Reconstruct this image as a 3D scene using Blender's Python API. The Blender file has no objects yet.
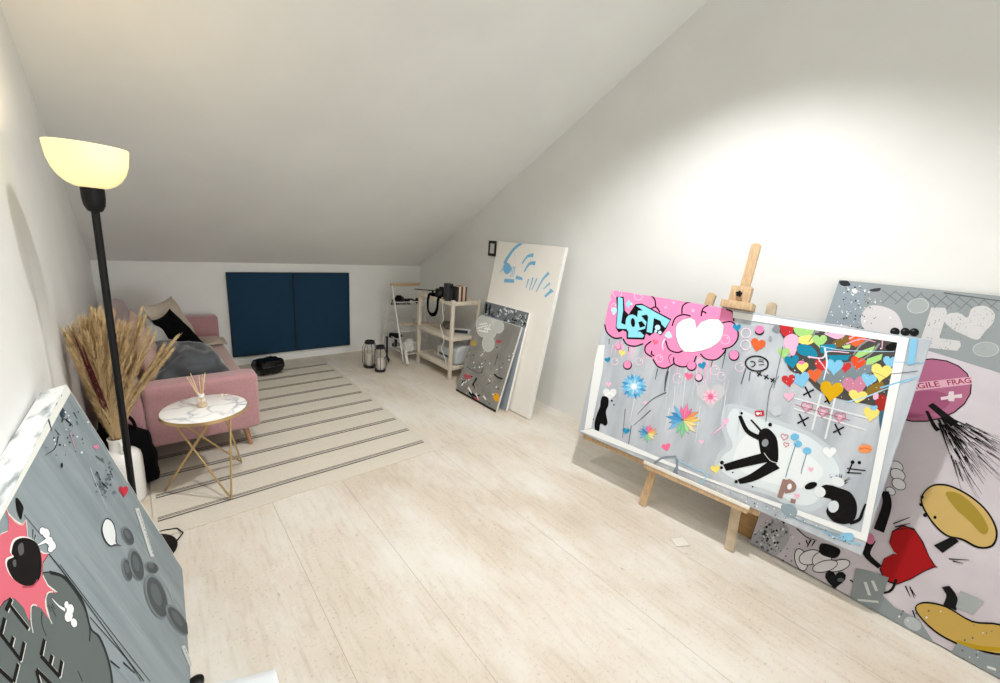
import bpy, bmesh, math, random
from mathutils import Vector, Matrix, Quaternion, noise
from mathutils.geometry import tessellate_polygon
rnd = random.Random(11)
PI = math.pi
SC = bpy.context.scene
COL = SC.collection
V = Vector
Zv = V((0, 0, 1))

# ------------------------------------------------------------------ materials
def lin(h):
    def f(c):
        c /= 255.0
        return c / 12.92 if c <= 0.04045 else ((c + 0.055) / 1.055) ** 2.4
    return tuple(f(int(h[i:i + 2], 16)) for i in (0, 2, 4)) + (1.0,)

MATS = {}
def mat(name, col, rough=0.5, metal=0.0, var=0.0, scale=40.0, bump=0.0, sheen=0.0, trans=0.0, alpha=None, col2=None, stretch=None, ior=1.45, emit=0.0, emit_col=None, coord='Object', spec=None, detail=4.0):
    if name in MATS:
        return MATS[name]
    m = bpy.data.materials.new(name)
    m.use_nodes = True
    nt = m.node_tree
    b = nt.nodes['Principled BSDF']
    b.inputs['Base Color'].default_value = lin(col)
    b.inputs['Roughness'].default_value = rough
    b.inputs['Metallic'].default_value = metal
    b.inputs['IOR'].default_value = ior
    if spec is not None:
        b.inputs['Specular IOR Level'].default_value = spec
    if sheen:
        b.inputs['Sheen Weight'].default_value = sheen
    if alpha is not None:
        b.inputs['Alpha'].default_value = alpha
    if trans:
        b.inputs['Transmission Weight'].default_value = trans
    if emit:
        b.inputs['Emission Color'].default_value = lin(emit_col or col)
        b.inputs['Emission Strength'].default_value = emit
    if var or bump or col2:
        tc = nt.nodes.new('ShaderNodeTexCoord')
        mp = nt.nodes.new('ShaderNodeMapping')
        nt.links.new(tc.outputs[coord], mp.inputs['Vector'])
        if stretch:
            mp.inputs['Scale'].default_value = stretch
        nz = nt.nodes.new('ShaderNodeTexNoise')
        nz.inputs['Scale'].default_value = scale
        nz.inputs['Detail'].default_value = detail
        nt.links.new(mp.outputs['Vector'], nz.inputs['Vector'])
        if var or col2:
            rp = nt.nodes.new('ShaderNodeValToRGB')
            c = lin(col)
            if col2:
                c0, c1 = c, lin(col2)
            else:
                c0 = tuple(max(0, x * (1 - var)) for x in c[:3]) + (1,)
                c1 = tuple(min(1, x * (1 + var)) for x in c[:3]) + (1,)
            rp.color_ramp.elements[0].color = c0
            rp.color_ramp.elements[0].position = 0.35
            rp.color_ramp.elements[1].color = c1
            rp.color_ramp.elements[1].position = 0.65
            nt.links.new(nz.outputs['Fac'], rp.inputs['Fac'])
            nt.links.new(rp.outputs['Color'], b.inputs['Base Color'])
        if bump:
            bp = nt.nodes.new('ShaderNodeBump')
            bp.inputs['Strength'].default_value = bump
            bp.inputs['Distance'].default_value = 0.004
            nt.links.new(nz.outputs['Fac'], bp.inputs['Height'])
            nt.links.new(bp.outputs['Normal'], b.inputs['Normal'])
    MATS[name] = m
    return m

# ------------------------------------------------------------------ mesh collector
class MB:
    def __init__(s):
        s.v = []; s.f = []; s.m = []; s.k = 0
    def add(s, verts, faces, k=None):
        o = len(s.v)
        s.v += [V(p) for p in verts]
        s.f += [tuple(i + o for i in f) for f in faces]
        s.m += [s.k if k is None else k] * len(faces)
        return s
    def from_bm(s, bm, M=None):
        bm.verts.index_update()
        vs = [(M @ v.co) if M else v.co.copy() for v in bm.verts]
        s.add(vs, [tuple(v.index for v in f.verts) for f in bm.faces])
        bm.free()
        return s
    def box(s, c, size, bev=0.0, M=None, seg=2):
        bm = bmesh.new()
        bmesh.ops.create_cube(bm, size=1.0)
        for v in bm.verts:
            v.co = V((v.co.x * size[0], v.co.y * size[1], v.co.z * size[2]))
        if bev > 0:
            bmesh.ops.bevel(bm, geom=bm.edges[:], offset=min(bev, min(size) * 0.49), segments=seg, profile=0.6, affect='EDGES')
        T = Matrix.Translation(V(c))
        return s.from_bm(bm, (M @ T) if M else T)
    def bar(s, p0, p1, w, d, up=(0, 0, 1), bev=0.002):
        p0, p1 = V(p0), V(p1)
        ax = (p1 - p0); L = ax.length; ax.normalize()
        a = V(up).cross(ax)
        if a.length < 1e-4:
            a = V((1, 0, 0)).cross(ax)
        a.normalize(); b = ax.cross(a)
        M = Matrix((a, b, ax)).transposed().to_4x4()
        M.translation = (p0 + p1) / 2
        return s.box((0, 0, 0), (w, d, L), bev, M)
    def tube(s, pts, r, n=10, r1=None, cap=True, closed=False):
        pts = [V(p) for p in pts]
        N = len(pts); rings = []
        prev = None
        for i, p in enumerate(pts):
            if closed:
                t = pts[(i + 1) % N] - pts[i - 1]
            else:
                t = pts[min(i + 1, N - 1)] - pts[max(i - 1, 0)]
            t.normalize()
            if prev is None:
                a = t.orthogonal().normalized()
            else:
                a = (prev - t * prev.dot(t))
                a = a.normalized() if a.length > 1e-6 else t.orthogonal().normalized()
            prev = a
            b = t.cross(a)
            rr = r if r1 is None else r + (r1 - r) * i / (N - 1)
            rings.append([p + a * rr * math.cos(2 * PI * k / n) + b * rr * math.sin(2 * PI * k / n) for k in range(n)])
        vs = [q for R in rings for q in R]
        fs = []
        for i in range(N if closed else N - 1):
            j = (i + 1) % N
            for k in range(n):
                k2 = (k + 1) % n
                fs.append((i * n + k, i * n + k2, j * n + k2, j * n + k))
        if cap and not closed:
            fs.append(tuple(reversed(range(n))))
            fs.append(tuple((N - 1) * n + k for k in range(n)))
        return s.add(vs, fs)
    def lathe(s, prof, c=(0, 0, 0), n=32, cap=True):
        c = V(c); vs = []; fs = []
        for r, z in prof:
            for k in range(n):
                a = 2 * PI * k / n
                vs.append(c + V((r * math.cos(a), r * math.sin(a), z)))
        for i in range(len(prof) - 1):
            for k in range(n):
                k2 = (k + 1) % n
                fs.append((i * n + k, i * n + k2, (i + 1) * n + k2, (i + 1) * n + k))
        if cap:
            if prof[0][0] > 1e-4: fs.append(tuple(reversed(range(n))))
            if prof[-1][0] > 1e-4: fs.append(tuple((len(prof) - 1) * n + k for k in range(n)))
        return s.add(vs, fs)
    def sphere(s, c, r, sq=(1, 1, 1), M=None, u=16, v=10):
        bm = bmesh.new()
        bmesh.ops.create_uvsphere(bm, u_segments=u, v_segments=v, radius=r)
        for q in bm.verts:
            q.co = V((q.co.x * sq[0], q.co.y * sq[1], q.co.z * sq[2]))
        T = Matrix.Translation(V(c))
        return s.from_bm(bm, T @ M if M else T)
    def prism(s, poly, axis, d0, d1):
        """extrude a 2-D polygon; axis 0/1/2 is the extrusion axis"""
        def P(a, b, d):
            return {0: V((d, a, b)), 1: V((a, d, b)), 2: V((a, b, d))}[axis]
        n = len(poly)
        vs = [P(a, b, d0) for a, b in poly] + [P(a, b, d1) for a, b in poly]
        fs = [tuple(range(n)), tuple(reversed(range(n, 2 * n)))] + [(i, i + n, (i + 1) % n + n, (i + 1) % n) for i in range(n)]
        return s.add(vs, fs)
    def build(s, name, mats, parent=None, smooth=True, inv=None, sharp=40, fixn=True):
        me = bpy.data.meshes.new(name)
        vs = [inv @ v for v in s.v] if inv else s.v
        me.from_pydata([tuple(v) for v in vs], [], s.f)
        if not isinstance(mats, (list, tuple)):
            mats = [mats]
        for m in mats:
            me.materials.append(m)
        if len(mats) > 1:
            me.polygons.foreach_set('material_index', s.m)
        me.update()
        if fixn:
            bm = bmesh.new(); bm.from_mesh(me)
            bmesh.ops.recalc_face_normals(bm, faces=bm.faces[:])
            bm.to_mesh(me); bm.free()
        if smooth:
            me.polygons.foreach_set('use_smooth', [True] * len(me.polygons))
            me.set_sharp_from_angle(angle=math.radians(sharp))
        o = bpy.data.objects.new(name, me)
        COL.objects.link(o)
        if parent is not None:
            o.parent = parent
        return o

def tag(o, label=None, cat=None, group=None, kind=None):
    if label: o['label'] = label
    if cat: o['category'] = cat
    if group: o['group'] = group
    if kind: o['kind'] = kind
    return o

FRAMES = {}
def thing(name, label, cat, loc=(0, 0, 0), rz=0.0, group=None, basis=None):
    o = bpy.data.objects.new(name, None)
    o.empty_display_size = 0.05
    COL.objects.link(o)
    if basis is not None:
        M = basis
    else:
        M = Matrix.Translation(V(loc)) @ Matrix.Rotation(rz, 4, 'Z')
    o.matrix_world = M
    FRAMES[o.name] = M
    tag(o, label, cat, group)
    return o

def wpart(name, mb, m, root, **kw):
    """part whose mesh was written in world coordinates"""
    return mb.build(name, m, root, inv=FRAMES[root.name].inverted(), **kw)

def copy_tree(o, parent=None):
    c = o.copy()
    COL.objects.link(c)
    c.parent = parent
    for ch in [x for x in CHILDREN.get(o.name, [])]:
        copy_tree(ch, c)
    return c
CHILDREN = {}

# ------------------------------------------------------------------ camera
cam_d = bpy.data.cameras.new('camera')
cam = bpy.data.objects.new('camera', cam_d)
COL.objects.link(cam)
yaw, pit, roll = math.radians(41.695), math.radians(14.193), math.radians(4.535)
fw = V((math.sin(yaw) * math.cos(pit), math.cos(yaw) * math.cos(pit), -math.sin(pit)))
rt0 = V((math.cos(yaw), -math.sin(yaw), 0)); up0 = rt0.cross(fw)
rt = rt0 * math.cos(roll) + up0 * math.sin(roll)
up = -rt0 * math.sin(roll) + up0 * math.cos(roll)
Mc = Matrix((rt, up, -fw)).transposed().to_4x4()
Mc.translation = V((0, 0, 1.56))
cam.matrix_world = Mc
cam_d.sensor_width = 36.0
cam_d.lens = 409.81 * 36.0 / 1000.0
cam_d.clip_start = 0.02
SC.camera = cam

# ------------------------------------------------------------------ room shell
XL, XR, YB, YF = -0.325, 2.895, 5.01, -4.9
KNEE = 1.10; SL = 0.578
YM = 0.05
ZR = KNEE + SL * (YB - YM)
white = mat('white_wall_paint', 'e6e7e5', 0.75, var=0.02, scale=3.0, bump=0.05)
ceilm = mat('white_ceiling_paint', 'e3e4e2', 0.8, var=0.02, scale=2.5, bump=0.05)

def floor_material():
    m = bpy.data.materials.new('pale_plywood_floor'); m.use_nodes = True
    nt = m.node_tree; N = nt.nodes; Lk = nt.links
    b = N['Principled BSDF']; b.inputs['Roughness'].default_value = 0.62
    tc = N.new('ShaderNodeTexCoord')
    def nz(scale, st, det=5.0, rough=0.6):
        mp = N.new('ShaderNodeMapping'); mp.inputs['Scale'].default_value = st
        Lk.new(tc.outputs['Object'], mp.inputs['Vector'])
        n = N.new('ShaderNodeTexNoise'); n.inputs['Scale'].default_value = scale; n.inputs['Detail'].default_value = det; n.inputs['Roughness'].default_value = rough
        Lk.new(mp.outputs['Vector'], n.inputs['Vector']); return n
    def ramp(fac, stops):
        r = N.new('ShaderNodeValToRGB'); e = r.color_ramp.elements
        while len(e) < len(stops): e.new(0.5)
        for q, (p, c) in zip(e, stops): q.position = p; q.color = c if isinstance(c, tuple) else lin(c)
        Lk.new(fac, r.inputs['Fac']); return r
    def mix(a, c, fac, mode='MIX'):
        x = N.new('ShaderNodeMix'); x.data_type = 'RGBA'; x.blend_type = mode
        Lk.new(a, x.inputs[6])
        if isinstance(c, tuple): x.inputs[7].default_value = c
        else: Lk.new(c, x.inputs[7])
        if isinstance(fac, float): x.inputs[0].default_value = fac
        else: Lk.new(fac, x.inputs[0])
        return x.outputs[2]
    big = ramp(nz(1.1, (1, 0.5, 1)).outputs['Fac'], [(0.3, 'c2b5a3'), (0.5, 'd2c8ba'), (0.7, 'dad4ca')])
    grain = ramp(nz(9, (4.5, 0.5, 1), 7).outputs['Fac'], [(0.3, (0.80, 0.76, 0.70, 1)), (0.5, (1, 1, 1, 1)), (1.0, (1, 1, 1, 1))])
    c = mix(big.outputs['Color'], grain.outputs['Color'], 0.65, 'MULTIPLY')
    fine = ramp(nz(70, (1, 1, 1), 3).outputs['Fac'], [(0.28, (0.72, 0.67, 0.60, 1)), (0.42, (1, 1, 1, 1))])
    c = mix(c, fine.outputs['Color'], 0.85, 'MULTIPLY')
    patch = ramp(nz(2.3, (1, 0.45, 1), 8, 0.7).outputs['Fac'], [(0.46, (0, 0, 0, 1)), (0.74, (1, 1, 1, 1))])
    c = mix(c, lin('dfddd8'), patch.outputs['Color'])
    spots = ramp(nz(26, (1.6, .55, 1), 2).outputs['Fac'], [(0.24, (1, 1, 1, 1)), (0.285, (0, 0, 0, 1))])
    sp = N.new('ShaderNodeMath'); sp.operation = 'MULTIPLY'; sp.inputs[1].default_value = 0.6
    Lk.new(spots.outputs['Color'], sp.inputs[0])
    c = mix(c, lin('8f8578'), sp.outputs[0])
    Lk.new(c, b.inputs['Base Color'])
    bp = N.new('ShaderNodeBump'); bp.inputs['Strength'].default_value = 0.15; bp.inputs['Distance'].default_value = 0.003
    Lk.new(grain.outputs['Color'], bp.inputs['Height']); Lk.new(bp.outputs['Normal'], b.inputs['Normal'])
    return m
floor_m = floor_material()
seam_m = mat('dark_floor_seam', 'ab9d8a', 0.9)

def structure(name, mb, m, **kw):
    o = mb.build(name, m, smooth=False, **kw); o['kind'] = 'structure'; return o

fl = MB()
fl.box(((XL + XR) / 2, (YB + YF) / 2, -0.05), (XR - XL + 0.4, YB - YF + 0.4, 0.1))
fl.k = 1
# butt joints between the plywood sheets: hair-thin inlays
def seam(x0, y0, x1, y1, w=0.004):
    d = V((x1 - x0, y1 - y0, 0)); n = V((-d.y, d.x, 0)).normalized() * w / 2
    a, b = V((x0, y0, 0.0004)), V((x1, y1, 0.0004))
    fl.add([a - n, b - n, b + n, a + n], [(0, 1, 2, 3)])
for x in (0.428, 0.822, 1.53, 2.04):
    seam(x, YF, x, YB, 0.0022)
for x0, x1, y in ((1.53, 2.04, 2.33), (1.53, 2.6, 3.56), (1.53, 2.04, -0.6)):
    seam(x0, y, x1, y, 0.0018)
structure('floor', fl, [floor_m, seam_m], fixn=False)

t = 0.1
gable = [(YF, 0), (YB + t, 0), (YB + t, KNEE - SL * t), (YM, ZR), (YF, ZR - SL * (YM - YF))]
w = MB(); w.prism(gable, 0, XL - t, XL); structure('wall_left', w, white)
w = MB(); w.prism(gable, 0, XR, XR + t); structure('wall_right', w, white)
w = MB(); w.box(((XL + XR) / 2, YB + t / 2, KNEE / 2), (XR - XL, t, KNEE)); structure('wall_back', w, white)
zf = ZR - SL * (YM - YF)
w = MB(); w.box(((XL + XR) / 2, YF - t / 2, zf / 2), (XR - XL, t, zf)); structure('wall_front', w, white)
w = MB()
w.prism([(YB + t, KNEE - SL * t), (YM, ZR), (YF - t, zf - SL * t), (YF - t, zf - SL * t + 0.14), (YM, ZR + 0.14), (YB + t, KNEE - SL * t + 0.14)], 0, XL - t, XR + t)
structure('ceiling', w, ceilm)
# slightly proud skirting along the knee wall
w = MB(); w.box(((XL + XR) / 2, YB - 0.004, 0.03), (XR - XL, 0.008, 0.06), 0.002); structure('baseboard_back', w, white)

# ------------------------------------------------------------------ blue boards on the knee wall
blue = mat('dark_blue_felt', '0e3650', 0.9, var=0.12, scale=300, bump=0.2)
blue_e = mat('dark_blue_edge', '141f2a', 0.8)
def blue_board(x0, x1, label):
    r = thing('wall_board', label, 'board', ((x0 + x1) / 2, YB - 0.03, 0.1), group='dark blue boards on the knee wall')
    hw = (x1 - x0) / 2; h = 0.905
    b = MB(); b.box((0, 0.012, h / 2), (hw * 2 - 0.012, 0.02, h - 0.012), 0.004); b.build('felt_face', blue, r)
    f = MB()
    for sx in (-1, 1): f.box((sx * (hw - 0.004), 0.014, h / 2), (0.008, 0.03, h), 0.001)
    for z in (0.004, h - 0.004): f.box((0, 0.014, z), (hw * 2 - 0.016, 0.03, 0.008), 0.001)
    f.build('edge_frame', blue_e, r)
blue_board(0.648, 1.272, 'dark blue felt board on the low back wall, the half nearer the pink sofa')
blue_board(1.274, 1.905, 'dark blue felt board on the low back wall, the half nearer the lanterns')

# ------------------------------------------------------------------ rug
RX0, RX1, RY0, RY1 = -0.09, 1.525, 2.314, 4.79
def rug_material():
    return mat('cream_flatweave', 'cfc8ba', 0.95, var=0.06, scale=220, bump=0.5)
stripe_m = mat('charcoal_stripe_yarn', '4a4542', 0.95, var=0.15, scale=260)
rug = thing('rug', 'cream flatwoven rug with paired dark stripes under the pink sofa', 'rug', (RX0, RY0, 0))
nx, ny = 34, 52
def rugz(x, y):
    return 0.0065 + 0.0012 * noise.noise(V((x * 3, y * 3, 0)))
b = MB()
gx = [i / nx * (RX1 - RX0) for i in range(nx + 1)]; gy = [j / ny * (RY1 - RY0) for j in range(ny + 1)]
def edge_w(x, y):
    return V((0.006 * noise.noise(V((0, y * 2.2, 4))) if (x < 1e-6 or x > RX1 - RX0 - 1e-6) else 0, 0.007 * noise.noise(V((x * 2.2, 0, 9))) if (y < 1e-6 or y > RY1 - RY0 - 1e-6) else 0, 0))
vs = [V((x, y, rugz(x, y))) + edge_w(x, y) for y in gy for x in gx] + [V((x, y, 0.0006)) + edge_w(x, y) for y in gy for x in gx]
n1 = nx + 1; off = n1 * (ny + 1)
fs = [(j * n1 + i, j * n1 + i + 1, (j + 1) * n1 + i + 1, (j + 1) * n1 + i) for j in range(ny) for i in range(nx)]
fs += [tuple(k + off for k in reversed(f)) for f in fs]
per = [i for i in range(n1)] + [j * n1 + nx for j in range(1, ny + 1)] + [ny * n1 + i for i in range(nx - 1, -1, -1)] + [j * n1 for j in range(ny - 1, 0, -1)]
fs += [(per[i], per[i] + off, per[(i + 1) % len(per)] + off, per[(i + 1) % len(per)]) for i in range(len(per))]
b.add(vs, fs); b.build('woven_field', rug_material(), rug)
for y in (2.477, 2.711, 2.941, 3.182, 3.413, 3.647, 3.89, 4.133, 4.39, 4.63):
    s = MB()
    for dy, hw in ((-0.016, 0.0055), (0.004, 0.0028), (0.016, 0.0028)):
        yy = y - RY0 + dy; n = 48
        pts = [0.02 + (RX1 - RX0 - 0.045) * i / n for i in range(n + 1)]
        vv = []
        for x in pts:
            wob = 0.0035 * noise.noise(V((x * 2, y, 2)))
            for q in (-1, 1): vv.append(V((x, yy + wob + q * hw, rugz(x, yy) + 0.0009)))
        s.add(vv, [(2 * i, 2 * i + 2, 2 * i + 3, 2 * i + 1) for i in range(n)])
    s.build('dark_stripe', stripe_m, rug, fixn=False)

PAINTS = "c6cfd7 dde6ec e9f0f4 dcbfd2 f0a6cb eeb5d3 e6b6d0 c8ccd6 b5bac4 d9dde4 f490c0 f9bcd9 151112 f3d3e5 ffffff 8fdcf4 c4ecf8 c8e9f5 d6eef8 f6f6f4 f3c3dc d07aa5 f3a9cd f4e27a 2790bb f9739c f5708f f6c4de 5eb2e2 3f9ad4 7cc4ea a8d8f2 e9f5fb 5a6a7a f7d774 f7e08a f3e0b0 a8df9a 7fd09a 74b8e4 5ba9dd 4a9bd3 3b8cc6 f46f9f f57fae f0955c f5b760 c9c9cf f2a7c6 f6c9dd e0608f e6e9ee 0d0c0d f4c3e3 56585c 141213 8f9398 dfe4e8 c2364a cf5a78 74bfe8 5d7f96 c3cbd2 eef2f5 f0935a c33a3a 9b7b74 e6edf2 d5dde3 e3e9ee e2e8ec f4b8cf e3e7ea d9688f efb6cc b33a55 4d4a48 7d8a92 8a6d2a 7b6231 c33137 a5d682 f5e07a eeb7d6 1f87a8 e95f2c e06a3d b9dc8a c9383d 82c4e8 e2502c f2de78 ee86b8 e2683a d9a916 c9829f a32e28 3d6880 8c9096 f2cfe2 a9d6ee d9edf5 f2b4d6 f4cadf e9a7c5 333333 f6cfe4 bfe2f2 f7eab0 55575c 66686c 9aa0a8 f4b8d2 c6ced3 f6e3ee eceff0 84bfe0 3a3d42 84909a 9fd3ec 86a0ae 8fa0aa 8cc3e2 5c636a f3f5f6 8a949c 8d9496 8b979f c9c6c8 cfd3d5 717a80 3f4448 e8eaea f0f0ee 2a2d30 3a3e42 6f7678 9ea3a4 b9bdbd b3b7b7 c2c1c2 6d7375 17181a 4a4d50 5d6466 a3617e 93506d cda0b0 8a2038 d3c3c9 d6d6d8 c4748f 9b1418 c2a566 9d8635 b8994f b08f1f d3d1d4 5a5d60 a3a3a8 8b9196 55595d d6d6d6 868d8f 9da2a3 c9cccc aab0b1 d6d8d8 5a6064 78b2d6 9cc6e0 6f7578 23272a d9dcde 3d4347 9aa0a4 b7bcc0 17191b c8cac6 bdbfba eeeeec 5d5f5d 4c4d4b 53504c 1b1b1b b0525f b59a4e e6a01c 161718 e3e3e0 d5d5d2 a8625f 6b6c69 3f403e e8e8e5 2a2a28 98a6ab 8a979c a3afb3 7c8a90 262b2d 5f6868 1c2022 2a2f31 dcdad2 231f20 d46a7a e9e6e2 0f0e0f 5b5b5d a84a58 20242a e9eded 0f1011 c9c2b0 cfd2cf 121212 3b4348 1d2227 4d565b 33424f 2b3135 dfe4e6 8c979c 66727a 59646a cf9fb2 cf7fa0 c3cdd1 c03344 2a1518 1d2023 20262a dde4e4 737c80 4a5154 5d6568 b9c0c2 c6cbca 4b4f52 dfe2dd 3c4144 dde0dc".split()
ART = {}
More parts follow.
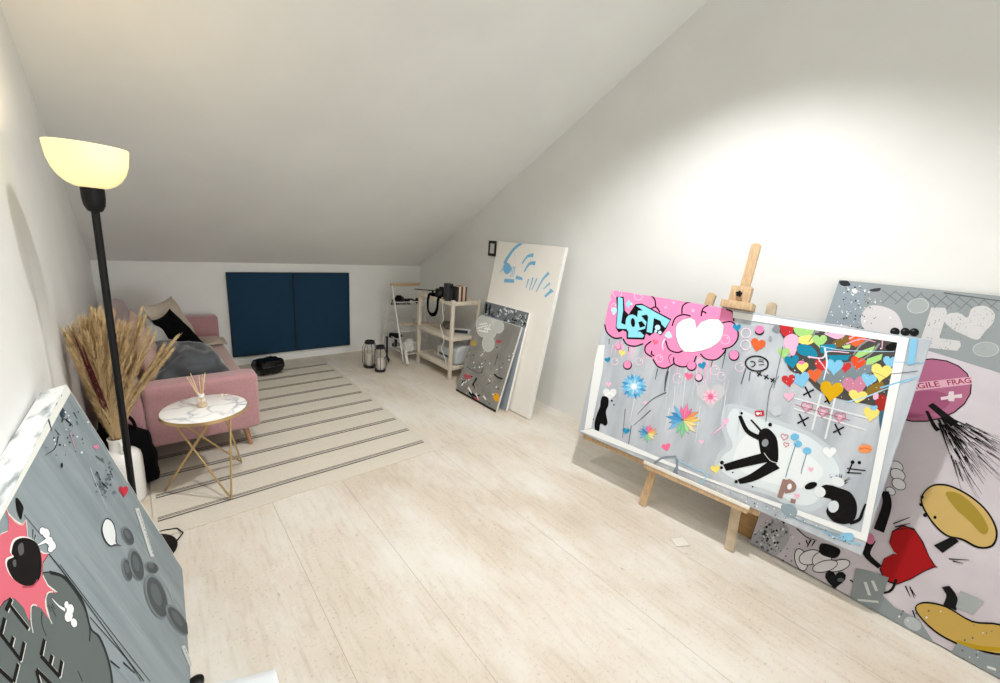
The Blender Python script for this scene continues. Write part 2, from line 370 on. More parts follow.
ART['easel'] = '''
S0:843 485 968 503 1043 487 1141 480 1239 468 1346 411 1392 334 1379 234 1334 121 1255 79 1156 98 1043 85 925 84 868 129 870 214 896 270 843 370
S1:879 472 964 475 1039 462 1137 457 1231 448 1329 393 1373 330 1356 245 1319 147 1257 109 1169 123 1052 114 945 113 887 144 898 213 927 276 872 368
S2:958 327 1017 387 1152 393 1271 351 1319 294 1263 199 1140 163 1009 162 947 196
K3:16.2 2.1 224 688 239 581
K4:8.4 1.9 463 691 471 611
K4:8.7 1.8 714 701 735 576
K4:14.3 2.1 216 704 235 579
K5:10.1 2.2 100 651 104 582
K4:11.9 1.8 639 699 661 567
K4:16.0 2.0 340 680 346 606
K4:8.4 2.1 311 710 337 562
K3:10.3 2.0 366 688 388 553
K4:11.5 1.9 458 693 481 556
K3:15.1 1.9 531 680 549 565
K5:14.3 2.2 174 664 182 580
K3:6.6 1.8 620 695 633 598
K3:13.4 1.9 499 696 511 602
K4:16.1 2.2 159 685 163 616
K3:11.1 1.9 479 712 503 574
K5:9.6 2.1 251 701 256 631
K6:15.2 1.9 470 713 479 628
K3:9.7 2.1 244 682 270 532
K4:13.2 1.8 656 703 668 615
K5:11.0 1.8 641 692 664 558
K6:15.3 2.0 412 696 425 598
K3:6.5 2.1 237 698 250 597
K6:6.4 1.9 457 713 474 599
K3:12.1 2.0 387 686 397 601
K5:15.6 2.0 402 690 411 607
K3:7.8 2.0 380 689 387 612
K3:8.4 1.9 577 684 589 595
K6:8.4 1.9 579 715 587 638
K6:11.7 1.8 600 707 617 596
K3:14.2 2.2 123 664 132 577
K5:8.6 1.8 610 681 627 570
K6:12.5 1.8 650 700 654 641
K6:13.0 1.8 691 706 701 622
K3:10.9 1.8 613 713 625 621
K4:9.4 2.0 424 680 437 584
K4:7.7 2.0 353 696 356 634
K4:10.3 1.8 688 686 711 550
K4:13.5 1.9 545 714 562 600
K3:14.7 2.0 419 702 441 567
K5:12.8 1.8 639 681 643 620
K6:13.4 1.8 663 692 685 562
K5:7.5 2.0 455 713 465 627
K4:6.2 1.9 515 695 538 559
K4:15.6 2.2 130 686 135 615
K5:8.3 2.1 207 704 229 568
K7:4.4 1.6 908 531 930 343
K7:4.1 1.9 592 440 613 241
K7:6.8 1.9 588 518 621 274
K8:8.3 2.1 290 554 329 275
K8:3.9 2.1 353 437 352 315
K8:4.6 1.9 558 532 564 395
K9:2.9 1.9 502 590 533 352
K7:4.1 1.7 823 565 847 367
K7:5.2 1.7 805 608 821 439
K9:4.3 1.9 556 502 598 223
K7:5.4 1.9 555 635 585 405
K8:3.8 2.1 336 455 333 341
K9:6.7 1.9 556 368 565 216
K9:5.9 1.9 593 616 631 353
K9:3.9 1.7 828 540 848 355
K8:3.1 1.7 841 532 872 306
K7:6.6 2.1 292 542 306 358
K7:2.6 1.7 824 624 827 511
K8:5.4 1.8 641 473 675 228
K9:5.9 2.1 334 352 342 196
K9:3.0 1.8 649 638 661 481
K7:7.2 1.8 701 456 727 243
K8:4.0 1.9 623 466 648 256
K7:4.0 1.6 903 593 911 462
K7:4.1 1.6 914 524 936 336
K9:4.8 1.8 717 436 743 223
S10:-6 1006 188 1009 379 1006 543 1004 677 1001 749 997 769 941 800 897 812 855 799 811 765 780 758 741 731 713 695 699 654 705 629 703 630 674 607 639 574 622 529 628 512 633 501 605 466 585 419 591 385 625 341 640 316 676 297 698 259 676 208 677 160 706 99 693 42 713 10 771 1 854
E11:-3.7 942 16.4 2.6 4 -14.9
E11:544.8 960.8 8.8 1.6 2.3 -9.3
E11:423.3 989.3 7.5 1.2 1.9 -7.7
E11:382.8 952.4 7.7 1.3 2 -7.7
K12:10.1 10.1 7 771 37 721 98 695 153 710
K12:9.5 9.5 161 704 197 674 253 675 301 704
K12:9.2 9.2 347 730 320 692 330 653 377 636
K12:8.8 8.8 385 625 425 589 475 590 515 629
K12:8.4 8.4 505 667 519 630 573 625 620 662 627 707
K12:7.8 7.8 645 724 682 702 732 711 760 750 769 781
K12:7.5 7.5 714 921 760 935 794 905 811 854 793 803 749 776
K12:9.2 9.2 263 1015 303 990 322 942
K12:8.5 8.5 487 931 480 974 498 999 532 1014
K12:8.1 8.1 597 936 595 979 619 1007
K12:7.6 7.6 716 998 751 988 769 941
K12:8.5 8.5 449 849 456 900 497 928 540 926
K12:8.6 8.6 433 755 465 707 516 699 545 716
K12:9.1 9.1 296 929 323 944 356 917
K12:8.1 8.1 592 955 603 965 620 957
K12:9.1 9.1 367 673 369 652 389 647
K12:5.0 3.0 429 575 431 504
K12:4.9 2.9 492 603 488 541 500 463
K12:4.4 2.6 717 702 718 660
K12:4.3 2.6 769 781 775 671
K12:5.4 3.2 212 662 218 631
K12:5.7 3.4 65 682 73 645
K12:4.8 2.9 487 682 476 659 496 624
K13:3.5 3.5 444 644 443 632 438 623 428 617 417 617 407 623 401 633 401 644 407 654 417 659 428 659 438 653 444 644
K14:3.9 3.9 426 650 433 645
K13:3.7 3.7 326 594 326 583 319 572 309 566 297 566 287 572 281 582 281 594 287 604 298 610 310 610 320 604 326 594
K14:4.1 4.1 307 601 315 596
K13:3.9 3.9 166 552 165 541 159 531 149 525 137 525 127 531 121 540 121 551 128 561 138 567 150 567 160 561 166 552
K14:4.4 4.4 147 558 155 553
K13:3.3 3.3 585 559 585 544 578 531 566 523 551 523 539 530 532 543 532 558 539 571 551 579 566 579 578 572 585 559
K14:3.8 3.8 563 567 572 561
K13:3.0 3.0 801 633 801 622 796 612 787 606 777 606 767 612 762 622 762 634 767 644 776 650 787 649 796 644 801 633
K14:3.4 3.4 785 640 791 635
K13:3.1 3.1 764 658 764 645 758 634 748 627 736 628 725 634 719 646 719 659 725 670 736 677 748 677 758 670 764 658
K14:3.5 3.5 745 666 753 660
K13:3.0 3.0 774 837 774 824 769 813 758 808 746 808 736 815 730 827 730 840 736 851 746 857 758 856 768 849 774 837
K14:3.4 3.4 756 846 763 840
K13:3.8 3.8 219 998 219 985 211 974 199 969 185 970 173 978 166 990 166 1003 173 1014 186 1019 200 1018 212 1010 219 998
K14:4.2 4.2 197 1008 206 1001
K13:4.0 4.0 75 998 75 983 66 970 51 964 34 965 19 974 11 989 11 1004 20 1017 35 1023 52 1021 67 1012 75 998
K14:4.5 4.5 49 1009 59 1002
K13:2.9 2.9 878 708 878 696 873 685 863 679 852 679 842 686 836 697 836 710 842 720 852 726 863 726 872 719 878 708
K14:3.3 3.3 861 716 868 710
K13:3.2 3.2 715 568 715 554 708 541 697 534 684 534 672 541 665 553 665 568 672 581 683 588 697 588 708 581 715 568
K14:3.6 3.6 694 577 702 570
K13:4.0 4.0 65 903 64 894 59 885 49 881 38 882 28 887 23 896 23 906 29 915 39 919 50 918 59 912 65 903
K14:4.5 4.5 48 911 54 906
P12:42 967 95 975 126 887 158 866 187 940 228 951 434 888 418 823 397 777 357 792 329 760 302 770 302 730 186 708 172 753 146 758 120 737 91 766 74 867
P15:55 967 90 965 114 885 122 801 161 796 171 772 107 761 95 772 79 868
S15:150 844 182 871 224 856 250 806 240 759 198 750 159 785
E12:200.6 821.2 13.5 3.9 10 -27.8
P15:214 902 263 913 276 888 243 874 289 841 289 798 249 778 238 803 258 818 221 851
P12:256 908 287 882 299 776 316 775 300 880
P15:191 932 235 942 429 880 412 828 386 845 373 865 328 875 340 781 304 781 290 876 259 904
P15:185 756 263 774 295 755 287 740 192 721
P12:235 830 256 842 288 816 254 798
E16:365.2 821.8 16.6 3.4 4.2 -16.6
E16:386.6 794.6 10.6 2.3 2.7 -10.7
E16:50.3 875.7 20.6 3.6 5 -19
E16:359.2 796.9 8.8 1.9 2.3 -8.8
E16:53.6 854.2 9.2 1.7 2.2 -8.4
P15:121 929 133 961 154 945 148 904
P16:146 933 162 949 170 929
S17:420 787 438 814 465 787 449 772 428 777
K18:8.9 3.9 426 763 420 727 434 694
P12:555 712 526 732 505 755 483 796 471 839 475 873 502 901 541 919 567 909 587 863 605 904 643 931 694 938 727 911 736 866 725 811 692 770 646 739 604 722
P19:555 714 527 734 507 757 485 797 473 839 477 872 504 900 542 917 568 907 588 863 605 903 643 929 693 936 725 910 734 865 724 812 691 771 645 741 604 724
E12:234.6 544.2 30.5 8.3 7.7 -29.3
E10:232.5 548 25.3 6.8 6.4 -24.3
E12:616.3 642.5 27.3 7.4 7.3 -29.2
E10:614.6 645.9 23.1 6.3 6.2 -24.6
E12:815.3 756.2 25.8 6.5 7.2 -29.3
E10:813.7 759.4 22 5.6 6.1 -25
E12:671.1 587.1 21.6 6.3 5.8 -23.4
E20:669.4 590.4 17.5 5.1 4.7 -18.9
E21:142.8 642.9 20.9 5 5.2 -19.6
E22:140.6 646.8 15.5 3.7 3.8 -14.5
P23:179 621 180 624 186 629 195 630 202 623 202 614 194 605 185 597 179 591 178 589 177 591 171 598 162 606 155 615 155 624 163 630 173 630 178 624
P24:87 549 86 552 88 558 95 563 104 561 108 554 106 544 102 534 101 527 101 524 99 526 92 528 81 530 71 534 66 541 70 549 78 553 85 551
P24:668 668 667 671 668 679 675 684 684 682 689 674 688 662 684 650 683 642 684 639 682 641 674 644 663 646 652 651 648 659 650 668 658 672 665 670
P25:615 589 616 593 621 600 631 601 639 595 640 584 633 573 624 564 619 556 618 553 617 556 611 562 601 570 592 580 591 590 598 598 608 598 614 593
P26:373 737 374 740 379 744 387 744 393 739 392 731 386 723 378 717 373 712 372 710 371 712 367 718 360 725 354 733 354 741 360 746 368 745 373 740
P27:140 389 140 391 143 396 149 398 155 396 157 389 153 382 148 375 145 369 145 368 144 369 139 372 131 375 125 380 123 386 127 392 134 394 139 391
P24:790 918 790 921 793 928 801 930 809 926 811 916 808 906 802 896 799 889 799 886 798 888 791 893 781 899 772 906 770 916 774 924 782 925 788 921
P28:334 432 370 432 395 450 365 452
P29:334 424 368 412 397 421 370 433
P30:332 416 359 393 389 392 368 412
P28:327 409 344 378 371 366 359 393
P29:320 403 325 368 347 348 344 378
P30:312 401 304 365 317 338 325 368
P28:304 401 284 369 286 338 305 365
P29:296 404 266 380 258 350 284 369
P30:290 410 255 397 235 370 267 380
P28:287 417 249 417 222 397 255 396
P29:286 426 252 438 220 428 249 416
P30:289 434 261 457 229 459 252 437
P28:294 441 277 472 248 484 261 456
P29:301 446 296 481 274 503 276 472
P30:309 448 317 484 304 511 295 481
P28:317 448 337 479 334 509 316 484
P29:325 445 353 468 362 497 336 479
P30:330 439 365 451 382 477 353 468
P31:321 426 346 421 366 432 345 437
P30:321 422 341 408 363 410 346 423
P31:319 418 332 397 353 391 342 410
P30:315 415 319 391 336 377 333 399
P31:311 414 305 389 315 369 321 391
P30:307 414 292 393 293 370 307 389
P31:303 416 281 402 273 380 293 392
P30:301 419 275 414 259 396 282 400
P31:300 423 274 428 253 417 276 412
P30:300 427 279 441 256 439 274 426
P31:302 431 289 452 267 459 278 439
P30:306 434 302 459 285 473 287 451
P31:310 435 316 460 306 480 300 458
P30:314 435 329 456 328 478 314 460
P31:317 433 339 447 347 468 327 457
P30:320 430 345 435 360 452 338 449
P32:310 425 326 425 339 433 324 433
P32:310 425 324 417 339 418 326 425
P32:310 425 318 411 331 405 324 417
P32:310 425 310 409 318 397 318 411
P32:310 425 302 410 302 396 310 409
P32:310 425 296 416 289 403 302 411
P32:310 425 294 424 282 416 296 416
P32:310 425 297 432 282 431 294 424
P32:310 425 303 438 290 444 297 432
P32:310 425 311 440 303 452 303 438
P32:310 425 319 439 318 453 311 440
P32:310 425 324 433 332 446 319 438
P33:648 319 713 333 743 354 707 356
P34:649 322 712 334 740 355 707 355
P33:648 319 699 307 729 315 702 331
P35:649 322 699 308 726 318 702 330
P33:648 319 698 281 734 273 709 303
P36:649 322 699 282 731 277 709 302
P33:648 319 671 271 698 253 689 287
P37:649 322 672 272 696 258 688 287
P33:648 319 649 251 667 215 671 258
P38:649 322 650 252 666 220 670 257
P33:648 319 626 267 631 231 648 264
P38:649 322 627 267 631 236 647 264
P33:648 319 595 277 577 236 611 261
P39:649 322 596 276 579 241 610 261
P33:648 319 595 307 572 278 604 285
P40:649 322 596 306 574 282 604 286
P33:648 319 583 327 547 308 584 302
P41:649 322 583 326 549 310 584 303
P33:648 319 603 350 571 344 595 326
P42:649 322 603 348 573 346 595 327
P33:648 319 609 375 575 389 594 357
P39:649 322 609 375 577 389 594 357
P33:648 319 639 378 617 399 618 367
P43:649 322 638 378 618 399 619 368
P33:648 319 659 392 648 427 637 390
P44:649 322 658 392 647 426 638 390
P33:648 319 678 372 679 404 657 380
P43:649 322 677 373 677 404 658 379
P33:648 319 701 366 719 400 686 382
P45:649 322 701 366 716 400 687 381
P33:648 319 700 341 721 365 690 361
P46:649 322 700 342 718 366 691 360
P33:469 169 508 180 528 192 505 193
P34:469 172 508 180 525 194 505 192
P33:469 169 500 164 518 169 501 178
P35:469 172 500 165 516 171 501 178
P33:469 169 499 149 521 144 506 162
P36:469 172 499 150 519 147 505 162
P33:469 169 483 143 499 132 493 153
P37:469 172 483 143 498 135 493 152
P33:469 169 469 131 480 109 482 135
P38:469 172 470 131 479 113 482 135
P33:469 169 455 140 458 118 468 138
P38:469 172 456 139 458 122 468 138
P33:469 169 436 144 426 119 446 136
P39:469 172 437 144 427 123 446 136
P33:469 169 437 162 423 144 442 149
P40:469 172 437 161 424 147 442 150
P33:469 169 430 173 408 160 430 159
P41:469 172 430 172 409 163 430 160
P33:469 169 442 187 423 182 437 173
P42:469 172 441 186 424 184 437 173
P33:469 169 446 202 425 208 436 190
P39:469 172 445 201 426 209 437 191
P33:469 169 463 204 451 215 451 197
P43:469 172 463 204 451 216 451 198
P33:469 169 476 213 469 232 462 211
P44:469 172 475 213 469 233 463 211
P33:469 169 487 202 488 219 475 206
P43:469 172 487 202 487 220 475 205
P33:469 169 501 199 512 218 492 208
P45:469 172 501 199 511 219 492 207
P33:469 169 500 184 514 197 494 196
P46:469 172 500 185 512 199 495 195
P47:748 535 748 548 760 572 787 583 814 568 822 536 808 498 787 462 776 435 775 425 770 433 748 449 713 467 682 491 673 524 691 553 721 560 742 546
P48:761 503 783 504 798 515 780 515
P49:761 501 781 493 800 496 783 504
P48:761 498 776 482 794 478 781 493
P49:759 497 768 475 783 463 776 483
P48:758 496 758 472 768 454 768 475
P49:756 495 748 473 751 452 758 472
P48:754 496 739 479 734 458 748 473
P49:752 498 732 488 721 470 739 478
P48:751 500 730 499 713 487 732 487
P49:751 502 731 510 712 506 730 498
P48:752 504 736 520 717 525 731 510
P49:753 506 744 527 729 540 736 520
P48:755 507 754 531 745 548 744 527
P49:757 507 765 529 762 550 754 530
P48:759 506 774 524 778 544 765 529
P49:760 505 780 515 791 532 773 524
P50:756 501 768 501 776 508 766 508
P50:756 501 765 494 776 494 768 500
P50:756 501 760 489 768 482 765 493
P50:756 501 753 489 755 478 759 489
P50:756 501 747 494 743 483 752 489
P50:756 501 745 501 736 495 746 494
P50:756 501 747 509 736 509 745 502
P50:756 501 753 513 745 521 748 509
P50:756 501 760 513 757 525 754 514
P50:756 501 766 509 769 520 761 513
P51:160 344 160 350 168 364 186 371 204 364 208 346 199 324 184 304 177 288 176 282 173 287 159 295 136 304 117 317 112 335 124 352 143 357 156 349
K14:7.1 7.1 132 305 163 334 195 326
S52:118 297 158 299 173 254 168 203 197 141 186 113 151 114 153 60 131 48 108 98 109 167 117 221 112 263
E52:189.8 288.6 7 2.3 1.7 -6.5
E52:210.6 267.2 5.5 1.9 1.4 -5.2
E52:88.3 123.2 7.4 2.7 1.8 -6.7
E52:104 40.9 5.9 2.3 1.4 -5.3
P24:332 141 332 145 337 152 346 154 354 150 355 140 349 129 340 119 336 111 335 108 334 111 328 116 318 122 309 129 308 139 315 147 324 149 330 144
P25:591 141 591 145 593 154 601 161 612 159 616 150 614 136 609 123 607 113 608 110 606 112 597 114 584 116 573 120 568 129 572 141 581 146 589 144
P27:138 392 138 395 140 401 147 405 155 403 158 396 156 387 151 377 149 371 149 368 148 370 141 373 131 375 122 379 119 386 123 393 130 396 137 394
P53:859 400 859 403 861 409 866 414 873 412 877 405 875 395 872 385 871 378 871 375 869 377 863 379 855 381 846 385 843 392 846 400 852 404 858 402
P53:772 243 772 246 774 250 779 252 784 250 785 244 782 237 778 230 776 225 776 223 775 224 771 227 765 231 760 235 758 241 762 247 767 248 771 245
P23:873 130 873 134 876 143 884 149 893 146 897 136 894 123 888 109 886 99 886 96 884 98 877 102 865 105 855 110 851 120 855 131 864 135 871 133
P27:406 351 406 353 407 357 411 360 416 359 418 354 417 348 414 342 413 337 413 336 412 337 408 338 402 340 396 342 394 347 396 352 401 354 405 353
K53:8.7 3.3 860 379 832 323 810 300
K54:6.4 2.5 515 449 442 379 378 263
K54:5.2 2.6 452 316 405 239 370 185
K54:8.6 6.2 495 578 497 508 504 452
K54:5.3 4.0 357 180 372 42
K54:4.1 2.7 292 267 322 84
K55:17.4 28.3 920 447 971 381 1032 366
K55:8.5 10.7 974 444 1011 419 1040 396
S55:1024 390 1052 427 1098 401 1121 351 1136 278 1109 254 1070 273 1045 319
K55:35.2 48.4 917 147 979 198 1079 277
K55:23.4 53.2 998 104 1056 159 1130 266
E55:898.2 168.5 9.1 4.1 2.6 -10.4
E55:902.7 141 7.1 3.2 2 -8.1
E55:986.9 98.9 7.7 3.7 2.2 -9
E55:924.9 463.1 5.9 2.1 1.7 -6.9
E55:1061.8 449.8 8.1 3.1 2.4 -9.9
E55:960.7 139.5 3.9 1.8 1.1 -4.5
E55:1063.8 107.4 3.7 1.8 1.1 -4.4
E56:1062.8 350.7 14.1 -0.4 -1.1 -20.9
K57:3.1 3.1 1070 299 1104 272 1134 272
P58:980 495 1017 512 1027 485 990 467
P14:996 489 996 491 997 494 1001 495 1004 494 1005 490 1003 485 1001 480 999 477 999 476 999 477 996 479 992 481 989 484 988 488 990 492 993 492 995 491
K14:3.2 3.2 1008 499 1012 485
K59:3.0 3.0 1133 417 1134 420 1137 424 1142 426 1147 422 1147 414 1144 407 1139 400 1136 395 1136 392 1135 394 1131 399 1125 404 1120 410 1119 417 1123 423 1129 423 1133 419 1133 417
K59:3.0 3.0 1149 381 1150 383 1152 386 1156 388 1159 385 1160 379 1157 373 1153 368 1151 364 1151 363 1150 364 1148 367 1143 371 1139 375 1139 381 1142 385 1146 385 1149 383 1149 381
E60:1174 427.3 16.7 6.7 4 -16.9
E60:1193.7 398.3 15.7 6.5 3.8 -16
E60:1235.8 380.3 16.1 6.8 3.9 -16.6
K61:3.0 3.0 1186 395 1184 278 1185 217
K61:2.9 2.9 1237 365 1237 290 1239 262
P62:1060 541 1060 547 1064 558 1076 563 1087 556 1091 541 1085 524 1076 507 1072 495 1072 490 1070 494 1060 501 1045 510 1032 521 1029 536 1036 550 1048 553 1057 546
P63:1315 417 1315 422 1319 432 1328 437 1338 431 1341 418 1336 403 1329 388 1326 377 1326 373 1324 376 1316 382 1304 389 1294 399 1291 412 1296 424 1306 427 1313 421
E64:1432.7 473.1 22.3 9.3 4.4 -19.3
K65:2.6 2.6 1414 462 1430 476 1453 477
P66:1176 206 1198 209 1196 107 1175 106
S66:1194 210 1219 212 1236 195 1234 167 1215 148 1198 143
E67:1210.4 180.2 8.7 1.2 0.4 -15.7
P66:1230 127 1250 130 1250 109 1230 106
S55:1368 139 1376 193 1342 193 1323 223 1341 254 1393 261 1434 256 1464 212 1471 150 1448 111 1410 99 1382 113
E68:1388.8 166.7 18.4 0.6 -1 -29.8
E69:1325.7 209.5 22.3 0.4 -1 -26
K55:14.6 6.0 1458 121 1485 153 1488 198 1490 234
E55:1288 222.7 19.6 21.1 7.4 -12.4
K55:3.5 0.9 1394 292 1413 325
K55:3.6 0.9 1374 290 1364 313
K55:3.6 0.9 1380 293 1376 326
K55:3.6 0.9 1389 294 1391 302
K55:3.6 0.9 1371 287 1372 286
K55:3.6 0.9 1384 294 1384 308
K55:3.6 0.9 1369 285 1361 293
K55:3.6 0.9 1375 290 1366 318
K55:3.7 0.9 1368 283 1341 304
K55:3.6 0.9 1384 294 1385 317
K55:3.6 0.9 1383 293 1384 327
K55:3.5 0.9 1398 288 1413 301
K55:3.6 0.9 1384 294 1385 322
K55:3.5 0.9 1399 286 1409 294
K55:3.5 0.9 1395 291 1418 322
K55:3.6 0.9 1383 293 1383 301
E70:1375.2 285 26 2.9 0.7 -23.1
K55:5.3 5.3 1406 394 1403 339
K55:5.1 5.1 1394 360 1457 378
K55:5.2 5.2 1397 341 1446 360
E55:1405.9 396.3 6.4 2.9 2 -8.8
E55:1428.4 404.1 5.6 2.5 1.8 -7.8
P71:1249 154 1249 156 1250 160 1254 163 1258 161 1260 155 1258 148 1255 142 1253 137 1253 135 1252 137 1249 139 1244 142 1240 145 1238 151 1241 156 1245 158 1248 156
P71:1269 303 1269 305 1270 309 1274 311 1278 309 1279 304 1277 298 1274 292 1273 288 1273 286 1272 288 1269 290 1265 293 1261 296 1259 301 1262 306 1265 307 1268 305
K72:7.1 7.1 1126 615 1411 612
K72:7.1 7.1 1138 564 1417 557
K72:7.8 7.8 1224 667 1231 485
K72:7.6 7.6 1279 665 1288 462
K12:7.0 7.0 1158 640 1193 680
K12:7.0 7.0 1155 685 1190 637
K12:6.7 6.7 1245 632 1268 660
K12:6.8 6.8 1243 663 1266 631
K12:7.0 7.0 1168 496 1205 541
K12:7.1 7.1 1165 545 1202 494
K12:6.6 6.6 1309 503 1341 543
K12:6.6 6.6 1306 546 1338 501
K73:3.5 3.5 1186 597 1186 600 1190 608 1199 609 1206 603 1207 591 1201 580 1194 570 1190 562 1189 559 1188 561 1182 568 1173 577 1165 587 1164 598 1170 606 1179 606 1184 600 1186 597
E74:1186.4 587.9 9 3.1 2.7 -11.5
K73:3.4 3.4 1250 593 1251 597 1255 604 1263 606 1270 599 1271 588 1265 577 1258 567 1254 559 1254 556 1253 559 1247 566 1238 574 1231 584 1230 595 1236 603 1244 603 1249 597 1250 593
E74:1251 584.8 8.6 3 2.6 -11.2
K73:3.3 3.3 1316 591 1316 595 1320 602 1328 604 1334 597 1335 587 1330 576 1323 566 1320 558 1319 555 1318 558 1313 564 1304 572 1297 582 1296 593 1302 601 1309 601 1315 595 1316 591
E74:1316.5 583.1 8.3 3 2.5 -11
K75:2.6 2.6 1138 584 1248 582 1354 580
S76:981 963 1124 975 1269 980 1420 986 1434 942 1440 856 1450 729 1456 635 1436 670 1382 672 1298 666 1220 677 1174 708 1138 735 1080 745 1054 788 1066 830 1021 888
S77:1171 774 1269 837 1367 870 1376 789 1343 751 1256 703 1202 716
S78:1377 741 1417 788 1432 751 1398 713
S79:1211 924 1252 962 1268 937 1228 899
P80:979 965 1040 965 1046 928 1023 906 1000 918
S81:1041 968 1082 974 1124 971 1123 941 1097 921 1062 928
S82:1074 917 1126 938 1139 908 1114 887 1076 893
S83:1016 895 1043 928 1074 915 1081 872 1075 820 1037 846
S83:1171 959 1237 977 1246 961 1223 941 1188 948
P81:1157 931 1157 936 1162 947 1172 950 1183 942 1187 927 1181 912 1173 897 1169 885 1169 881 1167 885 1158 893 1144 903 1132 915 1128 930 1135 942 1146 943 1155 936
P81:1030 837 1030 841 1034 850 1043 853 1053 847 1056 835 1051 821 1044 808 1040 798 1040 795 1038 798 1030 805 1018 813 1007 823 1004 835 1010 845 1020 847 1028 841
S84:1078 871 1108 889 1147 876 1169 844 1145 831 1096 837
P84:1071 805 1070 810 1073 822 1083 828 1096 823 1101 809 1098 791 1092 773 1089 760 1090 756 1087 759 1077 765 1061 772 1047 781 1041 796 1046 810 1058 814 1067 809
P84:1165 899 1218 915 1230 900 1197 859 1176 864
P84:1204 857 1285 877 1283 852 1227 830
P85:1259 976 1323 986 1322 957 1303 924 1282 923 1264 951
P86:1289 950 1289 954 1292 960 1299 962 1306 957 1308 947 1305 937 1300 927 1297 920 1297 917 1296 919 1290 925 1281 931 1273 940 1271 949 1275 957 1282 958 1288 953
P87:1247 911 1276 928 1278 907 1257 903
P81:1294 858 1309 898 1361 941 1358 913 1325 877
P81:1350 845 1348 876 1393 911 1394 884 1370 857
P88:1192 814 1193 819 1198 829 1208 830 1217 820 1219 805 1212 790 1203 777 1198 767 1197 763 1195 767 1188 777 1177 789 1167 803 1166 818 1173 829 1184 828 1191 819
P88:1280 828 1280 832 1283 840 1291 843 1299 838 1302 826 1298 813 1292 802 1289 793 1289 789 1287 792 1281 798 1270 806 1261 815 1258 826 1263 836 1272 837 1278 832
P89:1240 826 1240 832 1246 843 1259 846 1271 836 1273 819 1266 801 1256 784 1250 771 1250 766 1247 771 1238 781 1223 794 1210 809 1207 827 1215 840 1228 840 1238 831
P90:1320 862 1321 867 1327 874 1337 875 1345 864 1346 850 1338 837 1328 826 1322 817 1321 814 1320 818 1314 828 1303 840 1294 855 1294 869 1302 878 1312 876 1319 867
P91:1121 785 1121 790 1125 798 1134 802 1143 796 1146 784 1141 770 1135 758 1131 748 1131 744 1129 747 1122 754 1110 761 1100 771 1097 783 1103 793 1112 795 1119 789
E92:1114.4 796.3 13.7 3.6 2 -8.6
P93:1176 761 1175 767 1179 778 1189 783 1201 777 1205 763 1201 746 1194 729 1191 717 1191 713 1189 716 1179 723 1165 731 1152 741 1147 755 1153 769 1164 772 1173 766
P89:1127 727 1125 733 1129 747 1140 756 1155 751 1162 734 1159 713 1152 691 1150 676 1151 671 1147 674 1135 681 1117 687 1100 697 1093 714 1098 731 1111 737 1123 732
P88:1081 706 1080 712 1083 722 1093 728 1104 723 1109 710 1106 693 1100 677 1097 665 1097 661 1095 664 1085 670 1071 676 1058 685 1053 698 1058 711 1069 716 1078 710
P94:1256 714 1257 722 1265 737 1281 741 1297 727 1299 704 1289 680 1274 659 1266 642 1265 636 1263 642 1251 656 1231 673 1215 693 1212 717 1224 734 1241 735 1253 722
P95:1329 759 1329 768 1334 785 1349 793 1366 783 1373 761 1367 734 1357 709 1352 690 1352 683 1349 688 1335 699 1313 711 1294 727 1287 750 1295 771 1312 776 1325 766
P89:1373 797 1374 802 1380 810 1390 811 1399 802 1400 787 1392 773 1383 761 1378 751 1377 747 1375 751 1369 761 1357 773 1348 787 1347 802 1355 811 1365 810 1372 802
P89:1423 892 1423 897 1427 905 1436 907 1445 900 1447 887 1442 873 1434 861 1431 851 1430 848 1429 851 1422 859 1411 869 1402 880 1400 894 1405 903 1415 904 1421 897
P91:1406 844 1406 851 1413 862 1426 864 1438 852 1440 833 1431 814 1419 798 1413 784 1412 779 1410 784 1401 797 1386 812 1373 830 1371 850 1381 863 1395 862 1404 851
P91:1354 710 1355 715 1361 724 1374 727 1385 719 1386 704 1378 689 1367 676 1361 665 1360 661 1358 665 1349 673 1335 683 1323 696 1321 711 1330 722 1343 722 1352 715
S96:1416 715 1444 731 1459 678 1447 656 1428 667
E83:1413.5 717.6 8.8 -1.4 -0.6 -17.1
P91:1415 647 1415 652 1420 662 1431 664 1440 656 1442 641 1435 625 1427 611 1422 600 1421 595 1419 599 1412 608 1400 619 1390 632 1388 648 1395 659 1406 660 1413 652
P89:1420 669 1419 672 1421 676 1425 678 1430 675 1431 669 1429 662 1426 655 1424 650 1424 648 1424 650 1420 653 1415 657 1410 661 1408 668 1411 673 1415 674 1419 671
S97:1442 644 1455 663 1464 611 1464 569
S55:1395 946 1423 973 1432 945 1410 926
K98:9.0 4.5 1138 989 1133 958 1120 903
K98:9.5 4.7 1352 984 1312 933 1297 880
K98:8.1 4.1 1373 955 1355 902 1320 851
K99:7.5 3.8 1133 831 1191 839 1202 875 1280 887
K100:4.6 2.3 1172 893 1246 893 1348 911 1428 930
K101:8.2 4.1 1187 889 1213 815 1218 736
K102:5.0 2.5 1212 953 1208 996
K102:4.5 2.3 1377 983 1386 930
K103:6.0 3.0 1265 951 1287 973 1321 984
K104:7.1 3.5 1260 925 1306 960 1358 958
K100:6.2 3.1 1322 659 1376 698 1434 755 1505 821
K105:2.3 1.1 1357 805 1389 820 1427 808
K103:5.0 2.5 1175 831 1206 798 1230 769
E106:1329.7 739.7 1.1 0.3 0.3 -1.5
E106:1364.3 932.8 1.2 0.3 0.4 -1.7
E107:1115.4 732.2 2.3 0.7 0.7 -2.9
E14:1381.4 932.6 2.2 0.5 0.7 -3
E107:1091 923.2 2.5 0.6 0.7 -3.2
E14:1113.8 652.2 1.7 0.5 0.5 -2.1
E107:1252.4 731.5 1.6 0.5 0.5 -2.1
E14:1182.2 819 1.9 0.5 0.6 -2.4
E106:1325.6 750.6 1.7 0.5 0.5 -2.3
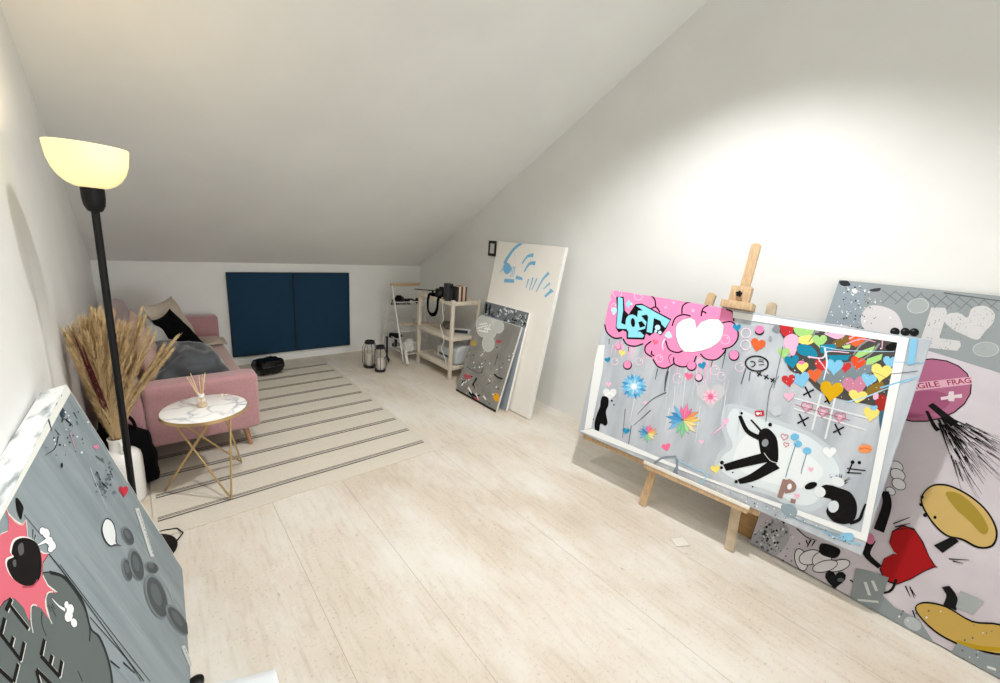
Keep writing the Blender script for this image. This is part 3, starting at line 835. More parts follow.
E106:1240.3 946.3 1.5 0.3 0.4 -1.9
E108:1126.7 636.2 2.7 0.9 0.8 -3.4
E14:1278.8 751.2 2.1 0.6 0.6 -2.7
E107:1333.5 907.1 2 0.5 0.6 -2.7
E107:1129.2 615.5 1.7 0.6 0.5 -2.1
E14:1316.3 829.3 1.1 0.3 0.3 -1.5
E107:1325 811.6 1.3 0.4 0.4 -1.7
E106:1154.9 644.3 2.2 0.7 0.7 -2.8
E14:1097.7 750.4 2.8 0.8 0.8 -3.4
E108:1285 771.9 1.7 0.5 0.5 -2.3
E107:1372.8 777.5 1.1 0.3 0.3 -1.5
E106:1350.9 826.9 2.1 0.6 0.6 -2.8
E107:1069.9 851.4 1.3 0.3 0.4 -1.6
E106:1064.3 762 1.6 0.4 0.5 -2
E107:1422.8 711.6 1.6 0.5 0.5 -2.2
E14:1222.2 681.5 1.3 0.4 0.4 -1.6
E107:1300.9 764.6 1.9 0.6 0.6 -2.5
E14:1099.8 888.9 1.9 0.4 0.5 -2.3
E108:1387.8 767.3 1.8 0.5 0.6 -2.5
E106:1406.7 756.2 1.7 0.5 0.5 -2.3
E106:1255.9 920.8 1.4 0.3 0.4 -1.9
E107:1084.2 654.6 2.8 0.9 0.8 -3.4
E108:1212.1 656.7 1.6 0.5 0.5 -2
E108:1439 803.5 1.3 0.4 0.4 -1.8
E108:1032.4 872.7 2.4 0.5 0.7 -2.9
E14:1365.4 790.3 1.7 0.5 0.5 -2.3
E108:1154.4 684.1 1.5 0.5 0.4 -1.9
E108:1076 848.3 2.3 0.6 0.7 -2.9
E106:1128.7 672.4 2.2 0.7 0.7 -2.8
E14:1066.6 719.5 2.1 0.6 0.6 -2.6
E108:1300.5 676.9 1.5 0.5 0.5 -2
E107:1298.5 954.2 2.3 0.5 0.7 -3.1
E14:1351.5 759.4 1.5 0.4 0.5 -2
E106:1436.1 744.1 1.5 0.5 0.5 -2.1
E106:1216.3 944.5 1.1 0.3 0.3 -1.5
E14:1395 784 1.5 0.4 0.5 -2.1
E108:1330.4 823.2 1.6 0.4 0.5 -2.2
E108:1172.2 806.1 2.4 0.6 0.7 -3
E108:1225.1 823.4 1.1 0.3 0.3 -1.5
E107:1190 844.6 2 0.5 0.6 -2.5
E108:1101 957.9 1.5 0.3 0.4 -1.9
E107:1104.5 789.6 1.5 0.4 0.4 -1.9
E106:1062.3 731.2 2.1 0.6 0.6 -2.5
E14:1115 737 1.9 0.5 0.6 -2.4
E106:1031.2 935.8 2 0.4 0.6 -2.4
E108:1077.9 686.5 1.6 0.5 0.5 -2
E14:1174.6 964.8 2.7 0.6 0.8 -3.4
E106:1140.1 825.2 1.4 0.4 0.4 -1.8
E107:1287.5 878.1 1.2 0.3 0.4 -1.6
E14:1351.3 913.1 2.4 0.6 0.7 -3.2
E108:1394 696.4 1.6 0.5 0.5 -2.3
E107:1044.8 820.3 3 0.8 0.9 -3.6
E107:1101.7 705.5 2.8 0.8 0.8 -3.5
E14:1106.3 707.5 1.2 0.4 0.3 -1.5
E14:1221.4 917.3 1.9 0.4 0.6 -2.4
E107:1170.7 618.2 1.9 0.6 0.6 -2.4
E108:1436.8 717.8 1 0.3 0.3 -1.3
E107:1356.4 798.1 1.5 0.4 0.5 -2.1
E107:1117.9 810.6 2 0.5 0.6 -2.5
E107:1288.1 726.6 1.6 0.5 0.5 -2.2
E108:1380.6 831.6 2.3 0.6 0.7 -3.1
S98:955 932 965 958 985 950 987 923 967 923
S98:1121 985 1136 996 1155 989 1151 969 1141 952
P93:911 854 912 860 920 869 933 869 944 857 944 841 934 826 921 814 913 803 912 799 910 804 902 815 888 830 877 846 877 862 888 872 901 870 910 860
E12:901.7 911.9 21.3 4.5 5 -20.8
E92:899.7 920.2 20.4 4.3 5 -20.8
K12:7.1 7.1 981 749 978 729 962 712 937 702 910 703 889 714 878 733 882 754 899 771 924 780 951 779 972 768 981 749
K12:4.9 4.9 899 743 906 747 914 747 920 743 923 736 922 728 917 722 910 719
K12:3.9 3.9 932 756 960 756
K12:3.9 3.9 935 764 955 767
K12:3.9 3.9 941 736 964 746
K12:5.8 5.8 941 696 968 685
K12:5.9 5.9 959 703 949 677
K12:5.8 5.8 975 689 1001 678
K12:5.8 5.8 992 696 983 671
K12:5.7 5.7 1007 682 1033 671
K12:5.7 5.7 1024 689 1015 664
K109:4.1 4.1 887 705 885 615
K109:4.0 4.0 912 690 917 641
K110:2.9 2.9 1040 704 1019 623 1041 456
K110:2.8 2.8 1021 859 1033 638
E111:958.3 884.1 7.7 1.7 3.4 -14.3
P112:1103 624 1103 628 1106 635 1114 638 1121 634 1124 623 1120 612 1114 600 1111 592 1111 589 1109 591 1103 597 1093 603 1084 610 1082 621 1087 630 1095 632 1101 627
S113:1043 522 1063 551 1092 540 1090 512 1066 503
K114:4.1 4.1 864 894 864 881 859 870 848 864 836 865 826 872 820 884 820 898 826 909 836 915 848 914 858 906 864 894
K114:4.1 4.1 878 831 878 817 872 806 862 800 850 801 840 808 833 820 833 834 839 845 850 851 861 850 872 843 878 831
P115:752 992 1460 999 1460 972 761 957
P115:1460 999 1530 71 1504 102 1427 987
P115:1530 71 14 10 101 61 810 54 1504 102
P115:46 29 -10 622 45 635 74 467 93 62
P116:1463 1000 1488 1001 1501 892 1480 882
K116:7.5 3.7 1419 758 1475 803 1524 840
K116:3.6 3.6 1437 884 1528 906
K117:3.0 3.0 1437 828 1484 849 1518 865
K118:11.0 11.0 553 11 594 65 665 103
P118:659 101 681 87 698 3 666 3 676 47
K119:6.6 6.6 794 77 813 81 830 76 840 62 841 44 833 25 818 10
K119:5.6 5.6 681 87 794 75
K120:7.5 4.7 1206 88 1254 43 1344 41 1450 51
S121:1200 74 1240 100 1269 75 1255 38 1223 38
S122:1440 57 1475 82 1488 57 1458 34
K122:7.0 7.0 1380 33 1461 36 1517 47
E119:1149 32.4 2.3 1.2 0.7 -2.8
E123:1357 50 1.5 0.8 0.5 -1.9
E119:1373.6 23.3 1.2 0.7 0.4 -1.6
E124:1021.6 8.4 1.6 0.8 0.5 -1.9
E124:1351.2 47.7 2.3 1.3 0.7 -3
E124:1418.3 28.8 2.7 1.6 0.8 -3.6
E123:1211.1 11.7 1.3 0.7 0.4 -1.6
E124:1032.9 30.9 2.1 1.1 0.6 -2.5
E125:1203.7 43.7 1.4 0.7 0.4 -1.7
E125:1005.4 18.2 1.5 0.7 0.4 -1.7
E125:1056.3 37.3 2.7 1.4 0.8 -3.2
E123:1189.6 19.4 2.4 1.3 0.7 -3
E125:1031.2 18 1.5 0.8 0.4 -1.8
E124:1420.9 29.7 1.3 0.7 0.4 -1.7
E123:1487.7 63.6 1.8 1.1 0.6 -2.6
E124:1055.8 18.4 3.2 1.6 0.9 -3.8
E123:1452.4 49.5 2.2 1.3 0.7 -3.1
E123:1404.8 29.7 2.2 1.3 0.7 -3
E125:1418.8 59.1 1.1 0.6 0.3 -1.5
E124:1105.4 34.4 1.8 0.9 0.5 -2.2
E123:1387.4 45.4 2.3 1.3 0.7 -3.1
E125:1299.9 48 2.8 1.6 0.9 -3.7
E125:937.2 21.7 1.7 0.8 0.5 -2
E125:1053.6 13.5 1.9 1 0.5 -2.2
E119:1056.1 5.5 2.6 1.4 0.8 -3.1
E125:1190.2 14.5 3.3 1.8 1 -4.1
E119:1227.5 35.1 2.5 1.3 0.7 -3.1
E124:913.5 32 1.8 0.9 0.5 -2
E123:1370.5 41.2 1.2 0.7 0.4 -1.7
E125:1222.6 23.1 1.8 1 0.5 -2.3
E123:1194.6 33.5 1.7 0.9 0.5 -2.1
E125:1400.4 58.8 1.6 0.9 0.5 -2.2
E124:1178.2 43.9 2.3 1.2 0.7 -2.9
E123:1424 25.2 2.9 1.7 0.9 -3.9
E123:1459.7 28.7 1.8 1.1 0.6 -2.5
E119:1489.9 46.6 2 1.2 0.6 -2.7
E123:1145.3 38.9 2.3 1.2 0.7 -2.9
E123:1463.6 36.6 2.7 1.6 0.9 -3.7
E124:1246.2 50.3 2.3 1.2 0.7 -2.9
E125:1264.3 16.9 1.2 0.7 0.4 -1.6
E119:1511.2 54.4 2.6 1.6 0.9 -3.7
E124:1149.5 30.1 1.8 1 0.5 -2.3
E123:1095.3 12 2.7 1.4 0.8 -3.3
E119:1418.6 51.4 1.5 0.9 0.5 -2.1
E119:1417.3 34.9 1.7 1 0.5 -2.3
E124:914.3 11.4 3.2 1.6 0.9 -3.7
E125:1479.2 29.4 2.3 1.4 0.7 -3.2
E119:1436.9 44.5 2.6 1.5 0.8 -3.5
E123:1265 56 1.3 0.7 0.4 -1.7
E124:1232.8 17.3 3.1 1.7 0.9 -3.9
E119:1216 38.7 2.6 1.4 0.8 -3.2
E124:1105.3 19.3 3.6 1.9 1 -4.3
E119:1269.5 24.5 2.1 1.2 0.6 -2.7
E123:1092.4 28.8 3.5 1.8 1 -4.3
E123:1002.4 38.4 1.5 0.8 0.4 -1.8
E125:1231.9 20.2 3.2 1.7 1 -4
E124:1304.5 45.5 2.4 1.3 0.7 -3.1
E125:975.3 30.6 3.2 1.6 0.9 -3.7
E124:1474.1 49.3 1.2 0.7 0.4 -1.6
E119:920.6 -0.8 3.9 2 1.1 -4.5'''
ART['big'] = '''
P126:-48 1578 802 1532 882 1160 649 1202 420 1242 -64 1327
P126:629 1537 1450 1537 1450 1062 629 1205
P127:1 1532 124 1523 148 1302 -8 1291
S128:159 1305 139 1367 159 1418 213 1423 266 1398 304 1336 309 1285 232 1256
E129:110.2 1301.3 3.1 0.7 1.1 -4
E130:106.1 1295.5 2.1 0.5 0.7 -2.8
E131:115.8 1297.1 2.9 0.6 1 -3.9
E132:221.4 1408.7 1.5 0.3 0.5 -2
E129:80.1 1495.4 4 0.6 1.4 -5.3
E132:248 1372.6 3 0.6 1.1 -4.2
E132:159.1 1335.9 3.7 0.8 1.3 -5
E132:74.5 1280.7 2.5 0.6 0.9 -3.3
E132:145.9 1456.4 1.7 0.3 0.6 -2.2
E129:99 1402 1.6 0.3 0.6 -2.2
E130:158.6 1295 2.9 0.7 1 -4
E132:66.7 1478.4 1.8 0.3 0.6 -2.3
E129:84.5 1360.7 3.7 0.7 1.3 -4.9
E129:47.7 1497.9 2.8 0.4 1 -3.7
E132:81.5 1421.8 2 0.4 0.7 -2.7
E129:99 1486 2.1 0.3 0.7 -2.7
E129:23.9 1359.8 1.3 0.2 0.4 -1.7
E129:172.4 1442.1 3.8 0.7 1.3 -5.2
E130:132.7 1299.1 1.5 0.3 0.5 -2
E130:169.7 1331.4 1.2 0.3 0.4 -1.7
E130:76 1327.2 2.6 0.5 0.9 -3.4
E130:172.4 1403.5 1.6 0.3 0.5 -2.1
E131:74 1332.8 3.9 0.8 1.4 -5.2
E129:138.4 1324.4 2 0.4 0.7 -2.7
E129:170.3 1454.2 1.5 0.3 0.5 -2.1
E132:13.3 1357.8 2.5 0.5 0.9 -3.2
E132:93.2 1512.8 3.5 0.5 1.2 -4.6
E131:117 1286 2.7 0.6 0.9 -3.6
E130:109.7 1391.2 2.1 0.4 0.7 -2.8
E129:89.2 1375.5 2.2 0.4 0.7 -2.8
E131:46.5 1433 3.3 0.6 1.1 -4.3
E131:119.2 1338.7 3.6 0.7 1.3 -4.8
E131:153 1297.5 1.7 0.4 0.6 -2.3
E129:76.6 1370.3 3.3 0.6 1.2 -4.4
E131:53.7 1442.8 2.6 0.4 0.9 -3.4
E129:161.5 1415.4 3.8 0.7 1.3 -5.2
E132:59.9 1363.3 2.5 0.5 0.9 -3.2
E131:98.8 1387 1.4 0.3 0.5 -1.8
E131:161.8 1298.4 2.6 0.6 0.9 -3.5
E130:39.9 1495.1 3.9 0.6 1.3 -5.1
E131:27 1334.2 1.3 0.3 0.5 -1.7
E131:138.2 1435.9 2.3 0.4 0.8 -3.1
E130:77.9 1305.3 1.7 0.4 0.6 -2.2
E131:138.9 1471.5 1.4 0.2 0.5 -1.8
E130:186.6 1481.6 1.9 0.3 0.7 -2.6
E131:77.4 1506.8 2.8 0.4 1 -3.7
E129:117.9 1322.6 2.4 0.5 0.8 -3.2
E132:22.8 1340.5 2.8 0.6 1 -3.6
E131:115 1486.6 2 0.3 0.7 -2.7
E129:71.4 1467.8 3 0.5 1 -3.9
E132:106.4 1435.3 2.6 0.4 0.9 -3.5
E130:139.4 1292.4 1.9 0.4 0.7 -2.6
E131:55.9 1407.2 2.5 0.4 0.9 -3.3
E132:118.7 1497 1.4 0.2 0.5 -1.9
E132:151.5 1450 2.1 0.3 0.7 -2.8
E132:73 1295.2 3.6 0.8 1.3 -4.7
E131:85.1 1376.5 1.8 0.3 0.6 -2.4
E132:142.4 1432 1.3 0.2 0.5 -1.8
E129:-2.2 1378.1 3 0.6 1 -3.9
E129:68.6 1492.2 3.6 0.5 1.2 -4.8
E131:147.3 1431.9 3.9 0.7 1.4 -5.2
E129:15 1344 1.9 0.4 0.7 -2.4
E131:51.4 1478.3 3.1 0.5 1.1 -4
E129:193.2 1449.3 2.3 0.4 0.8 -3.2
E130:95.6 1367.4 3.7 0.7 1.3 -4.9
E132:-10 1448.5 4.2 0.7 1.4 -5.3
E129:175.8 1436.6 2 0.4 0.7 -2.7
E131:191.1 1357.1 2.5 0.5 0.9 -3.4
E132:53 1310.1 2 0.4 0.7 -2.5
E129:159.3 1440.7 1.7 0.3 0.6 -2.2
E131:116.4 1356.2 3.3 0.6 1.1 -4.3
E131:125.7 1472.2 2.4 0.4 0.8 -3.3
E129:83.3 1348.3 3.6 0.7 1.2 -4.7
E129:82.6 1428 1.7 0.3 0.6 -2.3
E129:107.8 1391.1 3 0.6 1 -4
E132:52.3 1404.1 1.5 0.3 0.5 -1.9
E129:22.5 1501.6 2.1 0.3 0.7 -2.7
E130:116.5 1307.9 1.8 0.4 0.6 -2.4
E130:153.6 1444.6 3.2 0.6 1.1 -4.4
E130:-54.8 1466.4 2.4 0.4 0.8 -3
E129:74.7 1487.8 3.7 0.6 1.3 -4.9
E129:38.6 1393.1 3.8 0.7 1.3 -5
E129:55.8 1371 3.1 0.6 1.1 -4
E131:135.4 1358.2 2.8 0.6 1 -3.8
E130:77 1436.9 3.6 0.6 1.3 -4.8
E131:83.6 1336.8 3.9 0.8 1.3 -5.1
E130:65.2 1329.3 2.6 0.5 0.9 -3.4
E129:137.7 1390.2 2 0.4 0.7 -2.7
E131:151.4 1358.8 2.7 0.5 0.9 -3.6
E130:178 1454.8 1.6 0.3 0.6 -2.2
E131:74.2 1416.2 1.5 0.3 0.5 -2
E130:98.7 1504 3.2 0.5 1.1 -4.3
E132:118.9 1491.9 3.8 0.6 1.3 -5.1
E131:186.8 1330 2.2 0.5 0.8 -3
E131:129.7 1447.9 1.5 0.3 0.5 -2
E130:146.8 1302.9 2.2 0.5 0.8 -3
E131:143.4 1364.5 2.8 0.5 1 -3.7
E129:142.6 1404.3 3 0.6 1.1 -4.1
E131:96.9 1434.5 3.8 0.6 1.3 -5
E129:119 1496.7 3.3 0.5 1.1 -4.4
E131:141.1 1295.4 3.5 0.8 1.2 -4.6
E132:136.7 1489.3 3 0.5 1.1 -4.1
E130:90.6 1427.6 3.3 0.6 1.2 -4.4
E130:161.8 1409.4 3.8 0.7 1.3 -5.2
E130:54.2 1445.3 1.7 0.3 0.6 -2.2
E130:94.9 1508.9 3 0.4 1.1 -4
E129:125 1402.4 3.6 0.7 1.2 -4.8
E131:195.2 1364.3 1.8 0.4 0.6 -2.5
E131:89.2 1286.1 1.8 0.4 0.6 -2.4
E132:38.6 1470.1 2.7 0.4 0.9 -3.5
E129:105.8 1389.6 1.9 0.4 0.7 -2.6
E132:52.5 1489.5 3.8 0.6 1.3 -5
E130:84.3 1495.2 3.3 0.5 1.1 -4.3
E130:112.7 1388.9 1.9 0.4 0.7 -2.6
E130:91.4 1449.2 1.7 0.3 0.6 -2.3
E131:74.5 1505.6 3.6 0.5 1.3 -4.8
E132:78.6 1463.8 3.5 0.6 1.2 -4.7
E131:113.1 1414.3 3 0.5 1 -4
E129:41.7 1507.3 1.9 0.3 0.7 -2.5
E132:113.1 1421.2 2.3 0.4 0.8 -3.1
S133:67 1487 75 1498 91 1488 83 1472
S134:2 1528 35 1536 54 1513 21 1506
S135:137 1502 174 1517 174 1500 148 1493
K136:3.5 3.5 184 1507 251 1459
K136:3.6 3.6 237 1515 201 1439
K136:3.4 3.4 232 1508 297 1460
K136:3.5 3.5 283 1516 249 1441
K136:3.4 3.4 279 1509 341 1462
K136:3.5 3.5 328 1517 295 1443
K136:3.3 3.3 324 1510 385 1463
K136:3.4 3.4 372 1517 340 1445
K136:3.2 3.2 368 1511 427 1465
K136:3.3 3.3 414 1518 383 1447
K136:3.1 3.1 410 1511 467 1466
K136:3.2 3.2 455 1519 425 1449
K136:3.1 3.1 451 1512 506 1468
K136:3.1 3.1 494 1519 466 1450
K136:3.0 3.0 491 1513 545 1469
K136:3.1 3.1 533 1520 505 1452
K136:2.9 2.9 529 1513 582 1470
K136:3.0 3.0 570 1520 543 1453
E137:331.1 1448.6 33.3 13.4 11.8 -33.8
K138:3.4 3.4 364 1462 366 1444 358 1426 343 1415 324 1412 308 1420 297 1435 296 1454 304 1471 319 1483 338 1485 354 1477 364 1462
E137:585.9 1293.9 34.8 9.1 7.5 -32.3
K139:3.0 3.0 621 1303 620 1286 610 1271 593 1262 575 1261 559 1269 550 1284 551 1302 562 1317 578 1326 597 1326 612 1318 621 1303
P140:377 1449 422 1455 433 1433 435 1350 437 1310 504 1312 511 1289 505 1265 409 1256 380 1289
S140:431 1395 437 1428 470 1440 500 1423 504 1468 538 1486 572 1460 579 1416 565 1370 553 1330 509 1342 466 1362
E141:564.2 1461.8 0.9 0.2 0.3 -1.4
E126:391.9 1367.7 1 0.2 0.3 -1.4
E141:474.7 1364.3 1.8 0.4 0.7 -2.8
E126:477.1 1286.1 1.3 0.3 0.5 -2
E126:525.6 1318 1.1 0.3 0.4 -1.8
E141:480.3 1411.4 1.8 0.4 0.6 -2.7
E126:408.8 1347.8 1.3 0.3 0.5 -2
E126:426.3 1350.3 0.7 0.2 0.3 -1.1
E141:404.7 1287.7 1.7 0.4 0.6 -2.4
E141:355.8 1441 0.8 0.1 0.3 -1.1
E126:484.6 1372.7 1 0.2 0.4 -1.6
E126:455.3 1297.3 1.6 0.4 0.6 -2.4
E126:537.1 1418.2 1.1 0.2 0.4 -1.7
E141:497.4 1449.1 0.9 0.2 0.3 -1.4
E141:405 1373.6 1.6 0.3 0.6 -2.4
E141:389.7 1417.8 1.1 0.2 0.4 -1.6
E126:556.5 1382.5 1 0.2 0.4 -1.6
E141:464.7 1448.5 1 0.2 0.4 -1.6
E126:538.8 1393.8 1.7 0.4 0.6 -2.6
E141:445.3 1363.8 1.6 0.4 0.6 -2.4
E126:521.6 1435.5 0.9 0.2 0.3 -1.4
E141:475.8 1382.8 1.5 0.3 0.5 -2.3
E141:511.9 1342.1 0.7 0.2 0.2 -1
E126:457.8 1386.1 1.4 0.3 0.5 -2.2
E126:565.6 1396.1 1.1 0.2 0.4 -1.7
E141:494.3 1395.6 1.1 0.2 0.4 -1.6
E141:543.8 1402.7 1 0.2 0.4 -1.6
E141:472.7 1439.4 1.6 0.3 0.6 -2.4
E141:377.4 1363.1 1.5 0.3 0.5 -2.2
E126:461.9 1368.1 1.3 0.3 0.5 -2
E126:506.1 1378.6 1.3 0.3 0.5 -2
E126:387.8 1447.2 1.6 0.3 0.6 -2.3
E141:559.8 1464.3 1 0.2 0.4 -1.6
E126:468.9 1443.2 0.9 0.2 0.3 -1.3
E126:570.8 1378.2 1.1 0.2 0.4 -1.7
E141:568.2 1454.1 1.3 0.3 0.5 -2
E126:489.1 1344.2 0.6 0.2 0.2 -1
E126:498.3 1353.5 1.3 0.3 0.5 -2
E126:404.4 1429.6 0.9 0.2 0.3 -1.4
E141:476.8 1294.9 1 0.3 0.4 -1.6
E126:514.8 1456.8 1.5 0.3 0.6 -2.4
E141:538.9 1438.6 0.6 0.1 0.2 -0.9
E126:527.9 1315.4 0.8 0.2 0.3 -1.2
E141:440.4 1341.3 1.1 0.2 0.4 -1.6
E126:431.9 1389 0.9 0.2 0.3 -1.3
E126:522.4 1321 0.9 0.2 0.3 -1.4
E126:486 1390.2 1.6 0.3 0.6 -2.5
E126:487 1379.1 1 0.2 0.4 -1.6
E141:390.9 1364.2 1.6 0.3 0.6 -2.4
E126:556.4 1329.8 1.5 0.4 0.5 -2.3
E126:489.1 1445.8 1 0.2 0.4 -1.5
E126:492.2 1426 1.6 0.3 0.6 -2.4
E141:486.6 1456.2 1.3 0.2 0.5 -2
E141:376.3 1356.7 2 0.4 0.7 -2.9
E141:388.4 1451.7 1.1 0.2 0.4 -1.7
E141:546.2 1426.2 0.8 0.2 0.3 -1.3
E141:474.3 1371.9 1.5 0.3 0.6 -2.3
E126:564.3 1419.7 1.2 0.3 0.4 -1.9
E126:356 1430.3 1 0.2 0.4 -1.4
E126:497.7 1339.5 1.5 0.4 0.5 -2.3
E126:569.1 1423.9 0.6 0.1 0.2 -0.9
E126:416.1 1388 1.4 0.3 0.5 -2.1
E141:566.9 1452.4 1.2 0.2 0.4 -1.8
E126:451 1364.3 1.2 0.3 0.4 -1.8
E141:477 1336.1 0.8 0.2 0.3 -1.1
E126:545.1 1349.4 0.7 0.2 0.3 -1.1
E141:385.3 1381.7 0.7 0.2 0.3 -1.1
E141:453.8 1438.8 1.5 0.3 0.6 -2.3
E141:444.3 1371 1 0.2 0.4 -1.5
E141:467.1 1272 1.5 0.4 0.5 -2.3
E141:492.2 1467.9 1.1 0.2 0.4 -1.8
E126:518.6 1406.4 1.1 0.2 0.4 -1.7
E141:483.4 1344.2 1 0.2 0.4 -1.5
E141:491.6 1455.1 1.3 0.2 0.5 -2
E126:462.8 1301.2 1.8 0.4 0.6 -2.7
E126:481.8 1410.2 1.5 0.3 0.6 -2.3
E126:407.1 1377.9 1.2 0.2 0.4 -1.7
E141:439.8 1367.9 1.3 0.3 0.5 -1.9
E141:567.7 1304.5 0.6 0.2 0.2 -0.9
E126:529.3 1390.4 1.4 0.3 0.5 -2.1
E126:504.8 1307.8 1.7 0.4 0.6 -2.6
E141:502.2 1323.5 1.5 0.4 0.5 -2.3
E126:576.2 1291.6 1.4 0.4 0.5 -2.1
E126:560.1 1329.9 0.8 0.2 0.3 -1.2
E141:565.3 1344.6 1.6 0.4 0.6 -2.6
E141:456 1261.6 1.4 0.4 0.5 -2.1
E126:436 1321.8 1.1 0.3 0.4 -1.7
E126:418.4 1350.5 1.1 0.2 0.4 -1.6
E141:446.2 1339.8 1.4 0.3 0.5 -2.2
E126:527.6 1442.1 1.3 0.2 0.5 -2
E126:466.1 1265.8 0.9 0.2 0.3 -1.4
E141:397.5 1446.2 0.8 0.1 0.3 -1.1
E126:535.4 1443.5 1 0.2 0.4 -1.5
E141:406.5 1379.5 1.3 0.3 0.5 -1.9
E126:487.4 1361.6 1.3 0.3 0.5 -2
E126:512.6 1411.1 1.3 0.3 0.5 -2
E126:465.1 1306.3 1.1 0.3 0.4 -1.7
E126:482 1333.7 1.2 0.3 0.4 -1.8
E141:441.1 1457 1.6 0.3 0.6 -2.4
E126:413 1265.6 1.1 0.3 0.4 -1.7
E141:399 1252.6 1.2 0.3 0.4 -1.7
E126:393.8 1308.8 1 0.2 0.4 -1.5
E141:388.9 1361.2 1.9 0.4 0.7 -2.8
E126:435.2 1273.5 1.2 0.3 0.4 -1.7
E126:366.2 1398.5 2 0.4 0.7 -2.9
E126:447.8 1267.8 1.5 0.4 0.5 -2.3
E126:422.5 1425.3 1.6 0.3 0.6 -2.4
E126:412.9 1423.9 0.8 0.2 0.3 -1.2
E141:580.3 1296.3 1.2 0.3 0.4 -1.9
E141:547.2 1394 1.5 0.3 0.5 -2.3
E126:452.4 1411.4 1.4 0.3 0.5 -2
E126:389.5 1373.2 1.8 0.4 0.6 -2.7
E141:511.1 1402.2 0.9 0.2 0.3 -1.4
E141:561.9 1346.8 1.3 0.3 0.5 -2.1
E126:524.6 1446.4 0.7 0.1 0.2 -1.1
E141:574.1 1423.3 1.5 0.3 0.5 -2.4
E141:516.9 1437 1.1 0.2 0.4 -1.7
E126:555.8 1354.7 0.9 0.2 0.3 -1.3
E126:548.9 1429.6 1.6 0.3 0.6 -2.6
E126:413.1 1301.7 1.9 0.5 0.7 -2.8
E126:397.4 1270.2 1.8 0.4 0.6 -2.6
E126:589.6 1328.4 1.6 0.4 0.6 -2.6
E141:437 1387.6 0.8 0.2 0.3 -1.2
E141:553.1 1448.2 1.5 0.3 0.5 -2.3
E126:508.8 1421.9 1.4 0.3 0.5 -2.2
E126:514.7 1318.7 0.8 0.2 0.3 -1.3
E141:475.7 1267.4 1.7 0.4 0.6 -2.6
E126:493 1384.1 1.1 0.2 0.4 -1.7
E141:455.8 1402.9 1.4 0.3 0.5 -2.1
E126:554.7 1391.3 1.4 0.3 0.5 -2.2
E126:481.3 1321.1 0.7 0.2 0.3 -1.1
E126:428.9 1348 1.5 0.3 0.5 -2.2
E141:438.3 1321.4 1.7 0.4 0.6 -2.6
E126:364.9 1431.7 0.9 0.2 0.3 -1.3
E126:516.6 1345 1 0.2 0.4 -1.6
E126:471.9 1449.8 1.2 0.2 0.4 -1.9
E126:360.5 1424.8 1.2 0.2 0.4 -1.7
E126:577.3 1334.6 0.7 0.2 0.2 -1.1
E141:400.7 1303.7 1.8 0.4 0.6 -2.6
E141:400.5 1415.8 0.8 0.1 0.3 -1.1
E126:488.2 1337.3 0.9 0.2 0.3 -1.4
E141:476.3 1386.2 1.7 0.4 0.6 -2.6
E141:416.7 1394.9 1.8 0.4 0.6 -2.7
E141:497.6 1440 1.2 0.2 0.4 -1.8
E126:527.5 1430.6 0.8 0.2 0.3 -1.2
E126:426.6 1261.3 0.9 0.2 0.3 -1.4
E126:559.5 1299.4 1.1 0.3 0.4 -1.7
E126:472.2 1419.4 1.7 0.3 0.6 -2.6
E126:514.6 1354.3 1.4 0.3 0.5 -2.1
E126:562.5 1380.7 1.1 0.3 0.4 -1.8
E141:575 1312 0.6 0.2 0.2 -1
E126:475.1 1299 1.7 0.4 0.6 -2.6
E126:391.2 1436.4 1.7 0.3 0.6 -2.5
E141:405.6 1387.8 1.8 0.4 0.7 -2.7
E126:467.5 1280.3 0.7 0.2 0.3 -1.1
E126:579.2 1331.1 1.2 0.3 0.4 -1.9
E126:372.4 1373.5 0.9 0.2 0.3 -1.3
E141:418.9 1278.9 1.5 0.4 0.5 -2.1
E141:454.7 1462.6 1.2 0.2 0.4 -1.8
E126:544.7 1470.7 1.6 0.3 0.6 -2.5
E142:283.1 1306.3 17.1 3.9 5.1 -20.1
E143:277.2 1311.3 5.7 1.3 1 -4
E142:318.7 1313.4 16.7 3.8 4.9 -19.9
E143:312.8 1319.4 5.6 1.3 1 -4
E142:349.6 1318.4 16.3 3.7 4.9 -19.6
E143:343.3 1326.3 5.5 1.2 1 -3.9
K144:5.9 2.9 400 1525 580 1515
E55:442.5 1054.2 139.2 80 49 -138.8
E145:442.5 1054.2 136 78.2 47.1 -133.7
E146:436.3 982.1 102.4 61.6 20.2 -56.7
P147:268 968 412 1081 575 1163 583 1130 436 1052 278 929
T148:25.5 369 1026 493 1090 FRAGILE
T148:23.4 514 1102 581 1136 FRAG
P149:506 1041 527 1055 525 1076 539 1081 543 1065 565 1078 569 1061 548 1052 550 1037 534 1033 530 1041 511 1029
K55:22.9 30.0 483 999 533 966 577 938
K55:10.7 17.8 479 965 517 908 536 891
K55:3.4 0.7 649 881 661 874 673 868
K55:1.0 0.7 584 870 605 843 626 816
K55:1.9 0.7 618 878 631 869 644 861
K55:1.4 0.7 626 783 651 749 675 716
K55:3.6 0.6 667 898 691 886 715 873
K55:0.9 0.6 659 888 704 860 747 832
K55:2.7 0.7 618 845 635 827 652 809
K55:4.5 0.7 590 864 625 820 659 778
K55:5.6 0.7 606 916 632 905 657 895
K55:0.9 0.7 615 814 631 786 646 760
K55:2.1 0.7 607 903 642 872 676 841
K55:2.5 0.7 631 875 661 846 691 818
K55:1.9 0.7 648 832 665 819 682 806
K55:0.8 0.7 661 729 689 692 717 655
K55:1.8 0.7 624 782 633 769 641 756
K55:0.3 0.7 652 767 671 737 691 707
K55:0.9 0.6 686 851 711 831 735 811
K55:2.7 0.7 630 828 641 812 652 797
K55:1.1 0.7 648 737 678 697 708 658
K55:2.8 0.7 538 952 583 925 626 900
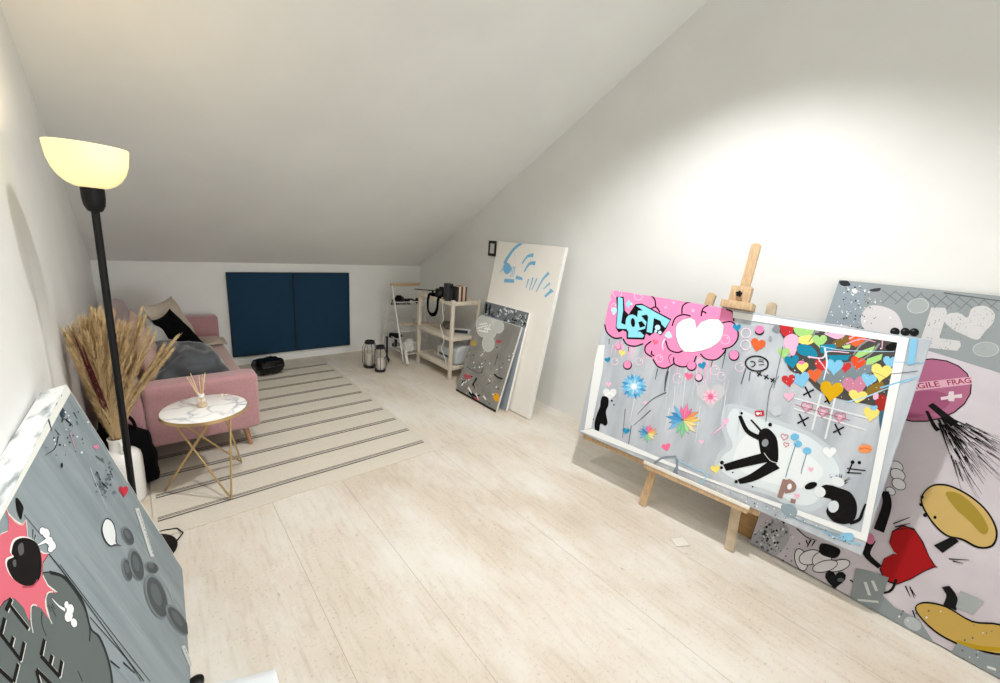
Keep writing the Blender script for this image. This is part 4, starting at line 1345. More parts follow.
K55:5.4 0.7 605 955 644 942 682 929
K55:3.3 0.7 522 940 537 915 552 890
K55:0.6 0.7 599 895 623 877 646 858
K55:1.6 0.7 594 809 620 765 646 721
K55:2.6 0.7 540 943 585 914 628 885
K55:0.9 0.7 576 888 614 850 650 813
K55:5.7 0.7 552 961 591 952 628 943
K55:3.1 0.7 644 768 657 751 669 733
K55:0.7 0.6 679 809 721 778 761 748
K55:6.1 0.7 575 868 586 852 597 837
K55:1.0 0.7 617 909 639 900 660 891
K55:2.5 0.7 545 962 592 950 638 938
K55:5.6 0.7 555 918 597 866 637 817
K55:1.0 0.6 650 844 688 807 726 772
K55:1.7 0.6 699 857 717 849 735 840
K55:2.6 0.7 564 899 583 877 601 856
K55:2.5 0.7 568 851 589 810 610 770
K55:1.1 0.6 679 806 691 794 702 782
K55:2.0 0.7 568 897 609 850 648 805
K55:3.3 0.7 635 815 675 768 713 722
K55:3.6 0.7 627 933 645 930 662 927
K55:1.4 0.7 649 936 659 934 669 932
K55:4.5 0.6 644 902 680 886 715 870
K55:3.4 0.7 598 799 616 758 635 718
K55:1.2 0.6 656 861 692 827 727 793
K55:4.0 0.6 640 928 681 913 720 899
K55:1.9 0.7 574 915 596 897 618 880
K55:1.3 0.7 664 772 675 756 686 740
K55:2.2 0.7 618 774 630 756 642 737
K55:2.5 0.7 610 910 658 889 705 870
K55:4.7 0.7 605 825 623 804 640 782
K55:2.1 0.7 525 940 555 891 584 843
K55:3.8 0.7 539 937 548 927 558 916
K55:4.3 0.7 611 879 623 867 635 856
K55:5.1 0.7 532 949 563 918 593 887
K55:3.1 0.7 629 849 659 815 688 782
K55:1.3 0.7 603 847 634 810 665 774
K55:1.8 0.6 688 920 707 915 726 911
K55:1.9 0.7 531 946 559 912 586 878
K55:3.0 0.7 617 940 639 933 661 926
K55:1.8 0.7 597 921 618 906 637 891
K55:1.7 0.6 689 858 716 846 743 834
K55:1.7 0.6 639 947 672 938 705 930
K55:1.7 0.7 635 812 655 786 674 760
K55:0.6 0.6 667 812 690 788 712 765
K55:6.5 0.7 592 941 604 937 617 932
K55:5.0 0.7 565 893 608 848 649 805
K55:3.7 0.7 619 950 642 943 664 935
K55:1.6 0.7 548 940 580 912 611 885
K55:5.8 0.7 555 954 591 938 626 922
K55:6.2 0.7 567 948 595 930 623 913
K55:1.0 0.6 685 823 718 798 750 774
K55:2.1 0.7 655 811 675 789 694 767
K55:2.2 0.7 583 871 602 842 620 814
K55:1.6 0.7 623 776 640 743 657 710
K55:5.7 0.7 543 943 553 935 564 927
K55:4.8 0.7 599 829 619 803 637 777
K55:1.0 0.7 549 914 592 871 632 829
K55:5.1 0.7 615 913 643 896 670 878
K55:0.8 0.6 691 938 733 928 774 919
K55:0.8 0.6 690 828 717 803 745 778
K55:4.1 0.7 595 910 636 881 675 854
K55:2.4 0.6 662 791 688 766 713 741
K55:6.3 0.7 528 924 556 874 583 825
K55:7.0 0.7 548 924 586 883 624 843
K55:2.9 0.7 615 899 633 884 651 869
K55:0.8 0.7 578 954 604 947 629 940
K55:1.8 0.6 661 746 690 711 719 678
K55:3.4 0.7 627 934 656 926 685 919
K55:5.2 0.7 547 930 579 899 611 870
K55:3.6 0.7 614 785 635 745 657 706
K55:1.7 0.7 647 753 669 722 690 691
K55:5.5 0.7 605 882 618 871 630 861
K55:1.8 0.6 688 864 709 854 730 845
K55:2.5 0.6 641 884 683 862 724 842
K55:2.7 0.6 669 831 687 818 705 806
K55:4.7 0.7 589 892 605 874 621 857
K55:5.8 0.7 560 951 610 929 657 908
K55:3.1 0.7 613 836 633 807 651 778
K55:2.1 0.6 664 933 696 926 726 919
K55:5.3 0.7 589 887 622 848 654 809
K55:3.7 0.7 540 939 586 900 631 863
K55:2.3 0.7 621 920 661 904 700 887
K55:0.7 0.7 637 778 655 752 672 727
K55:2.8 0.7 577 915 599 899 621 882
K55:2.7 0.7 608 784 635 723 662 663
K55:3.1 0.7 577 925 615 896 653 868
K55:5.1 0.7 524 938 547 907 570 876
K55:1.0 0.6 690 913 719 902 746 892
K55:2.6 0.7 608 826 618 810 628 794
K55:2.0 0.6 660 845 702 808 744 772
K55:0.6 0.7 604 852 638 802 672 754
K55:1.6 0.6 705 876 728 865 750 854
K55:2.8 0.7 581 898 602 881 622 864
K55:7.2 0.7 530 965 557 950 585 936
K55:1.8 0.7 593 883 628 841 663 800
K55:6.1 0.7 535 952 556 939 577 927
K55:1.8 0.7 624 833 634 821 643 809
K55:6.3 0.7 532 925 560 886 588 847
K55:2.6 0.7 637 736 647 720 657 704
K55:0.9 0.7 654 780 663 768 672 756
K55:0.3 0.6 706 832 737 811 768 790
K55:6.7 0.7 573 938 608 916 643 895
K55:3.2 0.7 622 800 641 766 661 734
K55:2.8 0.7 576 862 597 832 617 803
K55:7.6 0.7 544 935 576 911 607 888
K55:6.7 0.7 554 901 564 884 574 867
K55:3.3 0.7 624 931 673 911 720 892
K55:3.5 0.7 655 922 671 916 688 910
K55:7.7 0.7 526 940 543 914 561 888
K55:2.8 0.7 532 954 574 932 614 911
K55:3.6 0.7 558 868 575 838 591 808
K55:6.0 0.7 543 924 560 903 576 883
K55:2.5 0.6 697 888 729 877 761 866
K55:3.8 0.7 647 904 664 898 681 892
K55:3.3 0.7 586 952 635 930 682 909
K55:7.0 0.7 545 895 571 844 597 794
K55:4.1 0.7 585 895 626 859 665 824
K55:2.8 0.6 661 937 672 935 683 933
K55:1.8 0.7 536 927 550 909 564 890
K55:0.7 0.6 708 915 724 907 740 900
K55:0.8 0.6 691 915 702 910 713 904
K55:2.5 0.7 655 858 676 846 697 834
K55:2.1 0.6 656 899 692 877 727 856
K55:0.8 0.6 691 898 707 892 723 886
K55:2.2 0.6 657 860 685 841 713 823
K55:3.4 0.6 673 909 691 899 709 889
K55:1.9 0.7 549 895 574 854 599 814
K55:1.8 0.7 585 925 595 918 606 910
K55:4.7 0.7 600 836 625 802 650 769
E55:447.7 673.4 24.5 -6.9 -3.1 -24.6
E150:447.7 673.4 22.2 -6.3 -2.7 -21.3
E55:460.6 638.3 27.3 -7.4 -3.5 -27.7
E150:460.6 638.3 25 -6.8 -3.1 -24.4
E55:474.8 598.2 25.5 -6.6 -3.2 -26.1
E150:474.8 598.2 23.3 -6 -2.8 -22.8
E55:457.1 553.3 18.3 -4.4 -2.3 -18.6
E150:457.1 553.3 16.1 -3.9 -1.9 -15.3
K55:28.1 37.5 439 543 462 484 465 355
K55:36.2 21.7 450 304 452 229 509 198
E151:446.7 302.5 11.5 15.1 12.2 -19.7
P55:548 289 534 293 510 322 506 378 531 425 570 430 608 391 640 341 665 314 675 310 665 303 642 267 612 207 577 156 538 147 510 187 512 244 534 281
P152:549 289 536 293 513 320 509 373 533 419 571 423 606 386 637 339 661 313 670 309 661 303 639 269 611 212 577 163 540 155 513 192 515 246 537 282
S55:557 562 571 640 620 671 691 657 751 616 791 553 794 487 759 455 710 461 663 453 607 490
S153:562 565 574 634 622 663 690 649 748 610 786 549 789 492 759 464 711 470 664 461 610 497
S154:620 633 662 648 724 607 766 551 757 518 711 551 659 584
S55:656 90 669 141 731 170 811 163 876 201 945 199 954 129 896 79 805 43 725 45
S155:660 94 672 135 733 163 813 156 876 193 941 192 948 134 894 87 805 51 726 53
K156:21.1 13.5 795 50 849 72 904 110
K55:35.7 23.1 657 385 678 427 694 458
K55:26.6 38.8 713 247 739 218 744 170
K55:5.7 2.3 502 413 544 470
K55:5.7 2.3 510 402 552 445
K55:5.7 2.3 522 397 547 419
K55:6.8 2.7 228 157 244 134
K55:6.8 2.7 245 171 240 126
K55:6.7 2.7 261 176 256 140
K55:5.5 2.2 604 171 629 136
K55:5.4 2.2 617 177 641 140
K55:5.4 2.2 624 168 643 150
K55:5.0 2.0 695 364 748 394
K55:5.1 2.0 707 362 736 371
K55:6.8 2.7 176 192 227 173 269 183
K55:5.3 2.1 649 85 680 38 712 21
E55:558.9 578 5.2 2.8 1.9 -7.7
E55:563.3 544.1 5.1 2.9 1.9 -7.7
E55:586.2 506.3 5.9 3.4 2.2 -8.9
E55:616.2 512.3 4.9 2.9 1.8 -7.5
E55:234.3 52.1 21.2 23.7 26.4 -46.5
E157:234.3 52.1 18.3 20.5 24.4 -43.1
E55:264.2 85.4 37.5 41.9 16.9 -30.2
E157:264.2 85.4 34.7 38.8 14.9 -26.7
E55:310 102.8 31.8 35.9 17.6 -32
E157:310 102.8 29.1 32.8 15.7 -28.6
E55:373.8 113.7 36.3 41.9 12.1 -22.5
E157:373.8 113.7 33.8 38.9 10.3 -19.1
E55:328.6 79.6 40.2 46.1 12.5 -22.7
E157:328.6 79.6 37.6 43 10.6 -19.3
S55:289 179 359 192 355 141 297 127
P142:377 62 377 70 383 86 397 96 411 89 414 68 407 43 396 18 391 -1 390 -7 388 -3 377 6 359 15 344 28 340 49 349 69 363 75 374 68
E158:398.9 54.8 11.8 8.4 2.5 -9.3
K55:6.8 9.1 430 77 499 69 563 112 571 181
S159:-2 -6 41 119 123 185 161 123 140 24 109 -18 50 -18
E160:41.9 156.1 3.6 2.2 1.3 -4.4
E161:43.6 -16.9 2.6 1.7 0.9 -3.1
E134:60.6 88.6 5.3 3.3 1.8 -6.4
E162:97.1 97.1 4.8 3 1.7 -5.8
E161:132.5 49.3 2.6 1.7 0.9 -3.2
E161:41.5 144.2 3.2 1.9 1.1 -3.9
E161:75 233.4 2.5 1.4 0.9 -3
E160:67.3 39.7 3.8 2.4 1.3 -4.5
E160:-3.1 32.5 3 1.8 1 -3.5
E161:82.3 44.5 4 2.5 1.4 -4.8
E160:125 170.3 3.6 2.2 1.3 -4.5
E162:39.6 104.4 2.6 1.6 0.9 -3.1
E162:-19.6 -4.2 6 3.8 2.1 -7
E162:54.2 71 4.5 2.8 1.6 -5.4
E162:44.6 155 4.3 2.6 1.5 -5.2
E134:166.4 -1.1 5.8 3.9 2 -7.1
E161:145.3 42.4 3 2 1.1 -3.7
E161:40.9 217.7 5.4 3.1 1.9 -6.6
E160:78.4 235.4 2.1 1.2 0.7 -2.6
E161:15.3 -3.4 3.4 2.1 1.2 -3.9
E160:73.9 143.6 3.7 2.2 1.3 -4.4
E162:75.2 -43.5 5.6 3.8 2 -6.8
E134:33.7 208 2.6 1.5 0.9 -3.1
E162:-31 123.9 5.8 3.4 2 -6.8
E160:98.2 71.2 4.8 3.1 1.7 -5.9
E160:124.3 79.7 4.8 3.1 1.7 -5.9
E160:119.2 174.4 4 2.4 1.4 -4.9
E134:117.6 152.8 5.5 3.4 1.9 -6.8
E134:37 50.6 2.2 1.4 0.7 -2.6
E161:171.1 30.3 3.5 2.3 1.2 -4.3
E134:-42.7 74 5.4 3.3 1.9 -6.3
E160:52.2 91.3 3.3 2 1.1 -3.9
E134:91.7 42.2 4 2.6 1.4 -4.9
E134:-40.5 43.9 6.6 4.1 2.3 -7.7
E160:5.5 74.6 2.3 1.4 0.8 -2.8
E162:60.4 94.1 4.6 2.9 1.6 -5.6
E161:144.6 -92.8 4.5 3.2 1.6 -5.6
E134:121.2 102.7 1.8 1.1 0.6 -2.2
E162:102.4 74.9 5.8 3.6 2 -7
E161:42.8 0.8 2.8 1.8 1 -3.3
E161:140.7 149 5.7 3.5 2 -7.1
E134:19 -9.3 4.4 2.8 1.5 -5.2
E134:-5.9 24.5 5.5 3.4 1.9 -6.4
E161:61.4 145.3 6.2 3.7 2.1 -7.5
E160:65.9 66.5 2 1.2 0.7 -2.4
E161:38.1 -12.3 5.5 3.6 1.9 -6.5
E134:51.1 83.6 6.1 3.8 2.1 -7.4
E162:103.4 139.1 4.4 2.7 1.5 -5.4
E134:88.2 122.6 4.8 2.9 1.6 -5.8
E134:70.2 166.3 4.6 2.8 1.6 -5.6
E134:-20.5 -4.7 2.8 1.8 1 -3.3
E160:89.4 -4.9 6.1 4 2.1 -7.3
E162:54.8 25 4.9 3.1 1.7 -5.8
E162:-13.1 65 4.4 2.7 1.5 -5.2
E134:36.3 26 3.9 2.5 1.3 -4.6
E162:72.1 -11.8 3.5 2.3 1.2 -4.1
E161:53.8 44.7 3.9 2.5 1.4 -4.7
E160:18.5 68.9 3.6 2.2 1.2 -4.2
E162:92.7 87.8 3.4 2.1 1.2 -4.2
E162:125 48.2 2.5 1.6 0.9 -3
E134:134.8 -53.7 3 2 1 -3.6
E161:109.3 194 4.7 2.8 1.6 -5.7
E161:27.5 116.1 2.1 1.3 0.7 -2.6
E161:45.1 80 4.7 2.9 1.6 -5.6
E160:-20 25.2 6.3 3.9 2.2 -7.4
E134:108.8 67.9 5 3.2 1.7 -6.1
E160:199.4 22.3 4.6 3.1 1.6 -5.7
E160:31 -4.4 2.4 1.6 0.8 -2.9
E161:162.2 144.6 2.5 1.5 0.9 -3.1
E161:1.5 20.7 4.2 2.7 1.5 -5
E134:14.8 59.1 3.6 2.2 1.2 -4.2
E162:94.5 83.9 2.6 1.6 0.9 -3.1
E134:116.7 190.7 5.4 3.2 1.9 -6.7
E161:125.1 80.1 2.1 1.3 0.7 -2.6
E160:123.4 -2 3.2 2.1 1.1 -3.9
E160:2.4 -19.3 5.2 3.3 1.8 -6.1
E161:33.8 21.1 2.4 1.5 0.8 -2.9
E162:113.9 56.9 4.2 2.7 1.4 -5.1
E134:-28.3 -23 3.4 2.1 1.2 -3.9
E160:70.5 123.7 5.2 3.2 1.8 -6.3
E160:83.6 27.1 3.8 2.4 1.3 -4.6
E161:55.8 56.9 3.4 2.1 1.2 -4.1
E160:114 99.9 2.7 1.7 0.9 -3.3
E134:67 10.8 5.4 3.5 1.9 -6.4
E161:91.1 10.9 5.6 3.7 2 -6.8
E134:65 42.2 2 1.3 0.7 -2.4
E161:123.3 28.5 2.6 1.7 0.9 -3.2
E162:65.3 88.3 4.8 2.9 1.6 -5.7
E160:-1.7 68.5 2.2 1.3 0.7 -2.5
E134:62.3 -17.9 4.7 3.1 1.6 -5.7
E162:-10.5 -16.9 5.2 3.3 1.8 -6.1
E160:45.1 51.5 3.2 2 1.1 -3.9
E161:120.2 51.9 4 2.6 1.4 -4.9
E160:92 200.8 3.8 2.2 1.3 -4.6
E161:66.6 223.9 4.3 2.5 1.5 -5.2
E162:-32.7 -27.1 4.8 3 1.6 -5.5
E160:94.5 -58.1 3.4 2.3 1.2 -4.1
E161:104.9 29.2 4.8 3.1 1.7 -5.8
E161:74.1 58.1 6 3.8 2.1 -7.3
E134:120.2 75.5 5.1 3.2 1.8 -6.2
E160:33 82.3 3.8 2.4 1.3 -4.6
E161:82.8 114.3 5.2 3.2 1.8 -6.3
E160:76.7 87.9 4.6 2.9 1.6 -5.6
E162:109.9 113.2 4.8 3 1.7 -5.9
E162:-32.8 -23 3.8 2.4 1.3 -4.4
E162:-7.7 60.1 2.7 1.7 0.9 -3.2
E162:124.9 48.3 3.2 2.1 1.1 -3.9
E134:115 30.9 2.3 1.5 0.8 -2.8
E160:68.7 173.3 5.8 3.4 2 -7.1
E161:115.8 147.2 2.9 1.7 1 -3.5
E161:85.2 26.1 1.9 1.2 0.6 -2.3
E134:52.7 125.6 5.5 3.3 1.9 -6.6
E161:61.1 80.9 5.5 3.4 1.9 -6.6
E161:33.2 23.1 5.5 3.5 1.9 -6.6
E160:77.3 79.7 2.8 1.8 1 -3.4
E160:103.8 -14.2 4 2.6 1.4 -4.8
E134:8.4 -12.3 3 1.9 1 -3.5
E162:76.5 77.9 2.1 1.3 0.7 -2.6
E161:207.1 124.3 3.9 2.5 1.4 -4.9
E161:77.7 125.3 3.6 2.2 1.3 -4.4
E162:95.3 85.7 3.8 2.4 1.3 -4.7
E134:73.9 70.1 5.4 3.4 1.9 -6.6
E134:57.5 97.4 5.9 3.6 2 -7
E160:72.4 -13.8 3.3 2.2 1.1 -3.9
E160:65.2 9 4.5 2.9 1.6 -5.4
E161:99.4 103.5 4.8 3 1.7 -5.8
E134:50.4 100.8 4.8 2.9 1.6 -5.7
E134:56.5 103.8 2.1 1.3 0.7 -2.5
E160:59.3 98.1 2.4 1.5 0.8 -2.9
E161:45.2 -12.6 3.6 2.3 1.2 -4.3
E162:122.6 154.7 5.9 3.6 2 -7.2
E160:127.4 116.5 5.6 3.5 2 -6.9
E160:90.7 179.3 2.5 1.5 0.9 -3
E134:135.4 135.9 2.2 1.4 0.8 -2.7
E134:100.5 134.1 5.2 3.2 1.8 -6.4
E162:173.2 140.2 5.1 3.2 1.8 -6.3
E134:85.9 80.5 2 1.2 0.7 -2.4
E160:93.9 195.6 3.6 2.1 1.3 -4.5
E134:84.4 194.7 4 2.4 1.4 -4.9
E162:13.3 69.9 3.4 2.1 1.2 -4
E134:67.4 153.5 2.6 1.5 0.9 -3.1
E134:168.7 70.9 2.5 1.6 0.9 -3.1
E160:102.6 179.3 3.1 1.8 1.1 -3.8
E161:62.4 13 5.1 3.3 1.8 -6.1
E162:34.6 95.1 4.4 2.7 1.5 -5.3
E134:43.1 -32.2 2.8 1.9 1 -3.4
E160:34 19.7 2.7 1.7 0.9 -3.1
E160:48.8 61.8 5 3.2 1.7 -6
E134:76.4 288.5 2 1.1 0.7 -2.5
E162:158.2 52.3 1.8 1.1 0.6 -2.2
P163:450 2 436 141 487 160 547 172 549 83 596 59 674 62 735 4 776 -17 841 -35 1164 -51 956 -49 716 -33
P163:785 -16 796 48 852 61 996 103 1033 -63 901 -48
P164:755 257 822 259 806 186 759 184
K165:11.8 11.8 480 102 509 54
K165:11.7 11.7 501 124 526 89
K165:9.3 9.3 477 7 543 46
K165:9.3 9.3 886 18 908 25
E166:662.6 30.9 26.8 -1.5 -2.9 -27.4
E167:623.9 70.2 1.9 1.4 0.7 -2.8
E168:709.8 -69.9 2.9 2.5 1.1 -4.4
E167:908.8 -74.1 2.2 2 0.8 -3.6
E168:573.3 -139 2.5 2.1 0.9 -3.6
E167:599.2 -2.3 1.3 1.1 0.5 -1.9
E167:489.3 -80.9 2.8 2.2 1 -3.9
E167:691 -204.2 2.8 2.6 1.1 -4.2
E167:646.1 33.5 2.2 1.7 0.8 -3.3
E168:814.3 29.9 2.7 2.3 1 -4.4
E168:623.5 60.7 3.1 2.4 1.1 -4.5
E167:749.3 -143.7 2.6 2.3 1 -4
E168:569.5 -361.8 2 1.8 0.7 -2.8
E168:635 -81.3 2.2 1.9 0.8 -3.3
E168:658.6 -230.8 1.2 1.1 0.5 -1.8
E168:851.1 41.4 2.2 1.9 0.8 -3.6
E167:618.3 30.5 3.2 2.5 1.2 -4.7
E167:668.8 -255.5 2.7 2.5 1 -4
E168:827.3 98.1 2.3 1.9 0.9 -3.7
E168:711.5 -99.1 2 1.7 0.7 -3
E168:662.2 80.8 3 2.3 1.1 -4.5
E168:627.6 -243.3 2.6 2.3 1 -3.8
E167:852.8 56.3 1.4 1.2 0.5 -2.3
E168:533.4 -14.6 3.2 2.5 1.2 -4.5
E168:764.1 -7.9 2.3 2 0.9 -3.6
E167:693.8 85.5 2.8 2.2 1.1 -4.3
E168:624.6 -44.5 1.8 1.5 0.7 -2.6
E167:865.3 -89.2 1.5 1.4 0.6 -2.4
E167:846.9 136.5 1.5 1.2 0.6 -2.5
E168:818.9 147.9 1.4 1.1 0.5 -2.2
E168:622.5 45.4 3 2.3 1.1 -4.4
E168:692.8 116.3 2.6 2 1 -4
E168:688.3 -60.4 2.4 2 0.9 -3.6
E167:837.4 19 1.7 1.4 0.6 -2.7
E168:632.8 39.1 1.3 1 0.5 -2
E168:637.9 -285.7 1.3 1.2 0.5 -1.8
E168:855.7 142.7 1.6 1.3 0.6 -2.6
E167:643.3 -231.4 1.4 1.3 0.5 -2
E168:653.4 -68 3 2.5 1.1 -4.4
E167:519.2 -1.7 2.6 2 0.9 -3.7
E168:866.1 159.4 1.8 1.4 0.7 -2.9
E168:824.1 1 2.5 2.2 1 -4
E168:933.1 -3.5 1.9 1.8 0.7 -3.2
E168:634.6 -172.2 2.4 2.1 0.9 -3.5
E168:677.4 -185.9 1.6 1.5 0.6 -2.4
E168:558.9 -341.7 2.7 2.5 1 -3.8
E168:874.7 -87.6 2 1.9 0.8 -3.3
E167:678 -67.7 1.9 1.6 0.7 -2.8
E168:551.1 -62 3 2.4 1.1 -4.3
E167:644.5 -58 3.2 2.6 1.2 -4.7
E168:807.2 12 1.1 1 0.4 -1.8
E167:724.7 138.6 1.8 1.4 0.7 -2.8
E167:922 -23.3 1.6 1.5 0.6 -2.6
E167:856.9 34.6 1.5 1.3 0.6 -2.4
E167:550.3 -167.4 3.1 2.6 1.1 -4.4
E167:602.2 -267.8 1.9 1.8 0.7 -2.8
E167:885.4 -55.6 2.3 2.1 0.9 -3.8
E167:678.9 -179.5 2.7 2.4 1 -4
E167:607.1 -127.3 2.2 1.8 0.8 -3.1
E168:810.9 74.2 2.6 2.2 1 -4.2
E167:602.9 -228.6 2.2 2 0.8 -3.2'''
ART['white'] = '''
K169:24.8 40.3 340 1537 258 1486 190 1398 154 1324
S169:146 1304 179 1339 242 1320 266 1272 222 1228 162 1254
K170:28.6 9.5 154 1292 121 1236
K169:10.7 6.1 268 1310 276 1209
K169:10.6 6.1 290 1312 297 1212
K169:10.6 6.0 312 1315 319 1214
P169:197 1182 336 1195 343 1161 198 1146
P169:352 1235 437 1223 448 1199 350 1199
K169:37.4 14.4 521 1439 449 1421 396 1348
K169:37.1 17.1 567 1369 494 1358 447 1280
K169:17.2 7.2 522 1221 516 1135
K169:17.0 7.1 575 1240 563 1123
K169:16.8 7.0 625 1240 591 1127
K169:29.8 9.5 752 1303 696 1237 649 1118
K169:18.8 9.4 789 1218 728 1156
K169:29.4 21.4 832 1163 762 1094
P169:793 1175 853 1155 821 1133
K170:4.5 4.5 262 1455 284 1394
K170:4.3 4.3 490 1400 502 1371
K170:4.2 4.2 549 1345 558 1325
K170:4.7 4.7 213 1195 220 1176'''
ART['mid'] = '''
P171:1 937 636 933 645 794 1 802
K172:14.0 4.1 552 860 579 896
K173:17.0 4.1 594 828 579 805
K173:20.2 4.5 352 893 289 914
K173:19.6 4.4 326 865 374 863
K172:20.4 4.2 580 878 534 885
K172:23.5 4.2 514 881 532 886
K174:14.4 4.4 380 873 358 847
K173:22.2 4.3 434 898 388 915
K173:18.5 4.2 467 910 468 945
K175:19.2 4.7 104 823 90 832
K173:18.4 4.2 551 872 516 896
K173:19.4 4.4 373 911 377 873
K174:12.3 4.2 543 841 531 829
K174:19.5 4.3 337 800 389 815
K174:18.2 4.3 473 877 446 897
K176:21.4 4.7 73 815 87 816
K173:23.4 4.5 229 829 248 820
K174:26.6 4.8 91 884 45 831
K175:14.1 4.7 68 815 106 777
K173:21.2 4.3 385 812 415 807
K175:23.7 4.7 137 880 104 852
K176:22.6 4.1 598 910 610 873
K175:18.2 4.2 556 809 548 790
K174:15.5 4.2 473 822 475 836
K176:13.6 4.4 293 907 340 940
K174:14.6 4.1 621 821 567 831
K172:14.2 4.5 262 882 240 898
K173:12.5 4.1 593 834 554 853
K174:15.4 4.2 437 831 463 862
K174:18.6 4.7 53 803 112 812
K172:22.1 4.6 138 818 167 857
K175:19.8 4.2 504 847 472 877
K176:20.0 4.4 361 862 336 876
K175:28.2 4.8 70 843 42 834
K173:21.3 4.5 246 894 287 867
K172:12.1 4.7 192 811 129 821
K172:20.7 4.2 556 892 516 859
K175:20.0 4.2 522 898 525 860
K172:17.4 4.3 451 824 449 855
K176:22.2 4.7 57 811 74 814
K175:17.9 4.1 526 903 569 875
K174:24.7 4.5 215 874 260 847
K174:16.3 4.0 599 841 642 809
K172:23.7 4.3 507 835 450 832
K175:21.1 4.2 519 869 491 859
K176:19.4 4.5 262 836 254 867
K174:17.9 4.3 487 807 431 808
K174:13.4 4.3 378 907 395 884
K172:17.1 4.4 326 804 337 808
K174:14.8 4.4 360 835 345 818
K174:16.3 4.1 610 868 620 862
K175:19.2 4.1 629 834 597 862
K174:14.4 4.7 143 808 102 839
K174:23.6 4.6 157 806 188 818
K174:24.5 4.4 359 816 351 801
K176:12.4 4.2 508 854 539 859
K176:14.1 4.4 404 896 357 896
K175:12.7 4.4 367 869 331 859
K174:23.2 4.0 614 833 642 820
K172:12.5 4.1 613 838 599 808
K177:33.4 33.4 30 916 50 821
K177:23.5 23.5 90 917 105 812'''
